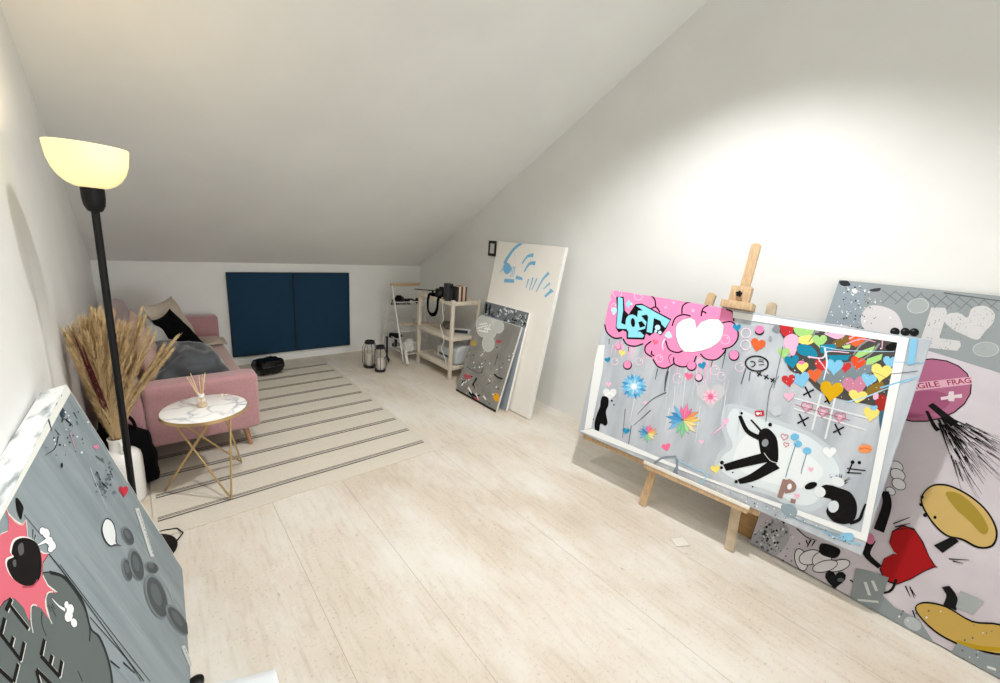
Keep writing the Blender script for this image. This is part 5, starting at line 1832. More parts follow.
ART['grey'] = '''
E178:132.5 719.4 118.8 25.8 50.8 -111
E178:337.7 756.3 75.7 16.6 27.6 -62.5
E178:266.9 568.2 88.1 22 34.6 -76.4
E178:255 691.7 78.1 17.7 31.6 -70.2
E178:237.8 794.8 129.6 26.9 22.2 -49.6
E179:132.5 719.4 108.2 23.5 47.5 -103.9
E179:337.7 756.3 65.8 14.4 24.6 -55.5
E179:266.9 568.2 77.9 19.5 31.5 -69.5
E179:255 691.7 67.8 15.4 28.4 -63.2
K180:11.6 11.6 51 676 164 730
K180:11.6 11.6 62 718 168 755
K180:11.5 11.5 151 658 187 745
K180:11.4 11.4 192 668 219 752
K180:11.3 11.3 149 697 247 709
K180:11.4 11.4 74 660 219 674
K181:9.1 9.1 50 271 258 263 289 292
K182:11.3 11.3 297 275 300 334
K183:8.6 8.6 437 507 445 396
K184:16.9 16.9 471 319 527 304 592 310
K181:6.5 6.5 408 194 462 231
S185:49 184 153 209 160 171 83 151
S185:361 628 428 640 432 614 383 604
S185:300 29 364 46 368 22 321 8
S186:5 523 63 548 108 519 52 490
S187:551 157 603 162 630 120 595 89 551 114
K188:27.7 13.9 251 212 220 113
K188:20.5 10.3 218 152 268 109
K188:24.1 12.1 71 125 60 80
K188:27.2 13.6 174 78 300 42 361 72
K188:20.2 10.1 204 48 333 4
K189:23.9 12.0 64 72 90 120
K189:27.5 13.8 170 86 249 53
K189:16.6 8.3 108 116 123 151
K189:17.8 8.9 301 71 367 26
K189:21.6 10.8 415 82 468 62
E190:127 -35.8 8.8 3.1 2.6 -5.4
E191:360.8 198.7 7.7 2.5 2.3 -5.1
E192:276.4 515 4.5 1.2 1.3 -3
E190:172.8 28.2 8.2 2.8 2.5 -5.1
E193:696.5 161.3 6.2 2.2 1.9 -4.4
E191:347 269.5 8.3 2.6 2.5 -5.5
E192:105.3 81.5 4.3 1.4 1.3 -2.7
E194:111.9 207.5 5.7 1.8 1.7 -3.6
E190:665 407.5 6.7 2 2 -4.7
E194:369.2 395.7 7.4 2.1 2.2 -5
E192:601.2 311.5 8 2.5 2.4 -5.6
E191:777.5 310.4 4.9 1.6 1.5 -3.5
E192:26.5 369.6 5.6 1.5 1.7 -3.5
E190:218.6 432.1 10.3 2.8 3.1 -6.7
E192:744.1 246.9 3.6 1.2 1.1 -2.6
E194:263 361.9 9.7 2.8 2.9 -6.3
E190:37.7 137.1 7.1 2.2 2.1 -4.4
E194:144.6 340.5 9.8 2.8 2.9 -6.3
E192:526.4 375.6 9.4 2.8 2.9 -6.5
E191:83.1 73.3 5.8 1.9 1.7 -3.6
E190:590.3 526.6 7.6 2.1 2.3 -5.4
E194:547.7 216.5 9.4 3.1 2.9 -6.4
E192:158.4 -70.3 9.6 3.4 2.9 -6
E193:501.4 389.9 4.1 1.2 1.2 -2.8
E190:133.9 272.1 4.5 1.3 1.4 -2.9
E190:147.9 160.5 12.1 3.9 3.6 -7.7
E191:573.7 204.5 10.4 3.5 3.2 -7.1
E193:361.7 68.8 10.5 3.6 3.2 -6.8
E191:119.9 144.9 4.9 1.6 1.5 -3.1
E191:656.2 120 4.6 1.6 1.4 -3.2
E193:580.1 208.9 9.8 3.3 3 -6.7
E190:804.3 218.2 7.5 2.6 2.3 -5.4
E192:694.2 371.2 8.8 2.7 2.7 -6.3
E191:221.1 117.1 9.8 3.2 3 -6.3
E194:699.1 496.6 4.1 1.2 1.3 -3
E194:605 496.1 9.9 2.8 3 -7
E193:401.4 563.8 9.5 2.4 2.9 -6.5
E193:642.4 375.6 8 2.5 2.4 -5.6
E193:725.6 426 6.6 2 2 -4.7
E194:278.5 334.3 8.3 2.4 2.5 -5.4
E191:13.4 385.8 8.5 2.3 2.5 -5.3
E191:328.8 465.3 7.4 2 2.2 -4.9
E193:3.2 237.8 12.7 3.8 3.8 -7.9
E192:395.2 123.8 5.5 1.9 1.7 -3.6
E194:286.4 384.1 4.8 1.4 1.4 -3.2
E194:244.4 320 10.7 3.2 3.2 -7
E194:797 251 9 3.1 2.8 -6.5
E191:197.1 442.7 6.1 1.6 1.8 -4
E191:-52.7 432.7 10.4 2.7 3.1 -6.5
E190:38.4 411.5 6.6 1.8 2 -4.1
E194:628.5 563.4 7.9 2.1 2.4 -5.6
E192:463.2 384.7 4.6 1.3 1.4 -3.1
E192:604.7 512.6 8.5 2.4 2.6 -6
E194:178.3 297.2 8.1 2.4 2.4 -5.2
E192:508.2 260.9 5.8 1.9 1.8 -3.9
E192:696 502.6 6.6 1.9 2 -4.7
E192:73 164.8 10.5 3.3 3.2 -6.6
E192:651.7 537.2 4 1.1 1.2 -2.8
E194:533.8 139.4 9.7 3.3 2.9 -6.6
E191:43.1 319.2 7.5 2.1 2.2 -4.7
E193:106.9 408.8 10.8 2.9 3.2 -6.9
E190:-2.7 254.3 5.3 1.6 1.6 -3.3
E192:798 180.8 6.4 2.3 2 -4.6
E194:420.6 248.9 6.5 2.1 2 -4.3
E194:538.9 402.8 6.3 1.8 1.9 -4.3
E193:449.3 475.9 7.4 2 2.2 -5.1
E191:477.7 297.1 5 1.6 1.5 -3.4
E192:288.9 153.5 9.6 3.1 2.9 -6.2
E191:639.8 340.5 9.1 2.8 2.8 -6.4
E193:94.4 131.5 11.3 3.6 3.4 -7
E192:103.3 299 5.2 1.5 1.6 -3.3
E193:479 555.9 5.8 1.5 1.8 -4
E191:322.2 -65.3 6.6 2.4 2 -4.2
E191:118.4 63.4 8.8 2.9 2.6 -5.5
E190:640.9 161.5 9.5 3.3 2.9 -6.6
E192:501.2 414.1 9.2 2.7 2.8 -6.3
E192:182.5 -110.6 4.6 1.7 1.4 -2.9
E193:522.3 43.7 9.4 3.4 2.9 -6.3
E193:567 144.2 6.9 2.4 2.1 -4.7
E193:298.7 403.4 8.5 2.4 2.5 -5.6
E191:422.6 226.1 4.3 1.4 1.3 -2.8
E192:829.1 192.6 8.1 2.9 2.5 -5.9
E191:512.3 255.5 6.2 2 1.9 -4.2
E193:176 200.6 11.8 3.7 3.5 -7.5
E191:432.5 240.1 5.9 1.9 1.8 -4
E190:433.3 289 7.3 2.3 2.2 -4.9
E194:232 450.7 10.5 2.8 3.2 -6.9
E190:335.4 -7.9 7.5 2.7 2.2 -4.8
E191:259.3 -79.4 10.2 3.7 3.1 -6.4
E193:403.8 353.2 5.8 1.7 1.7 -3.9
E194:438.4 240.6 9.8 3.1 3 -6.6
E192:13.6 366.6 11.9 3.3 3.5 -7.4
E190:245 481.5 8.5 2.2 2.5 -5.6
E194:673.8 453.3 7 2.1 2.1 -5
E191:680.9 510 5.9 1.7 1.8 -4.2
E191:121.3 356.7 7.7 2.2 2.3 -4.9
E191:245.8 408 7.8 2.2 2.3 -5.1
E192:213.3 279.2 8.8 2.6 2.7 -5.7
E193:-86.9 439.8 13.3 3.4 4 -8.2
E194:691.3 112.5 8.4 3 2.6 -5.8
E190:485.2 366.3 10.2 3 3.1 -6.9
E190:684.2 218.2 3.6 1.2 1.1 -2.5
E191:723.4 287 3.4 1.1 1 -2.4
E194:-12.2 340.2 8.5 2.4 2.6 -5.3
E194:750.6 125.8 8.3 3 2.5 -5.9
E192:296.2 403.5 6.4 1.8 1.9 -4.2
E193:575.6 507.9 7.2 2 2.2 -5.1
E192:266.1 95 6.2 2.1 1.9 -4
E193:545.1 442.3 7.4 2.1 2.2 -5.1
E193:168.5 197.5 4.6 1.4 1.4 -2.9
P195:-7 -3 634 1 635 18 -3 16'''
ART['left'] = '''
K196:1.4 1.0 583 458 586 388 587 318
K197:1.7 1.0 476 134 481 -7 472 20
K197:3.5 1.0 1061 293 1061 157 1066 20
K196:2.3 1.0 631 462 628 359 625 255
K198:1.9 1.0 218 752 223 633 211 513
K198:1.0 1.0 405 241 404 151 406 60
K199:2.1 1.0 334 587 330 523 326 459
K199:3.3 1.0 387 594 385 452 387 311
K199:3.1 1.0 1012 240 1013 72 1014 20
K198:1.8 1.0 962 408 957 341 962 274
K197:2.6 1.0 338 658 332 471 333 283
K196:1.9 1.0 156 159 155 43 162 20
K199:4.0 1.0 213 836 212 659 214 482
K196:3.9 1.0 286 666 292 519 278 371
K199:3.4 1.0 695 672 695 599 690 527
K199:2.9 1.0 853 366 855 237 862 109
K199:1.5 1.0 1072 429 1066 343 1069 256
K197:3.6 1.0 465 310 468 175 469 41
K196:2.3 1.0 842 630 847 437 833 245
K196:2.1 1.0 123 610 126 515 121 421
K197:2.6 1.0 730 141 726 43 728 20
K197:1.9 1.0 548 212 546 60 556 20
K197:2.9 1.0 1016 107 1014 16 1007 20
K198:4.0 1.0 321 180 321 66 313 20
K196:3.3 1.0 1430 257 1428 204 1434 151
K197:2.0 1.0 454 819 457 637 462 454
K197:1.4 1.0 1056 533 1051 354 1049 176
K196:2.2 1.0 1146 341 1145 194 1138 46
K197:1.7 1.0 259 171 257 87 260 20
K199:2.6 1.0 1202 247 1205 89 1193 20
K198:2.3 1.0 1132 362 1138 215 1125 68
K197:1.5 1.0 1199 751 1204 622 1206 492
K199:2.9 1.0 639 104 645 -72 640 20
K199:1.7 1.0 57 107 57 -69 54 20
K199:3.3 1.0 711 780 712 635 708 491
K198:1.2 1.0 1379 390 1378 317 1383 244
K197:3.6 1.0 384 358 378 249 380 141
K197:3.6 1.0 562 712 560 619 555 525
K199:2.1 1.0 1264 406 1270 260 1272 114
K198:1.6 1.0 1172 196 1172 13 1175 20
K198:1.9 1.0 590 729 594 545 591 360
K198:3.5 1.0 1097 538 1098 395 1097 252
K196:3.6 1.0 247 611 245 482 245 352
K196:3.3 1.0 248 724 246 618 251 512
K196:1.5 1.0 1034 604 1039 506 1037 407
K196:3.7 1.0 1178 420 1180 361 1182 302
K197:2.2 1.0 1044 175 1042 43 1038 20
K199:2.7 1.0 1362 271 1361 173 1364 76
K198:2.9 1.0 187 283 192 230 185 177
K196:2.6 1.0 298 556 292 497 293 438
K197:1.8 1.0 225 625 230 426 233 226
K198:3.6 1.0 256 427 262 324 260 221
K198:3.8 1.0 1262 366 1258 292 1265 218
K199:1.0 1.0 318 294 320 163 312 32
K197:3.1 1.0 800 711 802 590 798 468
K197:1.0 1.0 1328 506 1329 409 1323 313
K199:3.3 1.0 205 819 202 672 213 525
K198:2.2 1.0 87 842 91 765 89 689
K198:3.7 1.0 1386 808 1385 743 1389 679
K197:1.2 1.0 1337 325 1338 158 1329 20
K197:1.9 1.0 596 258 596 124 603 20
K199:4.0 1.0 1322 163 1322 37 1320 20
K198:3.5 1.0 821 490 818 415 822 340
K197:1.2 1.0 259 848 254 718 258 588
K198:1.4 1.0 839 682 840 526 836 369
K196:3.0 1.0 878 485 876 428 886 370
K199:1.0 1.0 391 504 397 399 390 294
K198:1.3 1.0 1124 774 1120 637 1115 500
K198:1.3 1.0 745 642 751 512 749 381
K196:3.5 1.0 1254 687 1249 527 1255 368
K196:3.9 1.0 394 699 396 601 403 503
K197:2.0 1.0 695 484 700 358 703 233
K197:3.9 1.0 235 256 238 98 230 20
K196:3.6 1.0 340 764 340 599 333 433
K196:2.7 1.0 1264 592 1266 445 1263 298
K197:3.4 1.0 340 488 345 329 335 171
K196:1.0 1.0 1126 321 1123 234 1124 148
K196:1.8 1.0 1227 116 1233 -46 1230 20
K196:3.2 1.0 863 823 860 684 867 544
K197:2.1 1.0 1316 783 1320 597 1322 410
K196:1.3 1.0 1200 792 1203 626 1198 459
K196:1.9 1.0 259 166 257 44 251 20
K197:2.0 1.0 882 301 876 172 891 42
K199:1.9 1.0 1194 258 1193 95 1200 20
K198:2.5 1.0 1315 368 1318 175 1307 20
K199:1.8 1.0 1251 498 1247 300 1244 102
K199:1.7 1.0 333 494 330 382 341 269
K196:1.2 1.0 650 340 651 257 649 175
K199:1.3 1.0 616 613 619 433 625 254
K198:3.4 1.0 87 349 81 220 88 90
S200:639 803 687 754 701 700 686 636 648 600 653 559 618 510 560 483 465 492 242 726 239 902 337 904 439 911 533 885
S201:635 802 678 757 690 705 676 642 640 606 643 565 610 519 554 493 461 504 246 728 241 898 339 901 440 907 529 884
K202:9.6 5.3 661 781 696 731 701 680 682 635 643 607 607 600
K202:4.0 2.4 548 771 523 762 508 741
K202:3.5 3.5 508 624 496 603
K203:4.7 4.7 707 803 702 673 686 467 678 336
K203:3.4 3.4 715 756 707 576 701 301
K203:3.6 3.6 672 612 681 435 667 352
K203:6.7 3.3 620 506 631 460
K203:7.3 3.6 658 448 669 386
P204:696 962 684 942 688 919 698 901 724 894 685 873 682 838 696 812 712 799 671 807 636 799 626 776 636 740 614 768 595 773 573 762 554 744 559 771 550 797 532 802 505 795 519 819 520 845 510 860 491 870 464 875 479 894 482 918 493 946 541 941 580 947 619 937 644 924 673 933
P205:691 961 679 941 683 918 692 900 718 894 680 873 677 838 690 811 706 799 666 807 631 798 621 776 631 740 609 768 590 773 568 762 550 744 554 771 546 796 527 801 501 795 515 818 516 844 506 859 487 869 460 875 475 894 478 918 489 946 537 940 575 947 614 936 639 924 668 933
P206:690 963 679 943 683 920 692 902 718 895 679 874 677 840 690 813 706 801 665 809 631 800 621 778 630 742 609 770 590 775 568 763 549 746 554 773 546 798 527 803 501 797 515 820 515 846 506 861 487 871 460 876 475 895 478 919 489 947 537 942 575 948 614 937 639 925 667 934
S207:596 893 600 902 635 905 673 883 694 849 673 823 627 809 592 816 563 839 549 873 559 897 575 903
S208:597 888 601 897 636 900 674 878 695 844 674 818 629 804 593 811 564 834 550 868 560 893 576 898
S209:632 888 653 880 635 868 616 875
S209:585 886 596 881 584 874 576 879
K210:5.0 2.5 554 841 583 815 609 809
E211:746.8 839.5 12.5 -10.1 -12.1 -4.3
E211:753.6 826.8 16.7 -11.3 -11.9 -8.1
E211:743.4 811.2 15.7 -13.3 -13 -4.4
E211:741.5 798.3 17.8 -10.6 -8.3 -11.1
E211:724.2 798.7 11.1 -9.8 -9.5 -3.2
K211:12.4 3.8 736 818 711 830 693 839
E212:746.8 839.5 10.4 -8.4 -10.5 -3.7
E212:753.6 826.8 14.3 -9.7 -10.7 -7.2
E212:743.4 811.2 13.6 -11.5 -11.4 -3.8
E212:741.5 798.3 15.2 -9.1 -7.5 -10
E212:724.2 798.7 9.1 -8 -8 -2.7
K212:9.5 1.9 736 818 711 830 693 839
S213:742 943 751 936 747 915 727 910 705 907 709 919 723 932
K214:3.6 1.8 682 933 683 916 695 899 713 896
K203:3.2 1.4 719 867 692 859
K203:3.2 1.4 713 855 693 854
K203:1.9 1.9 728 905 731 846
E211:630.2 704 8.1 -8.9 -10.4 -3
E211:630.1 688.3 12.7 -14.3 -14.2 -4
E211:609 688.6 10.9 -15.4 -18.8 -0.7
E211:607.5 666.4 11.9 -11.8 -9.7 -6.3
K211:12.0 3.7 613 705 605 727 604 753
E212:630.2 704 6.3 -6.9 -8.9 -2.6
E212:630.1 688.3 10.9 -12.2 -12.7 -3.6
E212:609 688.6 9.4 -13.3 -17.1 -0.6
E212:607.5 666.4 9.9 -9.8 -8.6 -5.6
K212:9.2 1.8 613 705 605 727 604 753
K202:3.0 1.3 580 759 569 747
K202:3.1 1.8 583 751 573 728
K202:3.1 1.3 592 749 586 735
K204:3.0 3.0 547 734 558 754 576 769 604 770 622 756
K204:2.8 2.8 486 779 505 793 532 803 544 798 549 789
K215:8.9 8.9 474 856 508 855
K215:9.0 9.0 492 854 485 790
K216:9.2 9.2 473 859 507 857
K216:9.4 9.4 491 857 484 793
K215:8.1 8.1 424 852 414 786
K215:8.2 8.2 424 850 458 854
K215:8.3 8.3 420 819 442 821
K215:8.6 8.6 413 789 453 792
K216:8.4 8.4 424 854 414 789
K216:8.6 8.6 424 852 458 856
K216:8.6 8.6 420 822 441 823
K216:8.9 8.9 413 791 452 794
K215:7.5 7.5 367 850 366 790
K215:8.0 8.0 367 789 405 791
K216:7.8 7.8 366 852 366 792
K216:8.3 8.3 367 791 404 793
K215:9.4 9.4 458 741 457 675
K215:9.5 9.5 459 740 497 743
K215:9.5 9.5 456 711 484 710
K215:9.9 9.9 457 677 494 678
K216:9.8 9.8 458 744 456 678
K216:9.9 9.9 458 743 497 745
K216:9.9 9.9 455 714 483 713
K216:10.3 10.3 457 680 493 681
K215:9.0 9.0 426 743 426 677
K215:8.4 8.4 424 742 402 720
K215:8.4 8.4 379 759 402 720
K215:8.3 8.3 379 759 380 693
K216:9.4 9.4 425 746 426 680
K216:8.7 8.7 423 745 401 723
K216:8.7 8.7 379 761 401 723
K216:8.7 8.7 379 761 380 696
K217:19.7 5.9 1324 948 1313 918 1251 912
K218:15.2 4.6 1290 911 1320 867
K218:12.5 3.7 1180 985 1138 954 1142 932
K217:13.6 4.1 1403 883 1399 857
K219:10.0 3.0 1165 924 1178 896
K218:4.1 1.2 1160 903 1087 897 1004 918
K217:8.7 2.6 1345 724 1389 671
K218:18.3 5.5 1268 701 1250 668 1268 627
K218:11.8 3.5 1390 631 1374 605
K217:13.0 3.9 1230 672 1227 635
S220:1295 939 1333 931 1331 914 1290 911 1272 924
E221:1167.3 906.7 4.7 -2.4 -3.2 -1
E222:1338.5 897.8 6.2 -2.8 -4 -1.1
E222:1107.4 901.5 4.2 -2.2 -2.9 -0.9
E219:1208.7 818.4 4.8 -2.6 -3.2 -0.8
E219:1376.2 854.4 7.5 -3.5 -4.8 -1.3
E221:1728.6 785.4 12.5 -5.2 -7.5 -1.5
E219:1133.8 956.5 4.2 -2 -2.9 -1
E221:1330 871.2 3 -1.4 -2 -0.5
E223:1222.4 986.4 2.9 -1.2 -1.9 -0.7
E221:1105.7 975.2 6.2 -2.9 -4.3 -1.5
E219:1036.9 926 3.6 -2 -2.5 -0.9
E222:1117.8 910.5 5.7 -3 -3.9 -1.3
E221:1097 948.9 4.2 -2.1 -2.9 -1
E219:1270.6 850.2 6.4 -3.2 -4.2 -1.1
E219:1118 916.1 3.6 -1.9 -2.5 -0.8
E219:1266 868.8 6.7 -3.3 -4.5 -1.3
E222:1321.3 887 5.9 -2.7 -3.9 -1.1
E221:1152.8 870.9 3.8 -2 -2.6 -0.8
E223:1288.3 887.1 3.8 -1.8 -2.5 -0.7
E221:1124.4 914.9 4.7 -2.4 -3.2 -1
E223:1285.3 903.3 5.3 -2.5 -3.5 -1
E221:1324.5 807.8 7.1 -3.7 -4.7 -1.1
E221:1225.1 937.7 7.2 -3.3 -4.8 -1.5
E219:1243.6 863.2 4.5 -2.3 -3 -0.8
E223:1201.7 916.6 7.1 -3.4 -4.8 -1.5
E219:1267.8 878.9 2.8 -1.4 -1.9 -0.5
E223:1116.3 985.2 5.1 -2.4 -3.5 -1.3
E221:1314.7 865.1 3.5 -1.7 -2.3 -0.6
E222:1479.9 806.1 10.2 -4.8 -6.4 -1.5
E223:1183.9 922 6.4 -3.1 -4.3 -1.4
E223:1319.7 881.7 6.3 -2.9 -4.1 -1.1
E219:1305.6 916.7 7.8 -3.5 -5.1 -1.5
E223:1292.5 909.6 6.1 -2.8 -4 -1.2
E221:1122.5 852.9 3.4 -1.9 -2.4 -0.7
E222:1295.5 832.5 6 -3.1 -4 -1
E222:1309.9 953 5.3 -2.2 -3.5 -1.1
E223:1154.6 922.5 6.9 -3.4 -4.7 -1.5
E219:1025.8 967.5 5.7 -2.9 -4 -1.5
E219:1187.8 848.5 2.9 -1.6 -2 -0.6
E223:1214.2 904.7 3 -1.5 -2 -0.6
E219:1308.8 799 5.4 -2.9 -3.6 -0.9
E221:1218.3 868 5.3 -2.7 -3.5 -1
E221:1129.9 886.4 7 -3.7 -4.8 -1.5
E222:1243.9 885.7 4.3 -2.1 -2.9 -0.8
E219:1210.2 869.8 4.2 -2.1 -2.8 -0.8
E222:1248.5 792.6 8.2 -4.5 -5.4 -1.3
E222:1329.9 914.6 6.9 -3.1 -4.5 -1.3
E219:1329.9 947.8 6.5 -2.7 -4.3 -1.3
E223:1256.5 962.3 4 -1.7 -2.7 -0.9
E219:1369.1 849.3 7.2 -3.4 -4.6 -1.2
E219:1565.8 891.2 3.9 -1.5 -2.5 -0.6
E221:1546.4 796 5.2 -2.3 -3.2 -0.7
E219:1321.1 908.1 2.8 -1.2 -1.8 -0.5
E221:1448.8 864.3 6.5 -2.9 -4.1 -1.1
E222:1160.5 868.8 4.2 -2.2 -2.8 -0.8
E219:1209.9 853.9 7.8 -4.1 -5.2 -1.5
E221:1299.4 877 8.1 -3.9 -5.3 -1.5
E222:1301.3 903.4 3.2 -1.5 -2.1 -0.6
E221:1310.5 898.5 5.9 -2.7 -3.9 -1.1
E219:1062.6 885.2 4.1 -2.3 -2.9 -0.9
E224:1354 654.1 8.4 -5.1 -5.4 -0.9
E225:1232.2 655.6 14.6 -9.6 -9.6 -1.8
E224:1297.8 587.3 15.7 -10.6 -10.2 -1.5
E224:1234.1 634.8 8.6 -5.8 -5.7 -1
E225:1218.9 667.2 11.9 -7.8 -7.9 -1.5
E224:1281.5 637.8 16 -10.4 -10.4 -1.8
E225:1364 627.5 6.5 -4.1 -4.2 -0.7
E225:1337.9 622.1 8.5 -5.4 -5.5 -0.9
E225:1242.8 666 6.6 -4.3 -4.4 -0.8
E225:1404.3 637.5 11.5 -6.9 -7.4 -1.2
E225:1198.9 689.5 11.8 -7.7 -7.9 -1.6
E224:1338.3 629 17.7 -11.1 -11.4 -1.8
E224:1187.1 650.7 7.9 -5.4 -5.3 -1
E224:1204.2 629.8 6.6 -4.5 -4.4 -0.8
E224:1432.5 642.1 11.8 -6.9 -7.5 -1.2
E225:1256.6 691 12.2 -7.6 -8.1 -1.6
E225:1249.2 684.1 6.9 -4.4 -4.6 -0.9
E224:1239.9 674.1 12.2 -7.9 -8.1 -1.5
E225:1307.9 615.6 11.1 -7.3 -7.3 -1.1
E225:1249.4 666.6 6 -3.9 -4 -0.7
E225:1248.7 701.6 9.1 -5.6 -6 -1.2
E224:1248.5 669.4 5.9 -3.8 -3.9 -0.7
E224:1357.4 621.4 8.5 -5.3 -5.5 -0.9
E225:1380 687.7 15.2 -8.7 -9.7 -1.8
E225:1415.7 622.8 10.8 -6.5 -6.9 -1.1
E224:1214.6 656.5 7 -4.7 -4.7 -0.9
E225:1347.7 638.8 12 -7.4 -7.8 -1.3
E224:1305.3 642.9 12.1 -7.7 -7.9 -1.3
E224:1161.6 681.4 8.6 -5.8 -5.8 -1.2
E225:1217 638.9 6.9 -4.7 -4.6 -0.8
K226:5.9 3.6 1265 871 1215 819
P227:1409 735 1412 735 1422 733 1435 728 1442 721 1436 719 1421 721 1404 724 1393 726 1390 726 1391 727 1387 732 1380 740 1375 747 1381 749 1394 747 1405 741 1409 736
K228:5.0 2.5 1234 736 1194 686 1149 607
P229:1406 532 1413 532 1433 527 1455 515 1461 502 1446 499 1416 506 1385 516 1365 521 1359 521 1361 523 1359 532 1352 547 1350 559 1364 563 1388 556 1406 544 1409 535
K230:4.5 4.5 1389 558 1353 528
E231:1055 852.8 6.4 -3.8 -10.7 -3.2
S232:1101 611 1132 574 1104 547 1060 537 1075 510 1041 541 1004 567 995 603 1027 626
S233:1095 610 1122 577 1097 552 1052 544 1061 524 1043 545 1009 568 1003 600 1033 621
E234:1172.1 475.6 47.8 -28.8 -15.1 -31.8
E235:1173.9 470.4 40.6 -24.6 -13.3 -28.1
E236:1176.1 479.6 21.2 -12.7 -7.6 -15.9
E234:1007 464.2 32.4 -26.4 -36.1 -19.8
E235:1008.3 459.4 27.5 -22.5 -31.9 -17.4
E236:1010.5 467.9 14.4 -11.7 -18.2 -10
E234:1089.5 408 54.7 -43 -51.4 -32.2
E235:1091.1 402.7 46.4 -36.6 -45.5 -28.4
E236:1093.4 411.8 24.2 -18.9 -26 -16.3
E234:1079.1 259.6 86.2 -74.9 -60.6 -55.1
E235:1080.7 253.8 72.8 -63.5 -53.6 -48.6
E236:1083.1 263.4 37.6 -32.4 -30.6 -27.8
E234:1111.4 89.4 65.9 -54 0.9 -88.1
E235:1113.2 82.8 55.9 -46 0.9 -77.7
E236:1115.6 93.3 29 -23.7 0.5 -43.6
E234:1193.8 297 31.8 -49.5 -48.5 20.8
E235:1195.8 291 27 -42.2 -43 18.6
E236:1198.1 301 14.2 -21.9 -24.7 10.5
K237:7.2 3.6 1210 157 1180 116 1186 71
P238:1394 441 1439 411 1279 279 1238 308
T239:11.2 1408 419 1277 291 FRAGILE FRAGILE
P238:999 74 1030 41 993 -24 950 -3
T239:9.7 1010 47 972 -6 FRAG
P240:1504 960 673 961 334 957 315 946 642 954 1496 928
K241:19.2 7.7 1200 992 1172 965 1142 936
K241:14.5 5.8 1332 982 1309 962 1254 969
K241:10.3 4.1 1405 979 1385 953
P242:1494 0 1500 0 1500 959 1494 959'''
# ------------------------------------------------------------------ painted pictures
def paint(c):
    return mat('paint_' + c, c, 0.65, spec=0.12)
def catmull(p, closed, sub=4):
    n = len(p); out = []
    for i in range(n if closed else n - 1):
        p0 = p[i - 1] if (closed or i > 0) else p[0]
        p1 = p[i]; p2 = p[(i + 1) % n]
        p3 = p[(i + 2) % n] if (closed or i + 2 < n) else p[-1]
        for k in range(sub):
            t_ = k / sub
            out.append((p1 * 2 + (p2 - p0) * t_ + (p0 * 2 - p1 * 5 + p2 * 4 - p3) * t_ ** 2 + (p1 * 3 - p0 - p2 * 3 + p3) * t_ ** 3) * 0.5)
    if not closed: out.append(p[-1])
    return out
def clip(poly, w, h):
    for ax, lim, sg in ((0, 0, 1), (0, w, -1), (1, 0, 1), (1, h, -1)):
        out = []
        for i in range(len(poly)):
            a, b_ = poly[i - 1], poly[i]
            ia, ib = (a[ax] - lim) * sg >= 0, (b_[ax] - lim) * sg >= 0
            if ia != ib:
                t_ = (lim - a[ax]) / (b_[ax] - a[ax]); out.append(a + (b_ - a) * t_)
            if ib: out.append(b_)
        poly = out
        if len(poly) < 3: return []
    return poly
_font = {}
def glyph_mesh(txt):
    if txt not in _font:
        cu = bpy.data.curves.new('lettering', 'FONT'); cu.body = txt; cu.size = 1.0; cu.resolution_u = 3; cu.offset = 0.012
        ob = bpy.data.objects.new('lettering', cu); COL.objects.link(ob)
        dg = bpy.context.evaluated_depsgraph_get()
        me = ob.evaluated_get(dg).to_mesh()
        _font[txt] = ([v.co.copy() for v in me.vertices], [tuple(p.vertices) for p in me.polygons])
        ob.evaluated_get(dg).to_mesh_clear()
        bpy.data.objects.remove(ob); bpy.data.curves.remove(cu)
    return _font[txt]
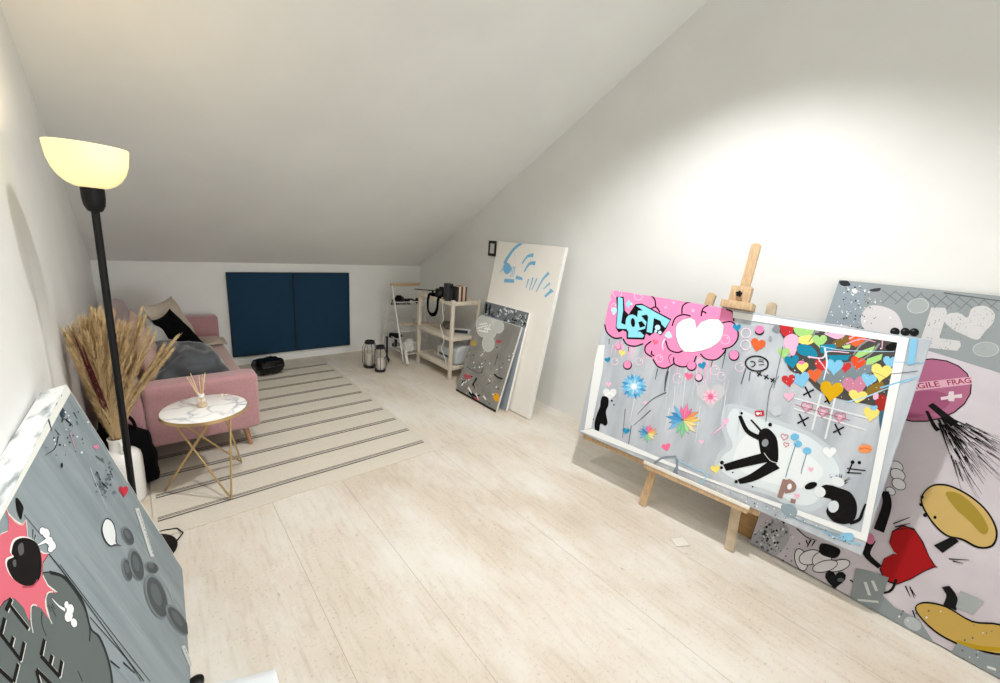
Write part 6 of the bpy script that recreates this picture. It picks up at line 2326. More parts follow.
def picture(root, key, w, h, z0=0.0004, dz=0.000005, name='painted_picture', lines=None):
    b = MB(); used = []
    z = z0
    for line in (ART[key].strip().split('\n') if lines is None else lines):
        head, body = line.split(':', 1)
        c = PAINTS[int(head[1:])]
        if c not in used: used.append(c)
        ki = used.index(c); z += dz; kind = head[0]
        if kind == 'T':
            q = body.split(' ', 5); hgt = float(q[0]) / 1000
            p0 = V((int(q[1]), int(q[2]))) / 1000; p1 = V((int(q[3]), int(q[4]))) / 1000
            vs_, fs_ = glyph_mesh(q[5]); d = p1 - p0; L = d.length; d = d / L; e = V((-d.y, d.x))
            x1 = max(v.x for v in vs_); y1 = max(v.y for v in vs_)
            b.add([V(((p0 + d * (v.x / x1 * L) + e * (v.y / y1 * hgt)).x, (p0 + d * (v.x / x1 * L) + e * (v.y / y1 * hgt)).y, z)) for v in vs_], fs_, ki)
            continue
        nums = [float(x) / 1000 for x in body.split()]
        if kind == 'E':
            cx, cy, ax, ay, bx, by = nums; n = 8 if math.hypot(ax, ay) < 0.006 else 20
            pl = [V((cx + ax * math.cos(2 * PI * i / n) + bx * math.sin(2 * PI * i / n), cy + ay * math.cos(2 * PI * i / n) + by * math.sin(2 * PI * i / n))) for i in range(n)]
        elif kind == 'K':
            w0, w1 = nums[0], nums[1]
            p = [V((nums[i], nums[i + 1])) for i in range(2, len(nums), 2)]
            if len(p) > 2: p = catmull(p, False)
            L_, R_ = [], []
            for i, q in enumerate(p):
                d = p[min(i + 1, len(p) - 1)] - p[max(i - 1, 0)]
                if d.length < 1e-9: d = V((1, 0))
                d.normalize(); e = V((-d.y, d.x)); ww = (w0 + (w1 - w0) * i / (len(p) - 1)) / 2
                L_.append(q + e * ww); R_.append(q - e * ww)
            for i in range(len(p) - 1):
                qd = clip([L_[i], L_[i + 1], R_[i + 1], R_[i]], w, h)
                if qd: b.add([V((v.x, v.y, z)) for v in qd], [tuple(range(len(qd)))], ki)
            continue
        else:
            pl = [V((nums[i], nums[i + 1])) for i in range(0, len(nums), 2)]
            if kind == 'S': pl = catmull(pl, True)
        pl = clip(pl, w, h)
        if len(pl) < 3: continue
        tri = tessellate_polygon([[V((v.x, v.y, 0)) for v in pl]])
        b.add([V((v.x, v.y, z)) for v in pl], list(tri), ki)
    # every painted face looks out of the canvas
    fx = []
    for f in b.f:
        a, c_, d_ = b.v[f[0]], b.v[f[1]], b.v[f[2]]
        fx.append(f if (c_ - a).cross(d_ - a).z >= 0 else tuple(reversed(f)))
    b.f = fx
    return b.build(name, [paint(c) for c in used], root, smooth=False, fixn=False)

def basis(O, u, v):
    u, v = V(u).normalized(), V(v).normalized(); n = u.cross(v)
    M = Matrix((u, v, n)).transposed().to_4x4(); M.translation = V(O); return M
def frame_axes(yw, lean, rl=0.0, left=False):
    if left:
        u = V((-math.sin(yw), math.cos(yw), 0)); n = V((math.cos(yw), math.sin(yw), 0))
    else:
        u = V((math.sin(yw), -math.cos(yw), 0)); n = V((-math.cos(yw), -math.sin(yw), 0))
    v = Zv * math.cos(lean) - n * math.sin(lean)
    return u * math.cos(rl) + v * math.sin(rl), -u * math.sin(rl) + v * math.cos(rl)

def canvas_body(root, w, h, d, m, m_side, bar_m):
    """stretched canvas: wrapped face + sides as one part, wooden stretcher behind"""
    b = MB(); b.k = 1; b.box((w / 2, h / 2, -d / 2), (w, h, d), 0.003)
    b.k = 0; b.add([(0.003, 0.003, 0.0002), (w - 0.003, 0.003, 0.0002), (w - 0.003, h - 0.003, 0.0002), (0.003, h - 0.003, 0.0002)], [(0, 1, 2, 3)])
    b.build('canvas', [m, m_side], root, fixn=False)

edge_w_m = mat('white_canvas_edge', 'e6e5e1', 0.7, var=0.03, scale=30)
# --- the big colourful painting on the easel
u, v = frame_axes(0.09, 0.197, 0.002)
ME = basis((2.2, 1.576, 0.288), u, v)
p_easel = thing('painting', 'wide painting with pink cloud, hearts and LOST lettering on the wooden easel', 'painting', basis=ME)
canvas_body(p_easel, 1.53, 1.006, 0.028, mat('easel_ground', 'a9b0ba', 0.6, col2='c6ccd4', scale=6, stretch=(1.5, 0.35, 1), detail=6), mat('easel_edge', 'aab2bb', 0.6, var=0.15, scale=14), None)
picture(p_easel, 'easel', 1.53, 1.006)
# --- tall painting behind it
u, v = frame_axes(0, 0.285)
MBIG = basis((2.44, 0.496, 0.004), u, v)
p_big = thing('painting', 'large pinkish painting with FRAGILE balloon and red heart behind the easel', 'painting', basis=MBIG)
canvas_body(p_big, 1.45, 1.537, 0.018, mat('big_ground', 'bcb3ba', 0.6, col2='c8c1c7', scale=3), mat('dark_panel_edge', '2b2a29', 0.7), None)
picture(p_big, 'big', 1.45, 1.537)
# --- white canvas
u, v = frame_axes(0, 0.161)
p_white = thing('painting', 'tall white canvas with blue spray strokes leaning on the wall beside the shelf', 'canvas', basis=basis((2.484, 3.206, 0.008), u, v))
canvas_body(p_white, 0.877, 1.534, 0.04, mat('white_canvas', 'e8e5de', 0.8, var=0.02, scale=3), edge_w_m, None)
for q, ln in enumerate(ART['white'].strip().split('\n')):
    picture(p_white, 'white', 0.877, 1.534, 0.0004 + 0.000005 * q, name='spray_stroke', lines=[ln])
# --- middle canvas
u, v = frame_axes(0, 0.194)
p_mid = thing('painting', 'grey canvas with black and white brush marks between the white canvas and the splattered board', 'canvas', basis=basis((2.426, 3.199, 0.008), u, v))
canvas_body(p_mid, 0.636, 0.934, 0.026, mat('mid_ground', '8d979f', 0.7, var=0.15, scale=5), edge_w_m, None)
picture(p_mid, 'mid', 0.636, 0.934)
# --- grey splattered board
u, v = frame_axes(0.008, 0.29)
p_grey = thing('painting', 'dark grey paint-splattered canvas with pale round blobs, front of the leaning stack', 'canvas', basis=basis((2.323, 3.229, 0.007), u, v))
canvas_body(p_grey, 0.634, 0.817, 0.02, mat('grey_ground', '7b7a75', 0.7, col2='918f89', scale=5), mat('grey_board_edge', 'd2d0ca', 0.7, var=0.1, scale=20), None)
gl = ART['grey'].strip().split('\n')
picture(p_grey, 'grey', 0.634, 0.817, name='pale_blobs', lines=gl[:15])
picture(p_grey, 'grey', 0.634, 0.817, 0.0006, name='paint_splatter', lines=gl[15:])['kind'] = 'stuff'
# --- grey painting on the left wall
u, v = frame_axes(-0.029, 0.262, 0, True)
uL = V((math.sin(0.029), math.cos(0.029), 0))
p_left = thing('painting', 'large grey painting with LET ME bomb and pink burst beside the floor lamp', 'painting', basis=basis(V((0.001, 2.026, 0.006)) - uL * 1.5, u, v))
marble_edge = mat('paint_smeared_edge', 'eceeee', 0.6, col2='8d979c', scale=7, stretch=(1, 3, 3), detail=6)
marble_edge.node_tree.nodes['Color Ramp'].color_ramp.elements[0].position = 0.52
marble_edge.node_tree.nodes['Color Ramp'].color_ramp.elements[1].position = 0.66
canvas_body(p_left, 1.5, 0.96, 0.065, mat('left_ground', '7c898f', 0.65, col2='8d999e', scale=5, stretch=(3, 0.4, 1)), marble_edge, None)
picture(p_left, 'left', 1.5, 0.96)

# ------------------------------------------------------------------ easel
wood = mat('light_beech_wood', 'c6a884', 0.5, var=0.14, scale=9, stretch=(12, 12, 1), bump=0.05)
wood_old = mat('paint_worn_wood', 'b9a88f', 0.6, var=0.16, scale=14)
black_plastic = mat('black_plastic', '0b0b0c', 0.45, spec=0.3)
EU, EV = frame_axes(0.09, 0.197, 0.002); EN = EU.cross(EV); EO = V((2.2, 1.576, 0.288))
def ep(a, b_, c=0.0): return EO + EU * a + EV * b_ + EN * c
vfloor = -0.288 / EV.z
easel = thing('easel', 'light wooden studio easel holding the wide colourful painting', 'easel', (2.45, 0.8, 0))
def lp(a, b_, z): # point on the legs' plane (behind the canvas)
    return ep(a, b_, z)
def legbar(name, p0, p1, wdt, dep, m=wood, rnd_top=True):
    b = MB(); ax = (p1 - p0).normalized()
    side = ax.cross(EN).normalized(); nn = side.cross(ax)
    L = (p1 - p0).length; n = 8; hw = wdt / 2
    prof = [(-hw, 0), (hw, 0)] + ([(hw * math.cos(i * PI / n), L - hw * 0.6 + hw * 0.6 * math.sin(i * PI / n)) for i in range(n + 1)] if rnd_top else [(hw, L), (-hw, L)])
    k = len(prof)
    vs = [p0 + side * x + ax * y + nn * dep / 2 for x, y in prof] + [p0 + side * x + ax * y - nn * dep / 2 for x, y in prof]
    b.add(vs, [tuple(range(k)), tuple(reversed(range(k, 2 * k)))] + [(i, i + k, (i + 1) % k + k, (i + 1) % k) for i in range(k)])
    wpart(name, b, m, easel, smooth=False)
def drop(a, z): # foot: same point slid down the leg plane to the floor
    q = ep(a, 0, z); tt = q.z / EV.z; return q - EV * tt
legbar('leg', drop(0.53, -0.046) + V((0, 0, 0.002)), ep(0.611, 1.082, -0.046), 0.045, 0.024, wood)
legbar('leg', drop(1.035, -0.046) + V((0, 0, 0.002)), ep(0.915, 1.075, -0.046), 0.045, 0.024, wood_old)
legbar('mast', ep(0.765, 0.05, -0.056), ep(0.765, 1.385, -0.056), 0.047, 0.022, wood)
# rear leg folds out towards the wall
b = MB(); b.bar(ep(0.765, 0.92, -0.085), V((2.845, 0.80, 0.004)), 0.04, 0.02, up=(0, 1, 0)); wpart('rear_leg', b, wood, easel)
# tray and cross rail
def ebox(name, a0, a1, b0, b1, c0, c1, m, bev=0.003):
    b = MB(); b.box(((a0 + a1) / 2, (b0 + b1) / 2, (c0 + c1) / 2), (a1 - a0, b1 - b0, c1 - c0), bev, ME)
    return wpart(name, b, m, easel)
ebox('tray', 0.505, 1.075, -0.034, -0.004, -0.034, 0.03, wood)
ebox('tray_lip', 0.50, 1.08, -0.008, 0.012, 0.026, 0.036, mat('white_painted_wood', 'e4e0d6', 0.6, var=0.05, scale=20))
ebox('support_rail', 0.03, 1.12, -0.042, -0.006, -0.066, -0.036, wood)
ebox('cross_bar', 0.47, 1.06, 0.42, 0.46, -0.074, -0.06, wood)
# top clamp
ebox('canvas_clamp', 0.69, 0.845, 1.008, 1.048, -0.05, 0.045, wood)
ebox('clamp_block', 0.715, 0.815, 1.048, 1.135, -0.04, 0.012, wood)
b = MB()
for k in range(5):
    a = 2 * PI * k / 5 + 0.3
    b.tube([ME @ V((0.765, 1.09, 0.03)), ME @ V((0.765 + 0.016 * math.cos(a), 1.09 + 0.016 * math.sin(a), 0.03))], 0.0075, 8, r1=0.006)
b.tube([ME @ V((0.765, 1.09, 0.010)), ME @ V((0.765, 1.09, 0.038))], 0.010, 10)
wpart('knob', b, black_plastic, easel)

# plain plywood board standing behind the big painting
r = thing('plywood_board', 'bare plywood board standing behind the large grey painting under the easel', 'board', basis=basis(V((2.47, 0.585, 0.003)), *frame_axes(0, 0.272)))
b = MB(); b.box((0.3, 0.3, -0.02), (0.6, 0.6, 0.012), 0.002); b.build('sheet', mat('bare_plywood', 'b58f5e', 0.7, var=0.12, scale=6, stretch=(1, 8, 1)), r)

# ------------------------------------------------------------------ floor lamp
lx, ly = -0.138, 2.235
metal_black = mat('black_lacquered_steel', '0a0a0b', 0.45, spec=0.3)
lamp = thing('floor_lamp', 'tall black uplighter floor lamp with a glowing white bowl shade beside the grass vase', 'lamp', basis=Matrix.Translation((lx, ly, 0)) @ Matrix.Rotation(0.019, 4, 'Y'))
b = MB(); b.lathe([(0.0, 0.0), (0.135, 0.0), (0.135, 0.008), (0.125, 0.016), (0.03, 0.024), (0.016, 0.034), (0.0, 0.034)]); b.build('base', metal_black, lamp)
b = MB(); b.tube([(0, 0, 0.03), (0, 0, 1.55)], 0.0125, 14)
for z in (0.55, 1.05): b.lathe([(0.0128, z - 0.012), (0.0136, z - 0.01), (0.0136, z + 0.01), (0.0128, z + 0.012)], n=14, cap=False)
b.build('pole', metal_black, lamp)
b = MB(); b.lathe([(0.012, 1.535), (0.022, 1.54), (0.031, 1.56), (0.034, 1.585), (0.034, 1.625), (0.0, 1.625)], n=24); b.build('socket', metal_black, lamp)
shade_m = mat('opal_plastic_shade', 'efe2b4', 0.4, emit=0.62, emit_col='ffeaa0')
prof = [(0.03, 1.622), (0.048, 1.626), (0.068, 1.637), (0.086, 1.655), (0.100, 1.680), (0.110, 1.712), (0.116, 1.768)]
b = MB(); b.lathe(prof + [(r_ - 0.003, z_ + (0.003 if i else 0)) for i, (r_, z_) in reversed(list(enumerate(prof)))], n=40, cap=False); b.build('shade', shade_m, lamp)
b = MB(); b.sphere((0, 0, 1.69), 0.028); b.lathe([(0.013, 1.62), (0.013, 1.665), (0.02, 1.672)], n=16)
b.build('light_bulb', mat('warm_bulb', 'fff2d0', 0.3, emit=14, emit_col='ffe2a8'), lamp)
b = MB(); b.tube([(0.10, -0.03, 0.012), (0.135, 0.0, 0.02), (0.16, 0.05, 0.016), (0.14, 0.11, 0.012), (0.09, 0.13, 0.01), (0.03, 0.135, 0.004), (-0.06, 0.13, 0.004), (-0.15, 0.16, 0.004)], 0.0032, 8); b.build('cable', black_plastic, lamp)

# ------------------------------------------------------------------ vase with pampas grass
ceramic = mat('white_glazed_ceramic', 'e4e2de', 0.25, var=0.02, scale=20)
vx, vy = -0.188, 2.755
vase = thing('vase', 'white ceramic jug vase holding dried grass beside the lamp pole', 'vase', (vx, vy, 0.0))
prof = [(0.0, 0.002), (0.07, 0.002), (0.078, 0.008), (0.085, 0.03), (0.088, 0.16), (0.088, 0.255), (0.084, 0.283), (0.070, 0.300), (0.044, 0.314), (0.037, 0.33), (0.037, 0.365), (0.041, 0.386), (0.037, 0.386), (0.031, 0.372), (0.030, 0.335), (0.036, 0.31), (0.06, 0.28), (0.06, 0.20), (0.0, 0.19)]
b = MB(); b.lathe(prof, n=36); b.build('body', ceramic, vase)
b = MB(); b.tube([(0.010, -0.034, 0.37), (0.014, -0.050, 0.368), (0.017, -0.060, 0.352), (0.016, -0.060, 0.332), (0.015, -0.052, 0.312)], 0.006, 10); b.build('handle', ceramic, vase)

tan = mat('dried_pampas_tan', 'd2b88c', 0.9, var=0.14, scale=60)
straw = mat('dried_straw_stalk', 'c2a877', 0.85, var=0.1, scale=60)
maroon = mat('dried_maroon_grass', '5e2024', 0.9, var=0.2, scale=60)
def pampas(tip, length, spread, m, rn, bend):
    base = V((vx + rn.uniform(-0.018, 0.018), vy + rn.uniform(-0.018, 0.018), 0.24))
    tip = V(tip)
    mid = V((base.x + (tip.x - base.x) * 0.30, base.y + (tip.y - base.y) * 0.30, base.z + (tip.z - base.z) * 0.58)) + bend
    mouth = V((vx + (base.x - vx) * 0.5 + (tip.x - vx) * 0.05, vy + (tip.y - vy) * 0.05, 0.39))
    path = catmull([base, mouth, mid, tip], False, 8)
    r = thing('pampas_plume', None, 'dried grass', path[0])
    s = MB(); s.tube(path, 0.0022, 6, r1=0.0009); wpart('stalk', s, straw if m is tan else maroon, r)
    # plume: fine fibres swept along the last part of the stalk
    N = len(path); i0 = int(N * (1 - length)); f = MB()
    for q in range(480):
        t_ = i0 + (N - 1 - i0) * rn.random() ** 0.9
        i = min(int(t_), N - 2); fr = t_ - i
        p = path[i].lerp(path[i + 1], fr); d = (path[i + 1] - path[i]).normalized()
        k = (t_ - i0) / (N - 1 - i0)
        rad = spread * (0.35 + 0.65 * math.sin(PI * min(1, 0.15 + k * 0.85)))
        a = rn.uniform(0, 2 * PI); o = d.orthogonal().normalized(); o.rotate(Quaternion(d, a))
        L = rn.uniform(0.06, 0.13) * (1.1 - 0.4 * k)
        e = p + d * L * 0.9 + o * rad * rn.uniform(0.5, 1.0) + V((0, 0, -0.012 * rn.random()))
        c1 = p + d * L * 0.45 + o * rad * 0.45
        wv = d.cross(o) * rn.uniform(0.0009, 0.0019)
        f.add([p - wv, p + wv, c1 + wv, c1 - wv, e], [(0, 1, 2, 3), (3, 2, 4)])
    wpart('plume', f, m, r, smooth=False, fixn=False)
    return r
rp = random.Random(5)
tips = []
for i in range(44):   # thick left-hand sheaf
    k = i / 43.0
    tips.append((( -0.30 + 0.17 * k + rp.uniform(-0.01, 0.01)), rp.uniform(2.66, 2.90), 0.86 + 0.17 * math.sin(PI * (0.1 + 0.6 * k)) + rp.uniform(-0.10, 0.02)))
for i in range(9):   # thin out through the middle
    tips.append((rp.uniform(-0.13, -0.06), rp.uniform(2.66, 2.82), rp.uniform(0.78, 1.0)))
for x, y, z in ((-0.03, 2.74, 1.03), (-0.02, 2.72, 1.0), (-0.045, 2.76, 0.96), (-0.015, 2.7, 0.93), (0.0, 2.72, 0.9), (0.09, 2.74, 0.885), (0.075, 2.72, 0.87), (0.06, 2.70, 0.82), (0.03, 2.72, 0.84), (-0.04, 2.68, 0.88)):
    tips.append((x, y, z))
npl = 0
for i, tp in enumerate(tips):
    side = 1 if tp[0] > -0.06 else -1
    r = pampas(tp, 0.74 if side < 0 else 0.62, 0.040 if side < 0 else 0.026, tan, rp, V((side * 0.012, 0, 0.0)))
    tag(r, 'dried tan pampas plume standing in the white jug vase', group='tan pampas plumes in the vase')
for tp in ((-0.252, 2.60, 0.93), (-0.235, 2.60, 0.89), (-0.225, 2.58, 0.84)):
    r = pampas(tp, 0.6, 0.009, maroon, rp, V((-0.01, 0, 0)))
    tag(r, 'dark red dried grass stem among the tan pampas plumes in the vase', group='dark red stems in the vase')

# ------------------------------------------------------------------ black bag between vase and sofa
r = thing('tote_bag', 'slumped black fabric bag on the floor between the white vase and the sofa arm', 'bag', (-0.165, 2.925, 0))
bm = bmesh.new(); bmesh.ops.create_cube(bm, size=1.0); bmesh.ops.subdivide_edges(bm, edges=bm.edges[:], cuts=9, use_grid_fill=True)
for q in bm.verts:
    p = q.co * 2; l = max(abs(p.x), abs(p.y), abs(p.z)); p = p.lerp(p.normalized() * l, 0.35)
    k = (p.z + 1) / 2; top = 0.47 - 0.14 * (p.x + 1) / 2
    p = V((p.x * (0.14 - 0.035 * k), p.y * (0.062 - 0.022 * k), max(0.001, k * top)))
    p += V((0.012 * noise.noise(p * 14), 0.008 * noise.noise(p * 14 + V((5, 0, 0))), 0.012 * k * noise.noise(p * 12 + V((0, 9, 0))))); p.z = max(p.z, 0.001)
    q.co = p
b = MB(); b.from_bm(bm); b.build('bag_body', black_cloth_bag := mat('black_bag_fabric', '08080a', 0.85, spec=0.15), r)
b = MB(); b.tube(catmull([V(p) for p in ((-0.08, -0.03, 0.43), (-0.07, -0.045, 0.49), (-0.01, -0.05, 0.49), (0.04, -0.045, 0.42), (0.05, -0.03, 0.34))], False, 5), 0.008, 8); b.build('handle', black_cloth_bag, r)

# ------------------------------------------------------------------ sofa
pink = mat('dusty_pink_velvet', 'ab7f82', 0.75, var=0.07, scale=120, sheen=0.5, bump=0.08)
pinkseat = mat('dusty_pink_seat_velvet', 'ad8e88', 0.8, var=0.06, scale=120, sheen=0.4, bump=0.08)
copper = mat('copper_brown_leg', 'b08468', 0.35, metal=0.4)
sofa = thing('sofa', 'dusty pink velvet sofa with low arms along the left wall', 'sofa', (0.1, 3.95, 0))
SY0, SY1 = 3.02, 4.93
def sbox(name, x0, x1, y0, y1, z0, z1, bev, m=pink, seg=4):
    b = MB(); b.box(((x0 + x1) / 2, (y0 + y1) / 2, (z0 + z1) / 2), (x1 - x0, y1 - y0, z1 - z0), bev, seg=seg)
    return wpart(name, b, m, sofa)
sbox('arm', -0.075, 0.525, SY0, SY0 + 0.15, 0.155, 0.548, 0.035)
sbox('arm', -0.075, 0.525, SY1 - 0.15, SY1, 0.155, 0.60, 0.035)
sbox('seat_base', -0.20, 0.505, SY0 + 0.145, SY1 - 0.145, 0.17, 0.30, 0.015)
sbox('seat_cushion', -0.10, 0.515, SY0 + 0.155, SY1 - 0.155, 0.292, 0.415, 0.04, pinkseat)
b = MB()
b.prism([(-0.07, 0.165), (-0.075, 0.45), (-0.15, 0.755), (-0.175, 0.78), (-0.22, 0.78), (-0.25, 0.755), (-0.235, 0.45), (-0.18, 0.165)], 1, SY0 + 0.01, SY1 - 0.01)
o = wpart('backrest', b, pink, sofa)
md = o.modifiers.new('round', 'BEVEL'); md.width = 0.025; md.segments = 3
for x, y, dx, dy in ((0.43, SY0 + 0.09, 0.035, -0.025), (0.43, SY1 - 0.09, 0.035, 0.025), (-0.12, SY0 + 0.09, -0.02, -0.025), (-0.12, SY1 - 0.09, -0.02, 0.025)):
    b = MB(); b.tube([(x + dx, y + dy, 0.0085), (x, y, 0.175)], 0.0115, 14, r1=0.021); wpart('leg', b, copper, sofa)

# ------------------------------------------------------------------ cushions and throws
def pillow(name, label, cat, P00, P10, P11, P01, th, m, seed=0, wr=0.012, group=None, n=22, piping=None):
    P00, P10, P11, P01 = map(V, (P00, P10, P11, P01))
    ctr = (P00 + P10 + P11 + P01) / 4
    nn = (P10 - P00 + P11 - P01).cross(P01 - P00 + P11 - P10).normalized()
    r = thing(name, label, cat, ctr, group=group)
    b = MB(); vs = []; idx = {}
    for sd in (1, -1):
        for j in range(n + 1):
            for i in range(n + 1):
                a, c = i / n, j / n
                edge = i in (0, n) or j in (0, n)
                if edge and sd < 0: idx[(i, j, sd)] = idx[(i, j, 1)]; continue
                p = P00 * (1 - a) * (1 - c) + P10 * a * (1 - c) + P11 * a * c + P01 * (1 - a) * c
                ea, ec = 1 - abs(2 * a - 1), 1 - abs(2 * c - 1)
                # sides pull in a little between the corners
                pull = 0.055 * (1 - (2 * c - 1) ** 2) * (1 if a > .5 else -1) * max(0, abs(2 * a - 1)) ** 3
                pull2 = 0.055 * (1 - (2 * a - 1) ** 2) * (1 if c > .5 else -1) * max(0, abs(2 * c - 1)) ** 3
                p = p - (P10 - P00) * pull - (P01 - P00) * pull2
                hgt = th / 2 * (min(1, ea * 2.0) * min(1, ec * 2.0)) ** 0.42 * (0.75 + 0.25 * (ea * ec) ** 0.5) if not edge else 0
                q = V((a * 3.1 + seed, c * 3.1, sd * 1.7 + seed))
                rid = abs(noise.noise(q * 1.0)) * 1.6 + 0.5 * noise.noise(q * 2.7)
                p = p + nn * sd * hgt + nn * wr * rid * (0.4 + min(1, ea * ec * 4)) * (1 if not edge else 0.3)
                idx[(i, j, sd)] = len(vs); vs.append(p)
    fs = []
    for sd in (1, -1):
        for j in range(n):
            for i in range(n):
                f = (idx[(i, j, sd)], idx[(i + 1, j, sd)], idx[(i + 1, j + 1, sd)], idx[(i, j + 1, sd)])
                fs.append(f if sd > 0 else tuple(reversed(f)))
    b.add(vs, fs); wpart('cover', b, m, r, sharp=80)
    if piping:
        loop = [vs[idx[(i, 0, 1)]] for i in range(n)] + [vs[idx[(n, j, 1)]] for j in range(n)] + [vs[idx[(i, n, 1)]] for i in range(n, 0, -1)] + [vs[idx[(0, j, 1)]] for j in range(n, 0, -1)]
        b = MB(); b.tube(loop, 0.004, 6, closed=True); wpart('piping', b, piping, r)
    return r
velvet_grey = mat('slate_grey_velvet', '171a1e', 0.6, col2='373d42', scale=5, sheen=0.6, bump=0.15)
black_cloth = mat('black_cotton', '050506', 0.9, spec=0.08)
beige_knit = mat('oatmeal_knit', 'b3a699', 0.95, var=0.1, scale=90, bump=0.4)
rose_knit = mat('rose_beige_knit', 'a98f84', 0.95, var=0.1, scale=90, bump=0.4)
pale_grey = mat('pale_grey_cotton', 'a3a29e', 0.9, var=0.08, scale=70, bump=0.2)
# beige back cushions leaning on the backrest
pillow('cushion', 'large oatmeal cushion leaning on the sofa back behind the black cushion', 'cushion', (0.14, 3.80, 0.45), (0.325, 4.42, 0.44), (0.17, 4.44, 0.865), (-0.035, 3.92, 0.88), 0.12, beige_knit, 2.0)
pillow('cushion', 'rose beige cushion at the near end of the sofa back behind the grass plumes', 'cushion', (0.02, 3.24, 0.44), (0.03, 3.60, 0.44), (-0.085, 3.64, 0.92), (-0.12, 3.24, 0.86), 0.11, rose_knit, 5.0)
pillow('cushion', 'pale grey cushion between the rose beige cushion and the black cushion', 'cushion', (0.15, 3.46, 0.43), (0.18, 3.84, 0.43), (-0.01, 3.86, 0.81), (-0.05, 3.50, 0.79), 0.08, pale_grey, 7.0)
pillow('cushion', 'plain black cushion leaning on the oatmeal cushion at the middle of the sofa', 'cushion', (0.18, 3.70, 0.46), (0.35, 4.06, 0.49), (0.135, 4.04, 0.83), (0.015, 3.75, 0.80), 0.09, black_cloth, 1.0, wr=0.006)
pillow('cushion', 'slate grey velvet cushion slumped against the near arm of the sofa', 'cushion', (-0.04, 3.18, 0.46), (0.45, 3.22, 0.45), (0.33, 3.60, 0.62), (-0.01, 3.52, 0.70), 0.19, velvet_grey, 3.0, wr=0.03)
# throw over the back corner
def drape(name, label, cat, fn, nu, nv, m, th=0.008, loc=(0, 0, 0), part='cloth'):
    r = thing(name, label, cat, loc)
    b = MB(); vs = [V(fn(i / nu, j / nv)) for j in range(nv + 1) for i in range(nu + 1)]
    n1 = nu + 1
    b.add(vs, [(j * n1 + i, j * n1 + i + 1, (j + 1) * n1 + i + 1, (j + 1) * n1 + i) for j in range(nv) for i in range(nu)])
    o = wpart(part, b, m, r, sharp=80)
    md = o.modifiers.new('thickness', 'SOLIDIFY'); md.thickness = th; md.offset = 0
    return r
def throw(a, c):
    y = 3.95 + 0.62 * a + 0.03 * noise.noise(V((a * 4, c * 4, 1)))
    pts = [(0.235, 0.44), (0.15, 0.62), (0.03, 0.80), (-0.05, 0.91), (-0.17, 0.90), (-0.26, 0.86), (-0.285, 0.6), (-0.288, 0.45)]
    s = c * (len(pts) - 1); i = min(int(s), len(pts) - 2); f = s - i
    x = pts[i][0] * (1 - f) + pts[i + 1][0] * f; z = pts[i][1] * (1 - f) + pts[i + 1][1] * f
    k = noise.noise(V((a * 6, c * 3, 3)))
    x += 0.09 * a * (1 if c < 0.5 else 0)
    return (max(-0.30, x + 0.02 * k + 0.035), y, z + 0.015 * noise.noise(V((a * 7, c * 2, 6))) + 0.03)
def rumple(a, c):
    x = 0.36 + 0.17 * a; y = 4.34 + 0.24 * c
    return (x, y, 0.425 + 0.018 * abs(noise.noise(V((a * 5, c * 5, 2)))) + 0.03 * math.sin(PI * a) * math.sin(PI * c))
drape('blanket', 'small crumpled beige cloth on the far end of the sofa seat', 'blanket', rumple, 14, 14, beige_knit, 0.006, (0.44, 4.45, 0.42))

# ------------------------------------------------------------------ marble side table
brass = mat('brushed_brass', 'c4a878', 0.38, metal=0.75)
def marble():
    m = bpy.data.materials.new('white_veined_marble'); m.use_nodes = True
    nt = m.node_tree; N = nt.nodes; Lk = nt.links; b = N['Principled BSDF']; b.inputs['Roughness'].default_value = 0.18
    tc = N.new('ShaderNodeTexCoord'); n1 = N.new('ShaderNodeTexNoise'); n1.inputs['Scale'].default_value = 6; n1.inputs['Detail'].default_value = 5
    Lk.new(tc.outputs['Object'], n1.inputs['Vector'])
    vm = N.new('ShaderNodeVectorMath'); vm.operation = 'MULTIPLY_ADD'; vm.inputs[1].default_value = (0.22, 0.22, 0.22)
    Lk.new(n1.outputs['Color'], vm.inputs[0]); Lk.new(tc.outputs['Object'], vm.inputs[2])
    vo = N.new('ShaderNodeTexVoronoi'); vo.feature = 'DISTANCE_TO_EDGE'; vo.inputs['Scale'].default_value = 6.5
    Lk.new(vm.outputs[0], vo.inputs['Vector'])
    r = N.new('ShaderNodeValToRGB'); e = r.color_ramp.elements; e[0].position = 0.0; e[0].color = lin('a6a9af'); e[1].position = 0.11; e[1].color = lin('f1f0ee')
    q = e.new(0.03); q.color = lin('d6d7da')
    Lk.new(vo.outputs['Distance'], r.inputs['Fac'])
    n2 = N.new('ShaderNodeTexNoise'); n2.inputs['Scale'].default_value = 4.5; Lk.new(tc.outputs['Object'], n2.inputs['Vector'])
    r2 = N.new('ShaderNodeValToRGB'); r2.color_ramp.elements[0].position = 0.42; r2.color_ramp.elements[1].position = 0.6; Lk.new(n2.outputs['Fac'], r2.inputs['Fac'])
    mx = N.new('ShaderNodeMix'); mx.data_type = 'RGBA'; Lk.new(r2.outputs['Color'], mx.inputs[0]); mx.inputs[6].default_value = lin('efeeec'); Lk.new(r.outputs['Color'], mx.inputs[7])
    Lk.new(mx.outputs[2], b.inputs['Base Color']); return m
tx, ty, tz = 0.195, 2.708, 0.488
table = thing('side_table', 'round white marble side table with brass hairpin legs on the rug edge', 'table', (tx, ty, 0))
b = MB(); b.lathe([(0.0, tz - 0.014), (0.203, tz - 0.014), (0.205, tz - 0.012), (0.205, tz - 0.001), (0.203, tz), (0.0, tz)], n=64); b.build('table_top', marble(), table)
b = MB(); b.lathe([(0.2055, tz - 0.020), (0.2095, tz - 0.019), (0.2095, tz - 0.001), (0.2055, tz - 0.001)], n=64, cap=False); b.build('rim', brass, table)
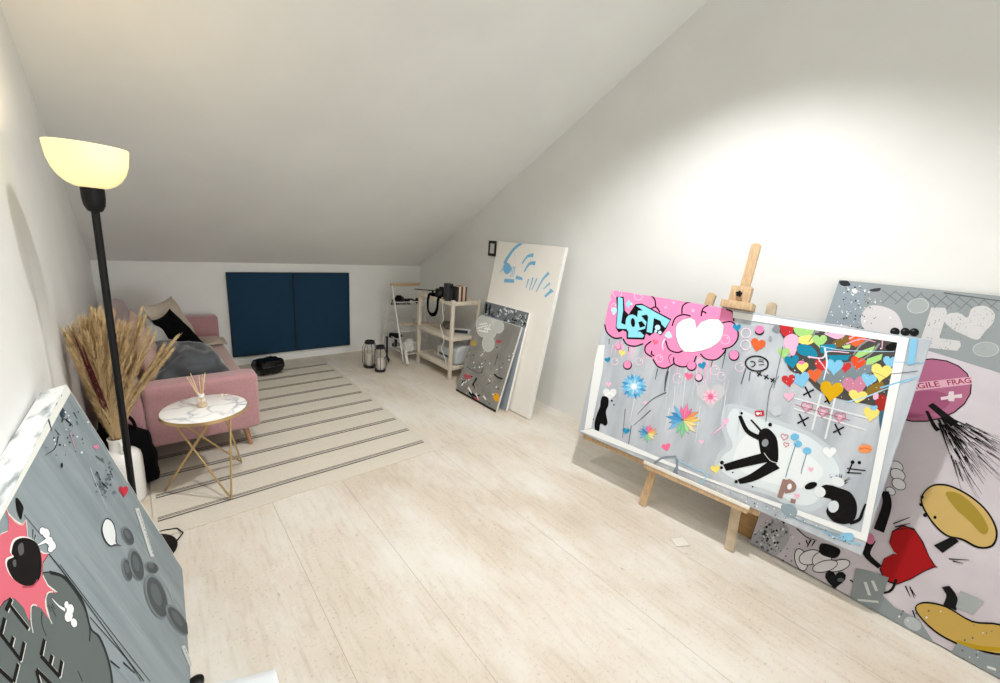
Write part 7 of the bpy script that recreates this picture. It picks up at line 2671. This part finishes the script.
b = MB(); b.lathe([(0.150, tz - 0.024), (0.158, tz - 0.024), (0.158, tz - 0.0145), (0.150, tz - 0.0145)], n=48, cap=False); b.build('under_ring', brass, table)
feet = [((-0.029, 2.738), (0.205, 2.57), (0.225, 2.60)), ((0.252, 2.455), (0.04, 2.66), (0.30, 2.60)), ((0.367, 2.845), (0.075, 2.60), (0.27, 2.57))]
for f_, a_, c_ in feet:
    b = MB(); F = V((f_[0], f_[1], 0.0125))
    A_ = V((a_[0], a_[1], tz - 0.018)); C_ = V((c_[0], c_[1], tz - 0.018))
    d1 = (A_ - F).normalized(); d2 = (C_ - F).normalized()
    b.tube([A_, F + d1 * 0.02 + V((0, 0, 0.0)), F + (d1 + d2) * 0.002, F + d2 * 0.02, C_], 0.0052, 8)
    wpart('leg', b, brass, table)
# reed diffuser
glass = mat('clear_glass', 'eee2cc', 0.04, alpha=0.3)
dx, dy = 0.185, 2.73
dif = thing('reed_diffuser', 'small glass reed diffuser standing on the marble side table', 'diffuser', (dx, dy, tz + 0.001))
b = MB(); b.lathe([(0.0, 0.0), (0.022, 0.0), (0.025, 0.003), (0.025, 0.045), (0.021, 0.055), (0.012, 0.060), (0.012, 0.068)], n=24); b.build('bottle', glass, dif)
b = MB(); b.lathe([(0.0, 0.003), (0.022, 0.003), (0.022, 0.022), (0.0, 0.022)], n=24); b.build('scented_oil', mat('amber_oil', 'd9bb8e', 0.1, alpha=0.6), dif)
b = MB(); b.lathe([(0.0125, 0.060), (0.0155, 0.061), (0.0155, 0.078), (0.010, 0.079), (0.006, 0.075)], n=24, cap=False); b.build('collar', mat('white_collar', 'e9e6df', 0.4), dif)
for k, (ax_, ay_) in enumerate(((-0.055, 0.02), (-0.045, -0.01), (-0.035, 0.03), (0.0, 0.02), (0.025, -0.005), (0.03, 0.015), (0.018, 0.03))):
    b = MB(); b.tube([(-ax_ * 0.15, -ay_ * 0.15, 0.008), (ax_, ay_, 0.185 + 0.006 * (k % 3))], 0.0022, 6); b.build('reed', mat('pale_reed', 'd8bf97', 0.8), dif)
st = thing('glass_stopper', 'tiny clear glass stopper lying on the marble side table', 'stopper', (0.295, 2.83, tz + 0.001))
b = MB(); b.sphere((0, 0, 0.012), 0.012, u=14, v=8); b.tube([(0.008, 0, 0.011), (0.034, 0.006, 0.009)], 0.006, 10, r1=0.004); b.build('stopper_body', glass, st)

# ------------------------------------------------------------------ black case on the far end of the rug
case = thing('toiletry_case', 'black glossy soft case lying on the far end of the rug', 'bag', (0.90, 4.60, 0.010), 0.32)
gloss_black = mat('black_crinkled_vinyl', '0b0b0c', 0.22, var=0.2, scale=30, bump=0.8)
bm = bmesh.new(); bmesh.ops.create_cube(bm, size=1.0); bmesh.ops.subdivide_edges(bm, edges=bm.edges[:], cuts=7, use_grid_fill=True)
for q in bm.verts:
    p = q.co * 2; l = max(abs(p.x), abs(p.y), abs(p.z)); s = p.normalized() * l
    p = p.lerp(s, 0.45); p = V((p.x * 0.135, p.y * 0.11, p.z * 0.075 + 0.077)); p += V((0.012 * noise.noise(p * 30), 0.012 * noise.noise(p * 30 + V((5, 0, 0))), 0.012 * noise.noise(p * 26 + V((0, 9, 0))))); p.z = max(p.z, 0.0005)
    q.co = p
b = MB(); b.from_bm(bm); b.build('case_body', gloss_black, case)
b = MB(); b.tube([(-0.10, -0.098, 0.09), (0.0, -0.117, 0.093), (0.10, -0.098, 0.091)], 0.004, 8); b.build('zip', mat('dark_zip', '3a3a3c', 0.4, metal=0.5), case)
b = MB(); b.tube([(-0.05, 0.0, 0.15), (-0.03, 0.0, 0.166), (0.03, 0.005, 0.167), (0.055, 0.005, 0.15)], 0.006, 8); b.build('handle', gloss_black, case)
b = MB(); b.box((0.085, -0.106, 0.022), (0.022, 0.006, 0.012), 0.002); b.build('buckle', mat('pale_metal', 'c9c8c4', 0.3, metal=0.7), case)

# ------------------------------------------------------------------ lanterns with candles
def lantern(x, y, rz, R, H, label, clabel):
    r = thing('lantern', label, 'lantern', (x, y, 0), rz, group='black wire lanterns by the ladder rack')
    wire = mat('black_lantern_wire', '1b1b1d', 0.5)
    b = MB(); b.lathe([(0.0, 0.002), (R * 0.78, 0.002), (R * 0.82, 0.008), (R * 0.82, 0.022), (R * 0.76, 0.026), (0.0, 0.026)], n=28); b.build('base', wire, r)
    b = MB(); b.lathe([(R * 0.52, H - 0.035), (R * 0.66, H - 0.033), (R * 0.66, H - 0.003), (R * 0.60, H), (R * 0.52, H - 0.003), (R * 0.52, H - 0.035)], n=28, cap=False); b.build('top_ring', wire, r)
    for k in range(6):
        a = 2 * PI * k / 6; c, s = math.cos(a), math.sin(a)
        b = MB(); b.tube([(R * 0.74 * c, R * 0.74 * s, 0.015), (R * c, R * s, 0.055), (R * c, R * s, H - 0.085), (R * 0.66 * c, R * 0.66 * s, H - 0.022)], 0.003, 6); b.build('wire_rib', wire, r)
    b = MB(); b.lathe([(R * 0.70, 0.027), (R * 0.94, 0.058), (R * 0.94, H - 0.088), (R * 0.6, H - 0.034)], n=28, cap=False); b.build('glass', mat('lantern_glass', 'b9b8b4', 0.05, alpha=0.16), r, fixn=False)
    b = MB(); b.tube([(R * 0.72, 0, H - 0.02), (R * 1.12, 0, H - 0.06), (R * 1.2, 0, H * 0.5), (R * 1.14, 0, 0.05)], 0.0025, 6); b.build('handle', wire, r)
    c = thing('candle', clabel, 'candle', (x + 0.0, y, 0.027), group='white pillar candles in the lanterns')
    b = MB(); b.lathe([(0.0, 0.0), (0.036, 0.0), (0.037, 0.003), (0.037, H * 0.40), (0.034, H * 0.405), (0.0, H * 0.40)], n=24); b.build('wax', mat('ivory_wax', 'e3ddd0', 0.5), c)
    b = MB(); b.tube([(0, 0, H * 0.40), (0.002, 0, H * 0.40 + 0.012)], 0.0012, 5); b.build('wick', black_plastic, c)
lantern(1.885, 4.335, 0.4, 0.083, 0.315, 'black wire lantern with a candle nearer the back wall', 'white pillar candle inside the lantern nearer the back wall')
lantern(1.925, 4.145, 0.1, 0.072, 0.30, 'black wire lantern with a candle standing in front of the other lantern', 'white pillar candle inside the front lantern')

# ------------------------------------------------------------------ white ladder rack
whm = mat('white_coated_wire', 'deddd8', 0.45)
rack = thing('ladder_rack', 'white wire ladder rack with basket tiers and a wooden top bar in the corner', 'rack', (2.5, 4.55, 0))
def rp_(pts, r_=0.006, name='frame', m=whm, n=8, mb=None):
    b = MB(); b.tube(pts, r_, n); return wpart(name, b, m, rack)
xa, xb = 2.315, 2.70
b = MB()
for x in (xa, xb):
    b.tube([(x - 0.02, 4.30, 0.006), (x, 4.67, 0.885)], 0.0095, 8)
wpart('front_frame', b, whm, rack)
b = MB()
for x in (xa, xb):
    b.tube([(x, 4.93, 0.006), (x, 4.69, 0.885)], 0.0085, 8)
b.tube([(xa, 4.90, 0.12), (xb, 4.90, 0.12)], 0.005, 8)
wpart('rear_frame', b, whm, rack)
b = MB(); b.bar((xa - 0.012, 4.68, 0.897), (xb + 0.012, 4.68, 0.897), 0.03, 0.034); wpart('top_bar', b, wood, rack)
def basket(z, y0, y1, h, wood_rim=False):
    b = MB()
    x0, x1 = xa + 0.004, xb - 0.004
    for zz in (z, z + h):
        b.tube([(x0, y0, zz), (x1, y0, zz), (x1, y1, zz), (x0, y1, zz)], 0.006, 6, closed=True)
    for i in range(13):
        x = x0 + (x1 - x0) * i / 12
        b.tube([(x, y0, z + h), (x, y0, z), (x, y1, z), (x, y1, z + h)], 0.0025, 5)
    for i in range(7):
        y = y0 + (y1 - y0) * i / 6
        b.tube([(x0, y, z + h), (x0, y, z), (x1, y, z), (x1, y, z + h)], 0.0025, 5)
    o = wpart('basket', b, whm, rack)
    if wood_rim:
        b = MB(); b.bar((x0, y0 - 0.004, z + h), (x1, y0 - 0.004, z + h), 0.012, 0.02); b.build('wooden_rim', wood, o, inv=FRAMES[rack.name].inverted())
basket(0.645, 4.535, 4.76, 0.055)
basket(0.36, 4.41, 4.83, 0.09, True)
basket(0.10, 4.30, 4.90, 0.14)
# things kept on the rack
def cam_body(name, label, x, y, z, rz, s=1.0, lensdir=-1):
    r = thing(name, label, 'camera', (x, y, z), rz)
    b = MB(); b.box((0, 0, 0.038 * s), (0.12 * s, 0.045 * s, 0.075 * s), 0.012 * s, seg=3); b.box((0, 0, 0.082 * s), (0.045 * s, 0.04 * s, 0.02 * s), 0.006 * s); b.build('body', black_plastic, r)
    b = MB(); b.tube([(0, lensdir * 0.022 * s, 0.038 * s), (0, lensdir * 0.075 * s, 0.038 * s)], 0.031 * s, 20); b.build('lens', mat('lens_black', '0d0d10', 0.2), r)
    b = MB(); b.tube([(-0.05 * s, 0, 0.076 * s), (-0.075 * s, 0.02, 0.05 * s), (-0.09 * s, 0.03, 0.008), (-0.02 * s, 0.05, 0.006), (0.06 * s, 0.055, 0.006), (0.085 * s, 0.03, 0.02 * s), (0.05 * s, 0, 0.076 * s)], 0.005, 6); b.build('strap', black_cloth, r)
    return r
cam_body('camera', 'black camera with its strap lying on the top tier of the ladder rack', 2.40, 4.655, 0.653, 0.5, 1.25)
r = thing('headphones', 'black and white headphones lying on the top tier of the ladder rack', 'headphones', (2.575, 4.645, 0.653), 0.2)
b = MB(); b.tube([(0.075 * math.cos(a), 0.085 * math.sin(a) - 0.02, 0.022 + 0.03 * math.sin(a)) for a in [i * PI / 10 for i in range(11)]], 0.011, 8); b.build('headband', black_plastic, r)
for sx in (-1, 1):
    b = MB(); b.sphere((sx * 0.07, -0.03, 0.038), 0.038, (0.75, 1, 1)); e = b.build('ear_cup', black_plastic, r)
    b = MB(); b.tube([(sx * 0.07, -0.066, 0.04), (sx * 0.07, -0.071, 0.04)], 0.021, 14); b.build('cap', mat('white_plastic', 'dcdcd8', 0.4), e)
def cloth_fn(cx, cy, z, rx, ry, hh, sd):
    def fn(a, c):
        x = (a - .5) * 2; y = (c - .5) * 2
        rr = min(1.0, math.hypot(x, y))
        return (cx + x * rx, cy + y * ry, z + hh * (1 - rr ** 2) + 0.25 * hh * abs(noise.noise(V((a * 4 + sd, c * 4, sd)))) + 0.012)
    return fn
drape('cloth', 'white crumpled cloth in the bottom basket of the ladder rack', 'cloth', cloth_fn(2.47, 4.46, 0.108, 0.13, 0.13, 0.12, 3), 18, 18, mat('white_cotton', 'dad8d3', 0.9, var=0.04, scale=50), 0.006, (2.52, 4.52, 0.1))
r = thing('power_tool', 'black power tool poking out of the bottom basket of the ladder rack', 'tool', (2.37, 4.66, 0.107), 0.8)
b = MB(); b.tube([(0, 0, 0.045), (0.0, 0.0, 0.12)], 0.021, 14); b.box((0, 0.02, 0.145), (0.055, 0.13, 0.06), 0.016, seg=3); b.build('motor_body', black_plastic, r)
b = MB(); b.box((0, 0, 0.022), (0.055, 0.085, 0.044), 0.008); b.build('battery', mat('dark_grey_plastic', '38383a', 0.5), r)
b = MB(); b.tube([(0, -0.045, 0.145), (0, -0.085, 0.145)], 0.016, 12, r1=0.009); b.build('chuck', mat('dark_steel', '4a4a4c', 0.35, metal=0.8), r)
r = thing('tripod', 'small black folded tripod standing between the lanterns and the ladder rack', 'tripod', (2.135, 4.42, 0.0))
b = MB(); b.tube([(0, 0, 0.05), (0, 0, 0.30)], 0.011, 10); b.sphere((0, 0, 0.31), 0.014); b.build('column', black_plastic, r)
for k in range(3):
    a = 2 * PI * k / 3 + 0.5; b = MB(); b.tube([(0.006 * math.cos(a), 0.006 * math.sin(a), 0.075), (0.055 * math.cos(a), 0.055 * math.sin(a), 0.007)], 0.007, 8); b.build('leg', black_plastic, r)
r = thing('spray_bottle', 'slim white bottle leaning on the foot of the ladder rack', 'bottle', (2.285, 4.20, 0.012))
b = MB(); b.tube([(-0.015, -0.05, 0.017), (0.0, 0.01, 0.075), (0.012, 0.055, 0.125)], 0.019, 14, r1=0.016); b.build('bottle_body', mat('white_plastic', 'dcdcd8', 0.4), r)
b = MB(); b.tube([(0.012, 0.055, 0.125), (0.018, 0.075, 0.147)], 0.010, 12); b.build('nozzle', mat('white_plastic', 'dcdcd8', 0.4), r)

# ------------------------------------------------------------------ pale wooden shelf
pale_wood = mat('whitewashed_pine', 'd9cfbf', 0.6, var=0.06, scale=8, stretch=(10, 10, 1.2))
shelf = thing('shelf_unit', 'pale wooden shelf unit with open tiers against the right wall', 'shelf', (2.63, 3.885, 0))
X0, X1, Y0, Y1 = 2.435, 2.815, 3.525, 4.245
for x in (X0 + 0.018, X1 - 0.018):
    for y in (Y0 + 0.018, Y1 - 0.018):
        b = MB(); b.box((x, y, 0.442), (0.034, 0.034, 0.88), 0.003); wpart('post', b, pale_wood, shelf)
tiers = (0.125, 0.455, 0.845)
for z in tiers:
    b = MB()
    for i in range(5):
        w_ = (X1 - X0 - 0.01) / 5
        b.box((X0 + 0.005 + w_ * (i + 0.5), (Y0 + Y1) / 2, z + 0.008), (w_ - 0.003, Y1 - Y0 - 0.075, 0.012), 0.002)
    wpart('shelf_board', b, pale_wood, shelf)
    b = MB()
    for x in (X0 + 0.008, X1 - 0.008): b.box((x, (Y0 + Y1) / 2, z), (0.014, Y1 - Y0 - 0.07, 0.04), 0.002)
    for y in (Y0 + 0.012, Y1 - 0.012): b.box(((X0 + X1) / 2, y, z), (X1 - X0 - 0.07, 0.016, 0.04), 0.002)
    wpart('rail', b, pale_wood, shelf)
TOP = 0.845 + 0.0145
# speaker box + books
r = thing('speaker', 'dark grey upright speaker box on the top of the shelf unit beside the books', 'speaker', (2.462, 3.655, TOP), 0.1)
b = MB(); b.box((0, 0, 0.094), (0.066, 0.085, 0.186), 0.006); b.build('cabinet', mat('dark_grey_shell', '37393c', 0.5, var=0.08, scale=50), r)
b = MB(); b.box((0, -0.044, 0.094), (0.054, 0.004, 0.165), 0.002); b.build('grille', mat('grille_cloth', '2a2c2f', 0.9, var=0.2, scale=300), r)
b = MB(); b.tube([(0, -0.046, 0.155), (0, -0.0485, 0.155)], 0.014, 16); b.build('tweeter', black_plastic, r)
bks = [('3a3330', 'dark brown', 0.022, 0.155), ('d8cdb8', 'cream', 0.024, 0.16), ('6b4636', 'red-brown', 0.026, 0.158), ('d9b9a8', 'pink-topped cream', 0.028, 0.165), ('5a4d3e', 'olive brown', 0.020, 0.155)]
x = 2.522
where = ['next to the dark speaker', 'second from the dark speaker', 'in the middle of the row', 'second from the end of the row', 'at the wall end of the row']
for (c, nm, tk, hh), wh in zip(bks, where):
    r = thing('book', '%s book on the shelf unit top, %s' % (nm, wh), 'book', (x + tk / 2, 3.635, TOP + 0.0005), group='books on the shelf top')
    cm = mat('cover_' + c, c, 0.6)
    b = MB(); b.box((-tk / 2 + 0.001, 0, hh / 2), (0.002, 0.12, hh), 0.0005); b.box((tk / 2 - 0.001, 0, hh / 2), (0.002, 0.12, hh), 0.0005); b.box((0, -0.059, hh / 2), (tk, 0.003, hh), 0.001); b.build('cover', cm, r)
    b = MB(); b.box((0, 0.001, hh / 2), (tk - 0.0045, 0.113, hh - 0.008), 0.0005); b.build('pages', mat('paper_pages', 'd9d0be', 0.9) if nm != 'pink-topped cream' else mat('pink_edged_pages', 'd98aa6', 0.9), r)
    x += tk + 0.0015
# second camera with a strap hanging over the front rail
r = thing('camera', 'black camera on the shelf top with its strap hanging over the front edge', 'camera', (2.515, 3.875, TOP + 0.0005), -0.5)
b = MB(); b.box((0, 0, 0.05), (0.13, 0.06, 0.098), 0.014, seg=3); b.box((0.0, 0, 0.108), (0.05, 0.045, 0.024), 0.007); b.build('body', black_plastic, r)
b = MB(); b.tube([(-0.01, -0.028, 0.05), (-0.01, -0.09, 0.05)], 0.034, 20); b.build('lens', mat('lens_black', '0d0d10', 0.2), r)
sp = catmull([V(p) for p in ((2.52, 3.92, 0.885), (2.45, 3.98, 0.872), (2.424, 3.995, 0.85), (2.422, 3.995, 0.74), (2.42, 3.97, 0.685), (2.418, 3.90, 0.665), (2.419, 3.83, 0.69), (2.423, 3.80, 0.76), (2.426, 3.795, 0.85), (2.455, 3.79, 0.875), (2.53, 3.81, 0.885))], False, 5)
b = MB()
hw = 0.021
vs = []
for i, p in enumerate(sp):
    d = (sp[min(i + 1, len(sp) - 1)] - sp[max(i - 1, 0)]).normalized()
    s_ = d.cross(V((1, 0, 0.25)).normalized()); s_ = s_.normalized() if s_.length > .05 else V((0, 1, 0))
    nn = s_.cross(d).normalized() * 0.0012
    vs += [p + s_ * hw + nn, p - s_ * hw + nn, p - s_ * hw - nn, p + s_ * hw - nn]
fs = []
for i in range(len(sp) - 1):
    for k in range(4): fs.append((i * 4 + k, i * 4 + (k + 1) % 4, i * 4 + 4 + (k + 1) % 4, i * 4 + 4 + k))
b.add(vs, fs); wpart('strap', b, black_cloth, r)
r = thing('camera_bracket', 'black pan handle bracket lying on the far end of the shelf top', 'bracket', (2.52, 4.06, TOP + 0.0005))
b = MB(); b.box((0, 0, 0.012), (0.07, 0.06, 0.024), 0.004); b.tube([(0.0, 0, 0.024), (0, 0, 0.045)], 0.012, 10); b.build('plate', black_plastic, r)
b = MB(); b.tube([(0.02, -0.02, 0.05), (-0.08, 0.05, 0.052), (-0.17, 0.12, 0.054)], 0.006, 8); b.build('pan_handle', black_plastic, r)
r = thing('tape_roll', 'small yellow tape roll on the shelf top between camera and speaker', 'tape', (2.475, 3.755, TOP + 0.0005))
b = MB(); b.lathe([(0.014, 0.0), (0.026, 0.0), (0.026, 0.02), (0.014, 0.02), (0.014, 0.0)], n=24, cap=False); b.build('tape', mat('yellow_tape', 'cda545', 0.5), r)
b = MB(); b.lathe([(0.0115, 0.0), (0.0138, 0.0), (0.0138, 0.02), (0.0115, 0.02), (0.0115, 0.0)], n=24, cap=False); b.build('core', mat('cardboard', '8f7455', 0.8), r)
# middle tier
MID = 0.455 + 0.0145
r = thing('radio', 'silver clock radio with a dark display on the middle shelf', 'radio', (2.68, 3.66, MID), -0.75)
silver = mat('silver_plastic', 'b9bab9', 0.4, metal=0.2)
b = MB(); b.box((0, 0, 0.034), (0.20, 0.075, 0.066), 0.008, seg=3); b.build('case', silver, r)
b = MB(); b.box((-0.01, -0.0385, 0.036), (0.15, 0.003, 0.036), 0.001); b.build('display', mat('dark_display', '2c3438', 0.2), r)
for k in range(4):
    b = MB(); b.box((-0.06 + k * 0.03, 0, 0.069), (0.018, 0.02, 0.005), 0.001); b.build('button', mat('grey_button', '808284', 0.5), r)
r = thing('projector', 'flat dark grey device at the back of the middle shelf', 'device', (2.73, 4.02, MID), -0.45)
b = MB(); b.box((0, 0, 0.027), (0.11, 0.22, 0.052), 0.008, seg=3); b.build('case', mat('warm_grey_plastic', '6f6a64', 0.5), r)
b = MB(); b.box((-0.056, 0, 0.027), (0.003, 0.17, 0.024), 0.001); b.build('vent', mat('dark_grey_plastic', '38383a', 0.5), r)
# bottom tier
LOW = 0.125 + 0.0145
r = thing('printer', 'rounded silver grey machine on the bottom shelf', 'printer', (2.655, 3.76, LOW), 0.0)
b = MB()
b.prism([(-0.12, 0.006), (0.12, 0.006), (0.12, 0.19), (0.07, 0.215), (-0.05, 0.205), (-0.105, 0.165), (-0.12, 0.10)], 1, -0.20, 0.20)
o = b.build('housing', mat('silver_grey_shell', 'c6cacd', 0.35, var=0.03, scale=20), r); md = o.modifiers.new('round', 'BEVEL'); md.width = 0.018; md.segments = 3
b = MB(); b.box((-0.122, 0, 0.07), (0.006, 0.26, 0.022), 0.002); b.build('paper_slot', mat('dark_grey_plastic', '38383a', 0.5), r)
b = MB()
for x in (-0.09, 0.09):
    for y in (-0.17, 0.17): b.tube([(x, y, 0), (x, y, 0.01)], 0.012, 10)
b.build('feet', black_plastic, r)
# white cable hanging down the shelf
r = tag(MB().tube(catmull([V(p) for p in ((2.585, 3.70, TOP + 0.006), (2.50, 3.685, TOP + 0.008), (2.428, 3.68, 0.87), (2.420, 3.69, 0.76), (2.418, 3.66, 0.66), (2.417, 3.71, 0.58), (2.418, 3.66, 0.50), (2.418, 3.63, 0.42), (2.417, 3.67, 0.33), (2.42, 3.60, 0.24), (2.425, 3.575, 0.165))], False, 6), 0.0035, 8).build('cable', mat('white_cable', 'e2e0da', 0.5)), 'white cable hanging down the front of the shelf unit', 'cable')

# small framed card on the right wall
r = thing('picture_frame', 'tiny black framed card on the wall at the corner of the white canvas', 'frame', (XR - 0.002, 3.485, 1.36))
b = MB()
for y in (-0.05, 0.05): b.box((-0.006, y, 0.08), (0.012, 0.022, 0.16), 0.001)
for z in (0.014, 0.146): b.box((-0.006, 0, z), (0.012, 0.08, 0.028), 0.001)
b.build('frame', mat('black_frame', '141414', 0.4), r)
b = MB(); b.box((-0.004, 0, 0.08), (0.004, 0.082, 0.108), 0.0005); b.build('card', mat('white_card', 'dcdad6', 0.7), r)

# paper on the floor
def sheet(name, label, pts, curl, m, cat='paper', n=14):
    P = [V((x, y, 0.003)) for x, y in pts]
    def fn(a, c):
        p = P[0] * (1 - a) * (1 - c) + P[1] * a * (1 - c) + P[2] * a * c + P[3] * (1 - a) * c
        p.z = 0.003 + curl * (a ** 2) * (c ** 2) + curl * 0.3 * abs(noise.noise(V((a * 3, c * 3, 7)))); return p
    return drape(name, label, cat, fn, n, n, m, 0.001, P[0], part='sheet')
paper = mat('white_paper', 'e6e9ec', 0.7)
scrap = mat('thin_waxed_paper', 'dcd6cc', 0.6)
def fp(px, py):   # floor point seen at a picture position
    d = rt * ((px - 500) / 409.81) - up * ((py - 341.5) / 409.81) + fw
    t_ = -1.56 / d.z
    return V((0, 0, 1.56)) + d * t_
sheet('paper_sheet', 'large white sheet of paper on the floor at the near edge of the view', [(-0.02, 0.95), (0.03, 1.385), (0.215, 1.30), (0.20, 0.90)], 0.012, paper)
q = [fp(670, 539), fp(683, 537), fp(690, 546), fp(676, 547)]
sheet('paper_scrap', 'small torn scrap of white paper on the floor by the easel foot', [(p.x, p.y) for p in q], 0.004, scrap)
r = thing('marker_cap', 'small black cap lying on the floor beside the white paper sheet', 'cap', (-0.005, 1.415, 0.0))
b = MB(); b.lathe([(0.0, 0.001), (0.022, 0.001), (0.024, 0.004), (0.024, 0.016), (0.018, 0.02), (0.0, 0.02)], n=24); b.build('cap_body', black_plastic, r)

# ------------------------------------------------------------------ light
def spot(name, loc, aim, power, size, blend, col=(1, .975, .94), rad=0.05):
    d = bpy.data.lights.new(name, 'SPOT'); d.energy = power; d.spot_size = math.radians(size); d.spot_blend = blend; d.color = col; d.shadow_soft_size = rad
    o = bpy.data.objects.new(name, d); COL.objects.link(o); o.location = loc
    o.rotation_euler = (V(aim) - V(loc)).to_track_quat('-Z', 'Y').to_euler(); return o
def bulb(name, loc, power, col, rad=0.03):
    d = bpy.data.lights.new(name, 'POINT'); d.energy = power; d.color = col; d.shadow_soft_size = rad
    o = bpy.data.objects.new(name, d); COL.objects.link(o); o.location = loc; return o
EXPOSURE = 0.02
def area(name, loc, aim, power, sx, sy, col):
    d = bpy.data.lights.new(name, 'AREA'); d.shape = 'RECTANGLE'; d.size = sx; d.size_y = sy; d.energy = power; d.color = col
    o = bpy.data.objects.new(name, d); COL.objects.link(o); o.location = loc
    o.rotation_euler = (V(aim) - V(loc)).to_track_quat('-Z', 'Z').to_euler(); return o
# unseen frame and area light added behind the camera to brighten ceiling and walls
wf = MB()
for x in (0.75, 1.8, 2.85): wf.box((x, YF + 0.03, 1.15), (0.06, 0.06, 1.96), 0.004)
for z in (0.19, 1.15, 2.11): wf.box((1.8, YF + 0.03, z), (2.1, 0.055, 0.06), 0.004)
structure('rear_fill_frame', wf, mat('white_fill_frame', 'e6e5e1', 0.5))
area('rear_fill_light', (1.8, YF + 0.07, 1.15), (1.8, 5, 1.6), 150, 2.0, 1.86, (0.95, 0.98, 1))
spot('downlight_easel', (1.69, 0.95, 3.35), (1.69, 0.98, 0), 250, 114, 0.65, (1, .995, .985))
spot('downlight_room', (0.55, 1.65, 2.95), (0.7, 2.4, 0), 70, 118, 0.8, (1, .985, .96))
spot('downlight_near', (1.2, -0.9, 3.3), (1.2, -0.9, 0), 30, 130, 0.7, (1, .99, .975))
bulb('lamp_glow', FRAMES['floor_lamp'] @ V((0, 0, 1.735)), 2.4, (1, .80, .52))

wd = bpy.data.worlds.new('world'); SC.world = wd; wd.use_nodes = True
wd.node_tree.nodes['Background'].inputs['Color'].default_value = (0.9, 0.93, 1, 1)
wd.node_tree.nodes['Background'].inputs['Strength'].default_value = 0.0
SC.view_settings.view_transform = 'Standard'
SC.view_settings.look = 'None'
SC.view_settings.gamma = 1.0
SC.view_settings.exposure = EXPOSURE
SC.view_settings.use_curve_mapping = False
SC.cycles.use_denoising = True
SC.cycles.max_bounces = 14
SC.cycles.diffuse_bounces = 8
SC.cycles.transparent_max_bounces = 12
SC.cycles.sample_clamp_indirect = 6.0
SC.cycles.caustics_reflective = False
SC.cycles.caustics_refractive = False
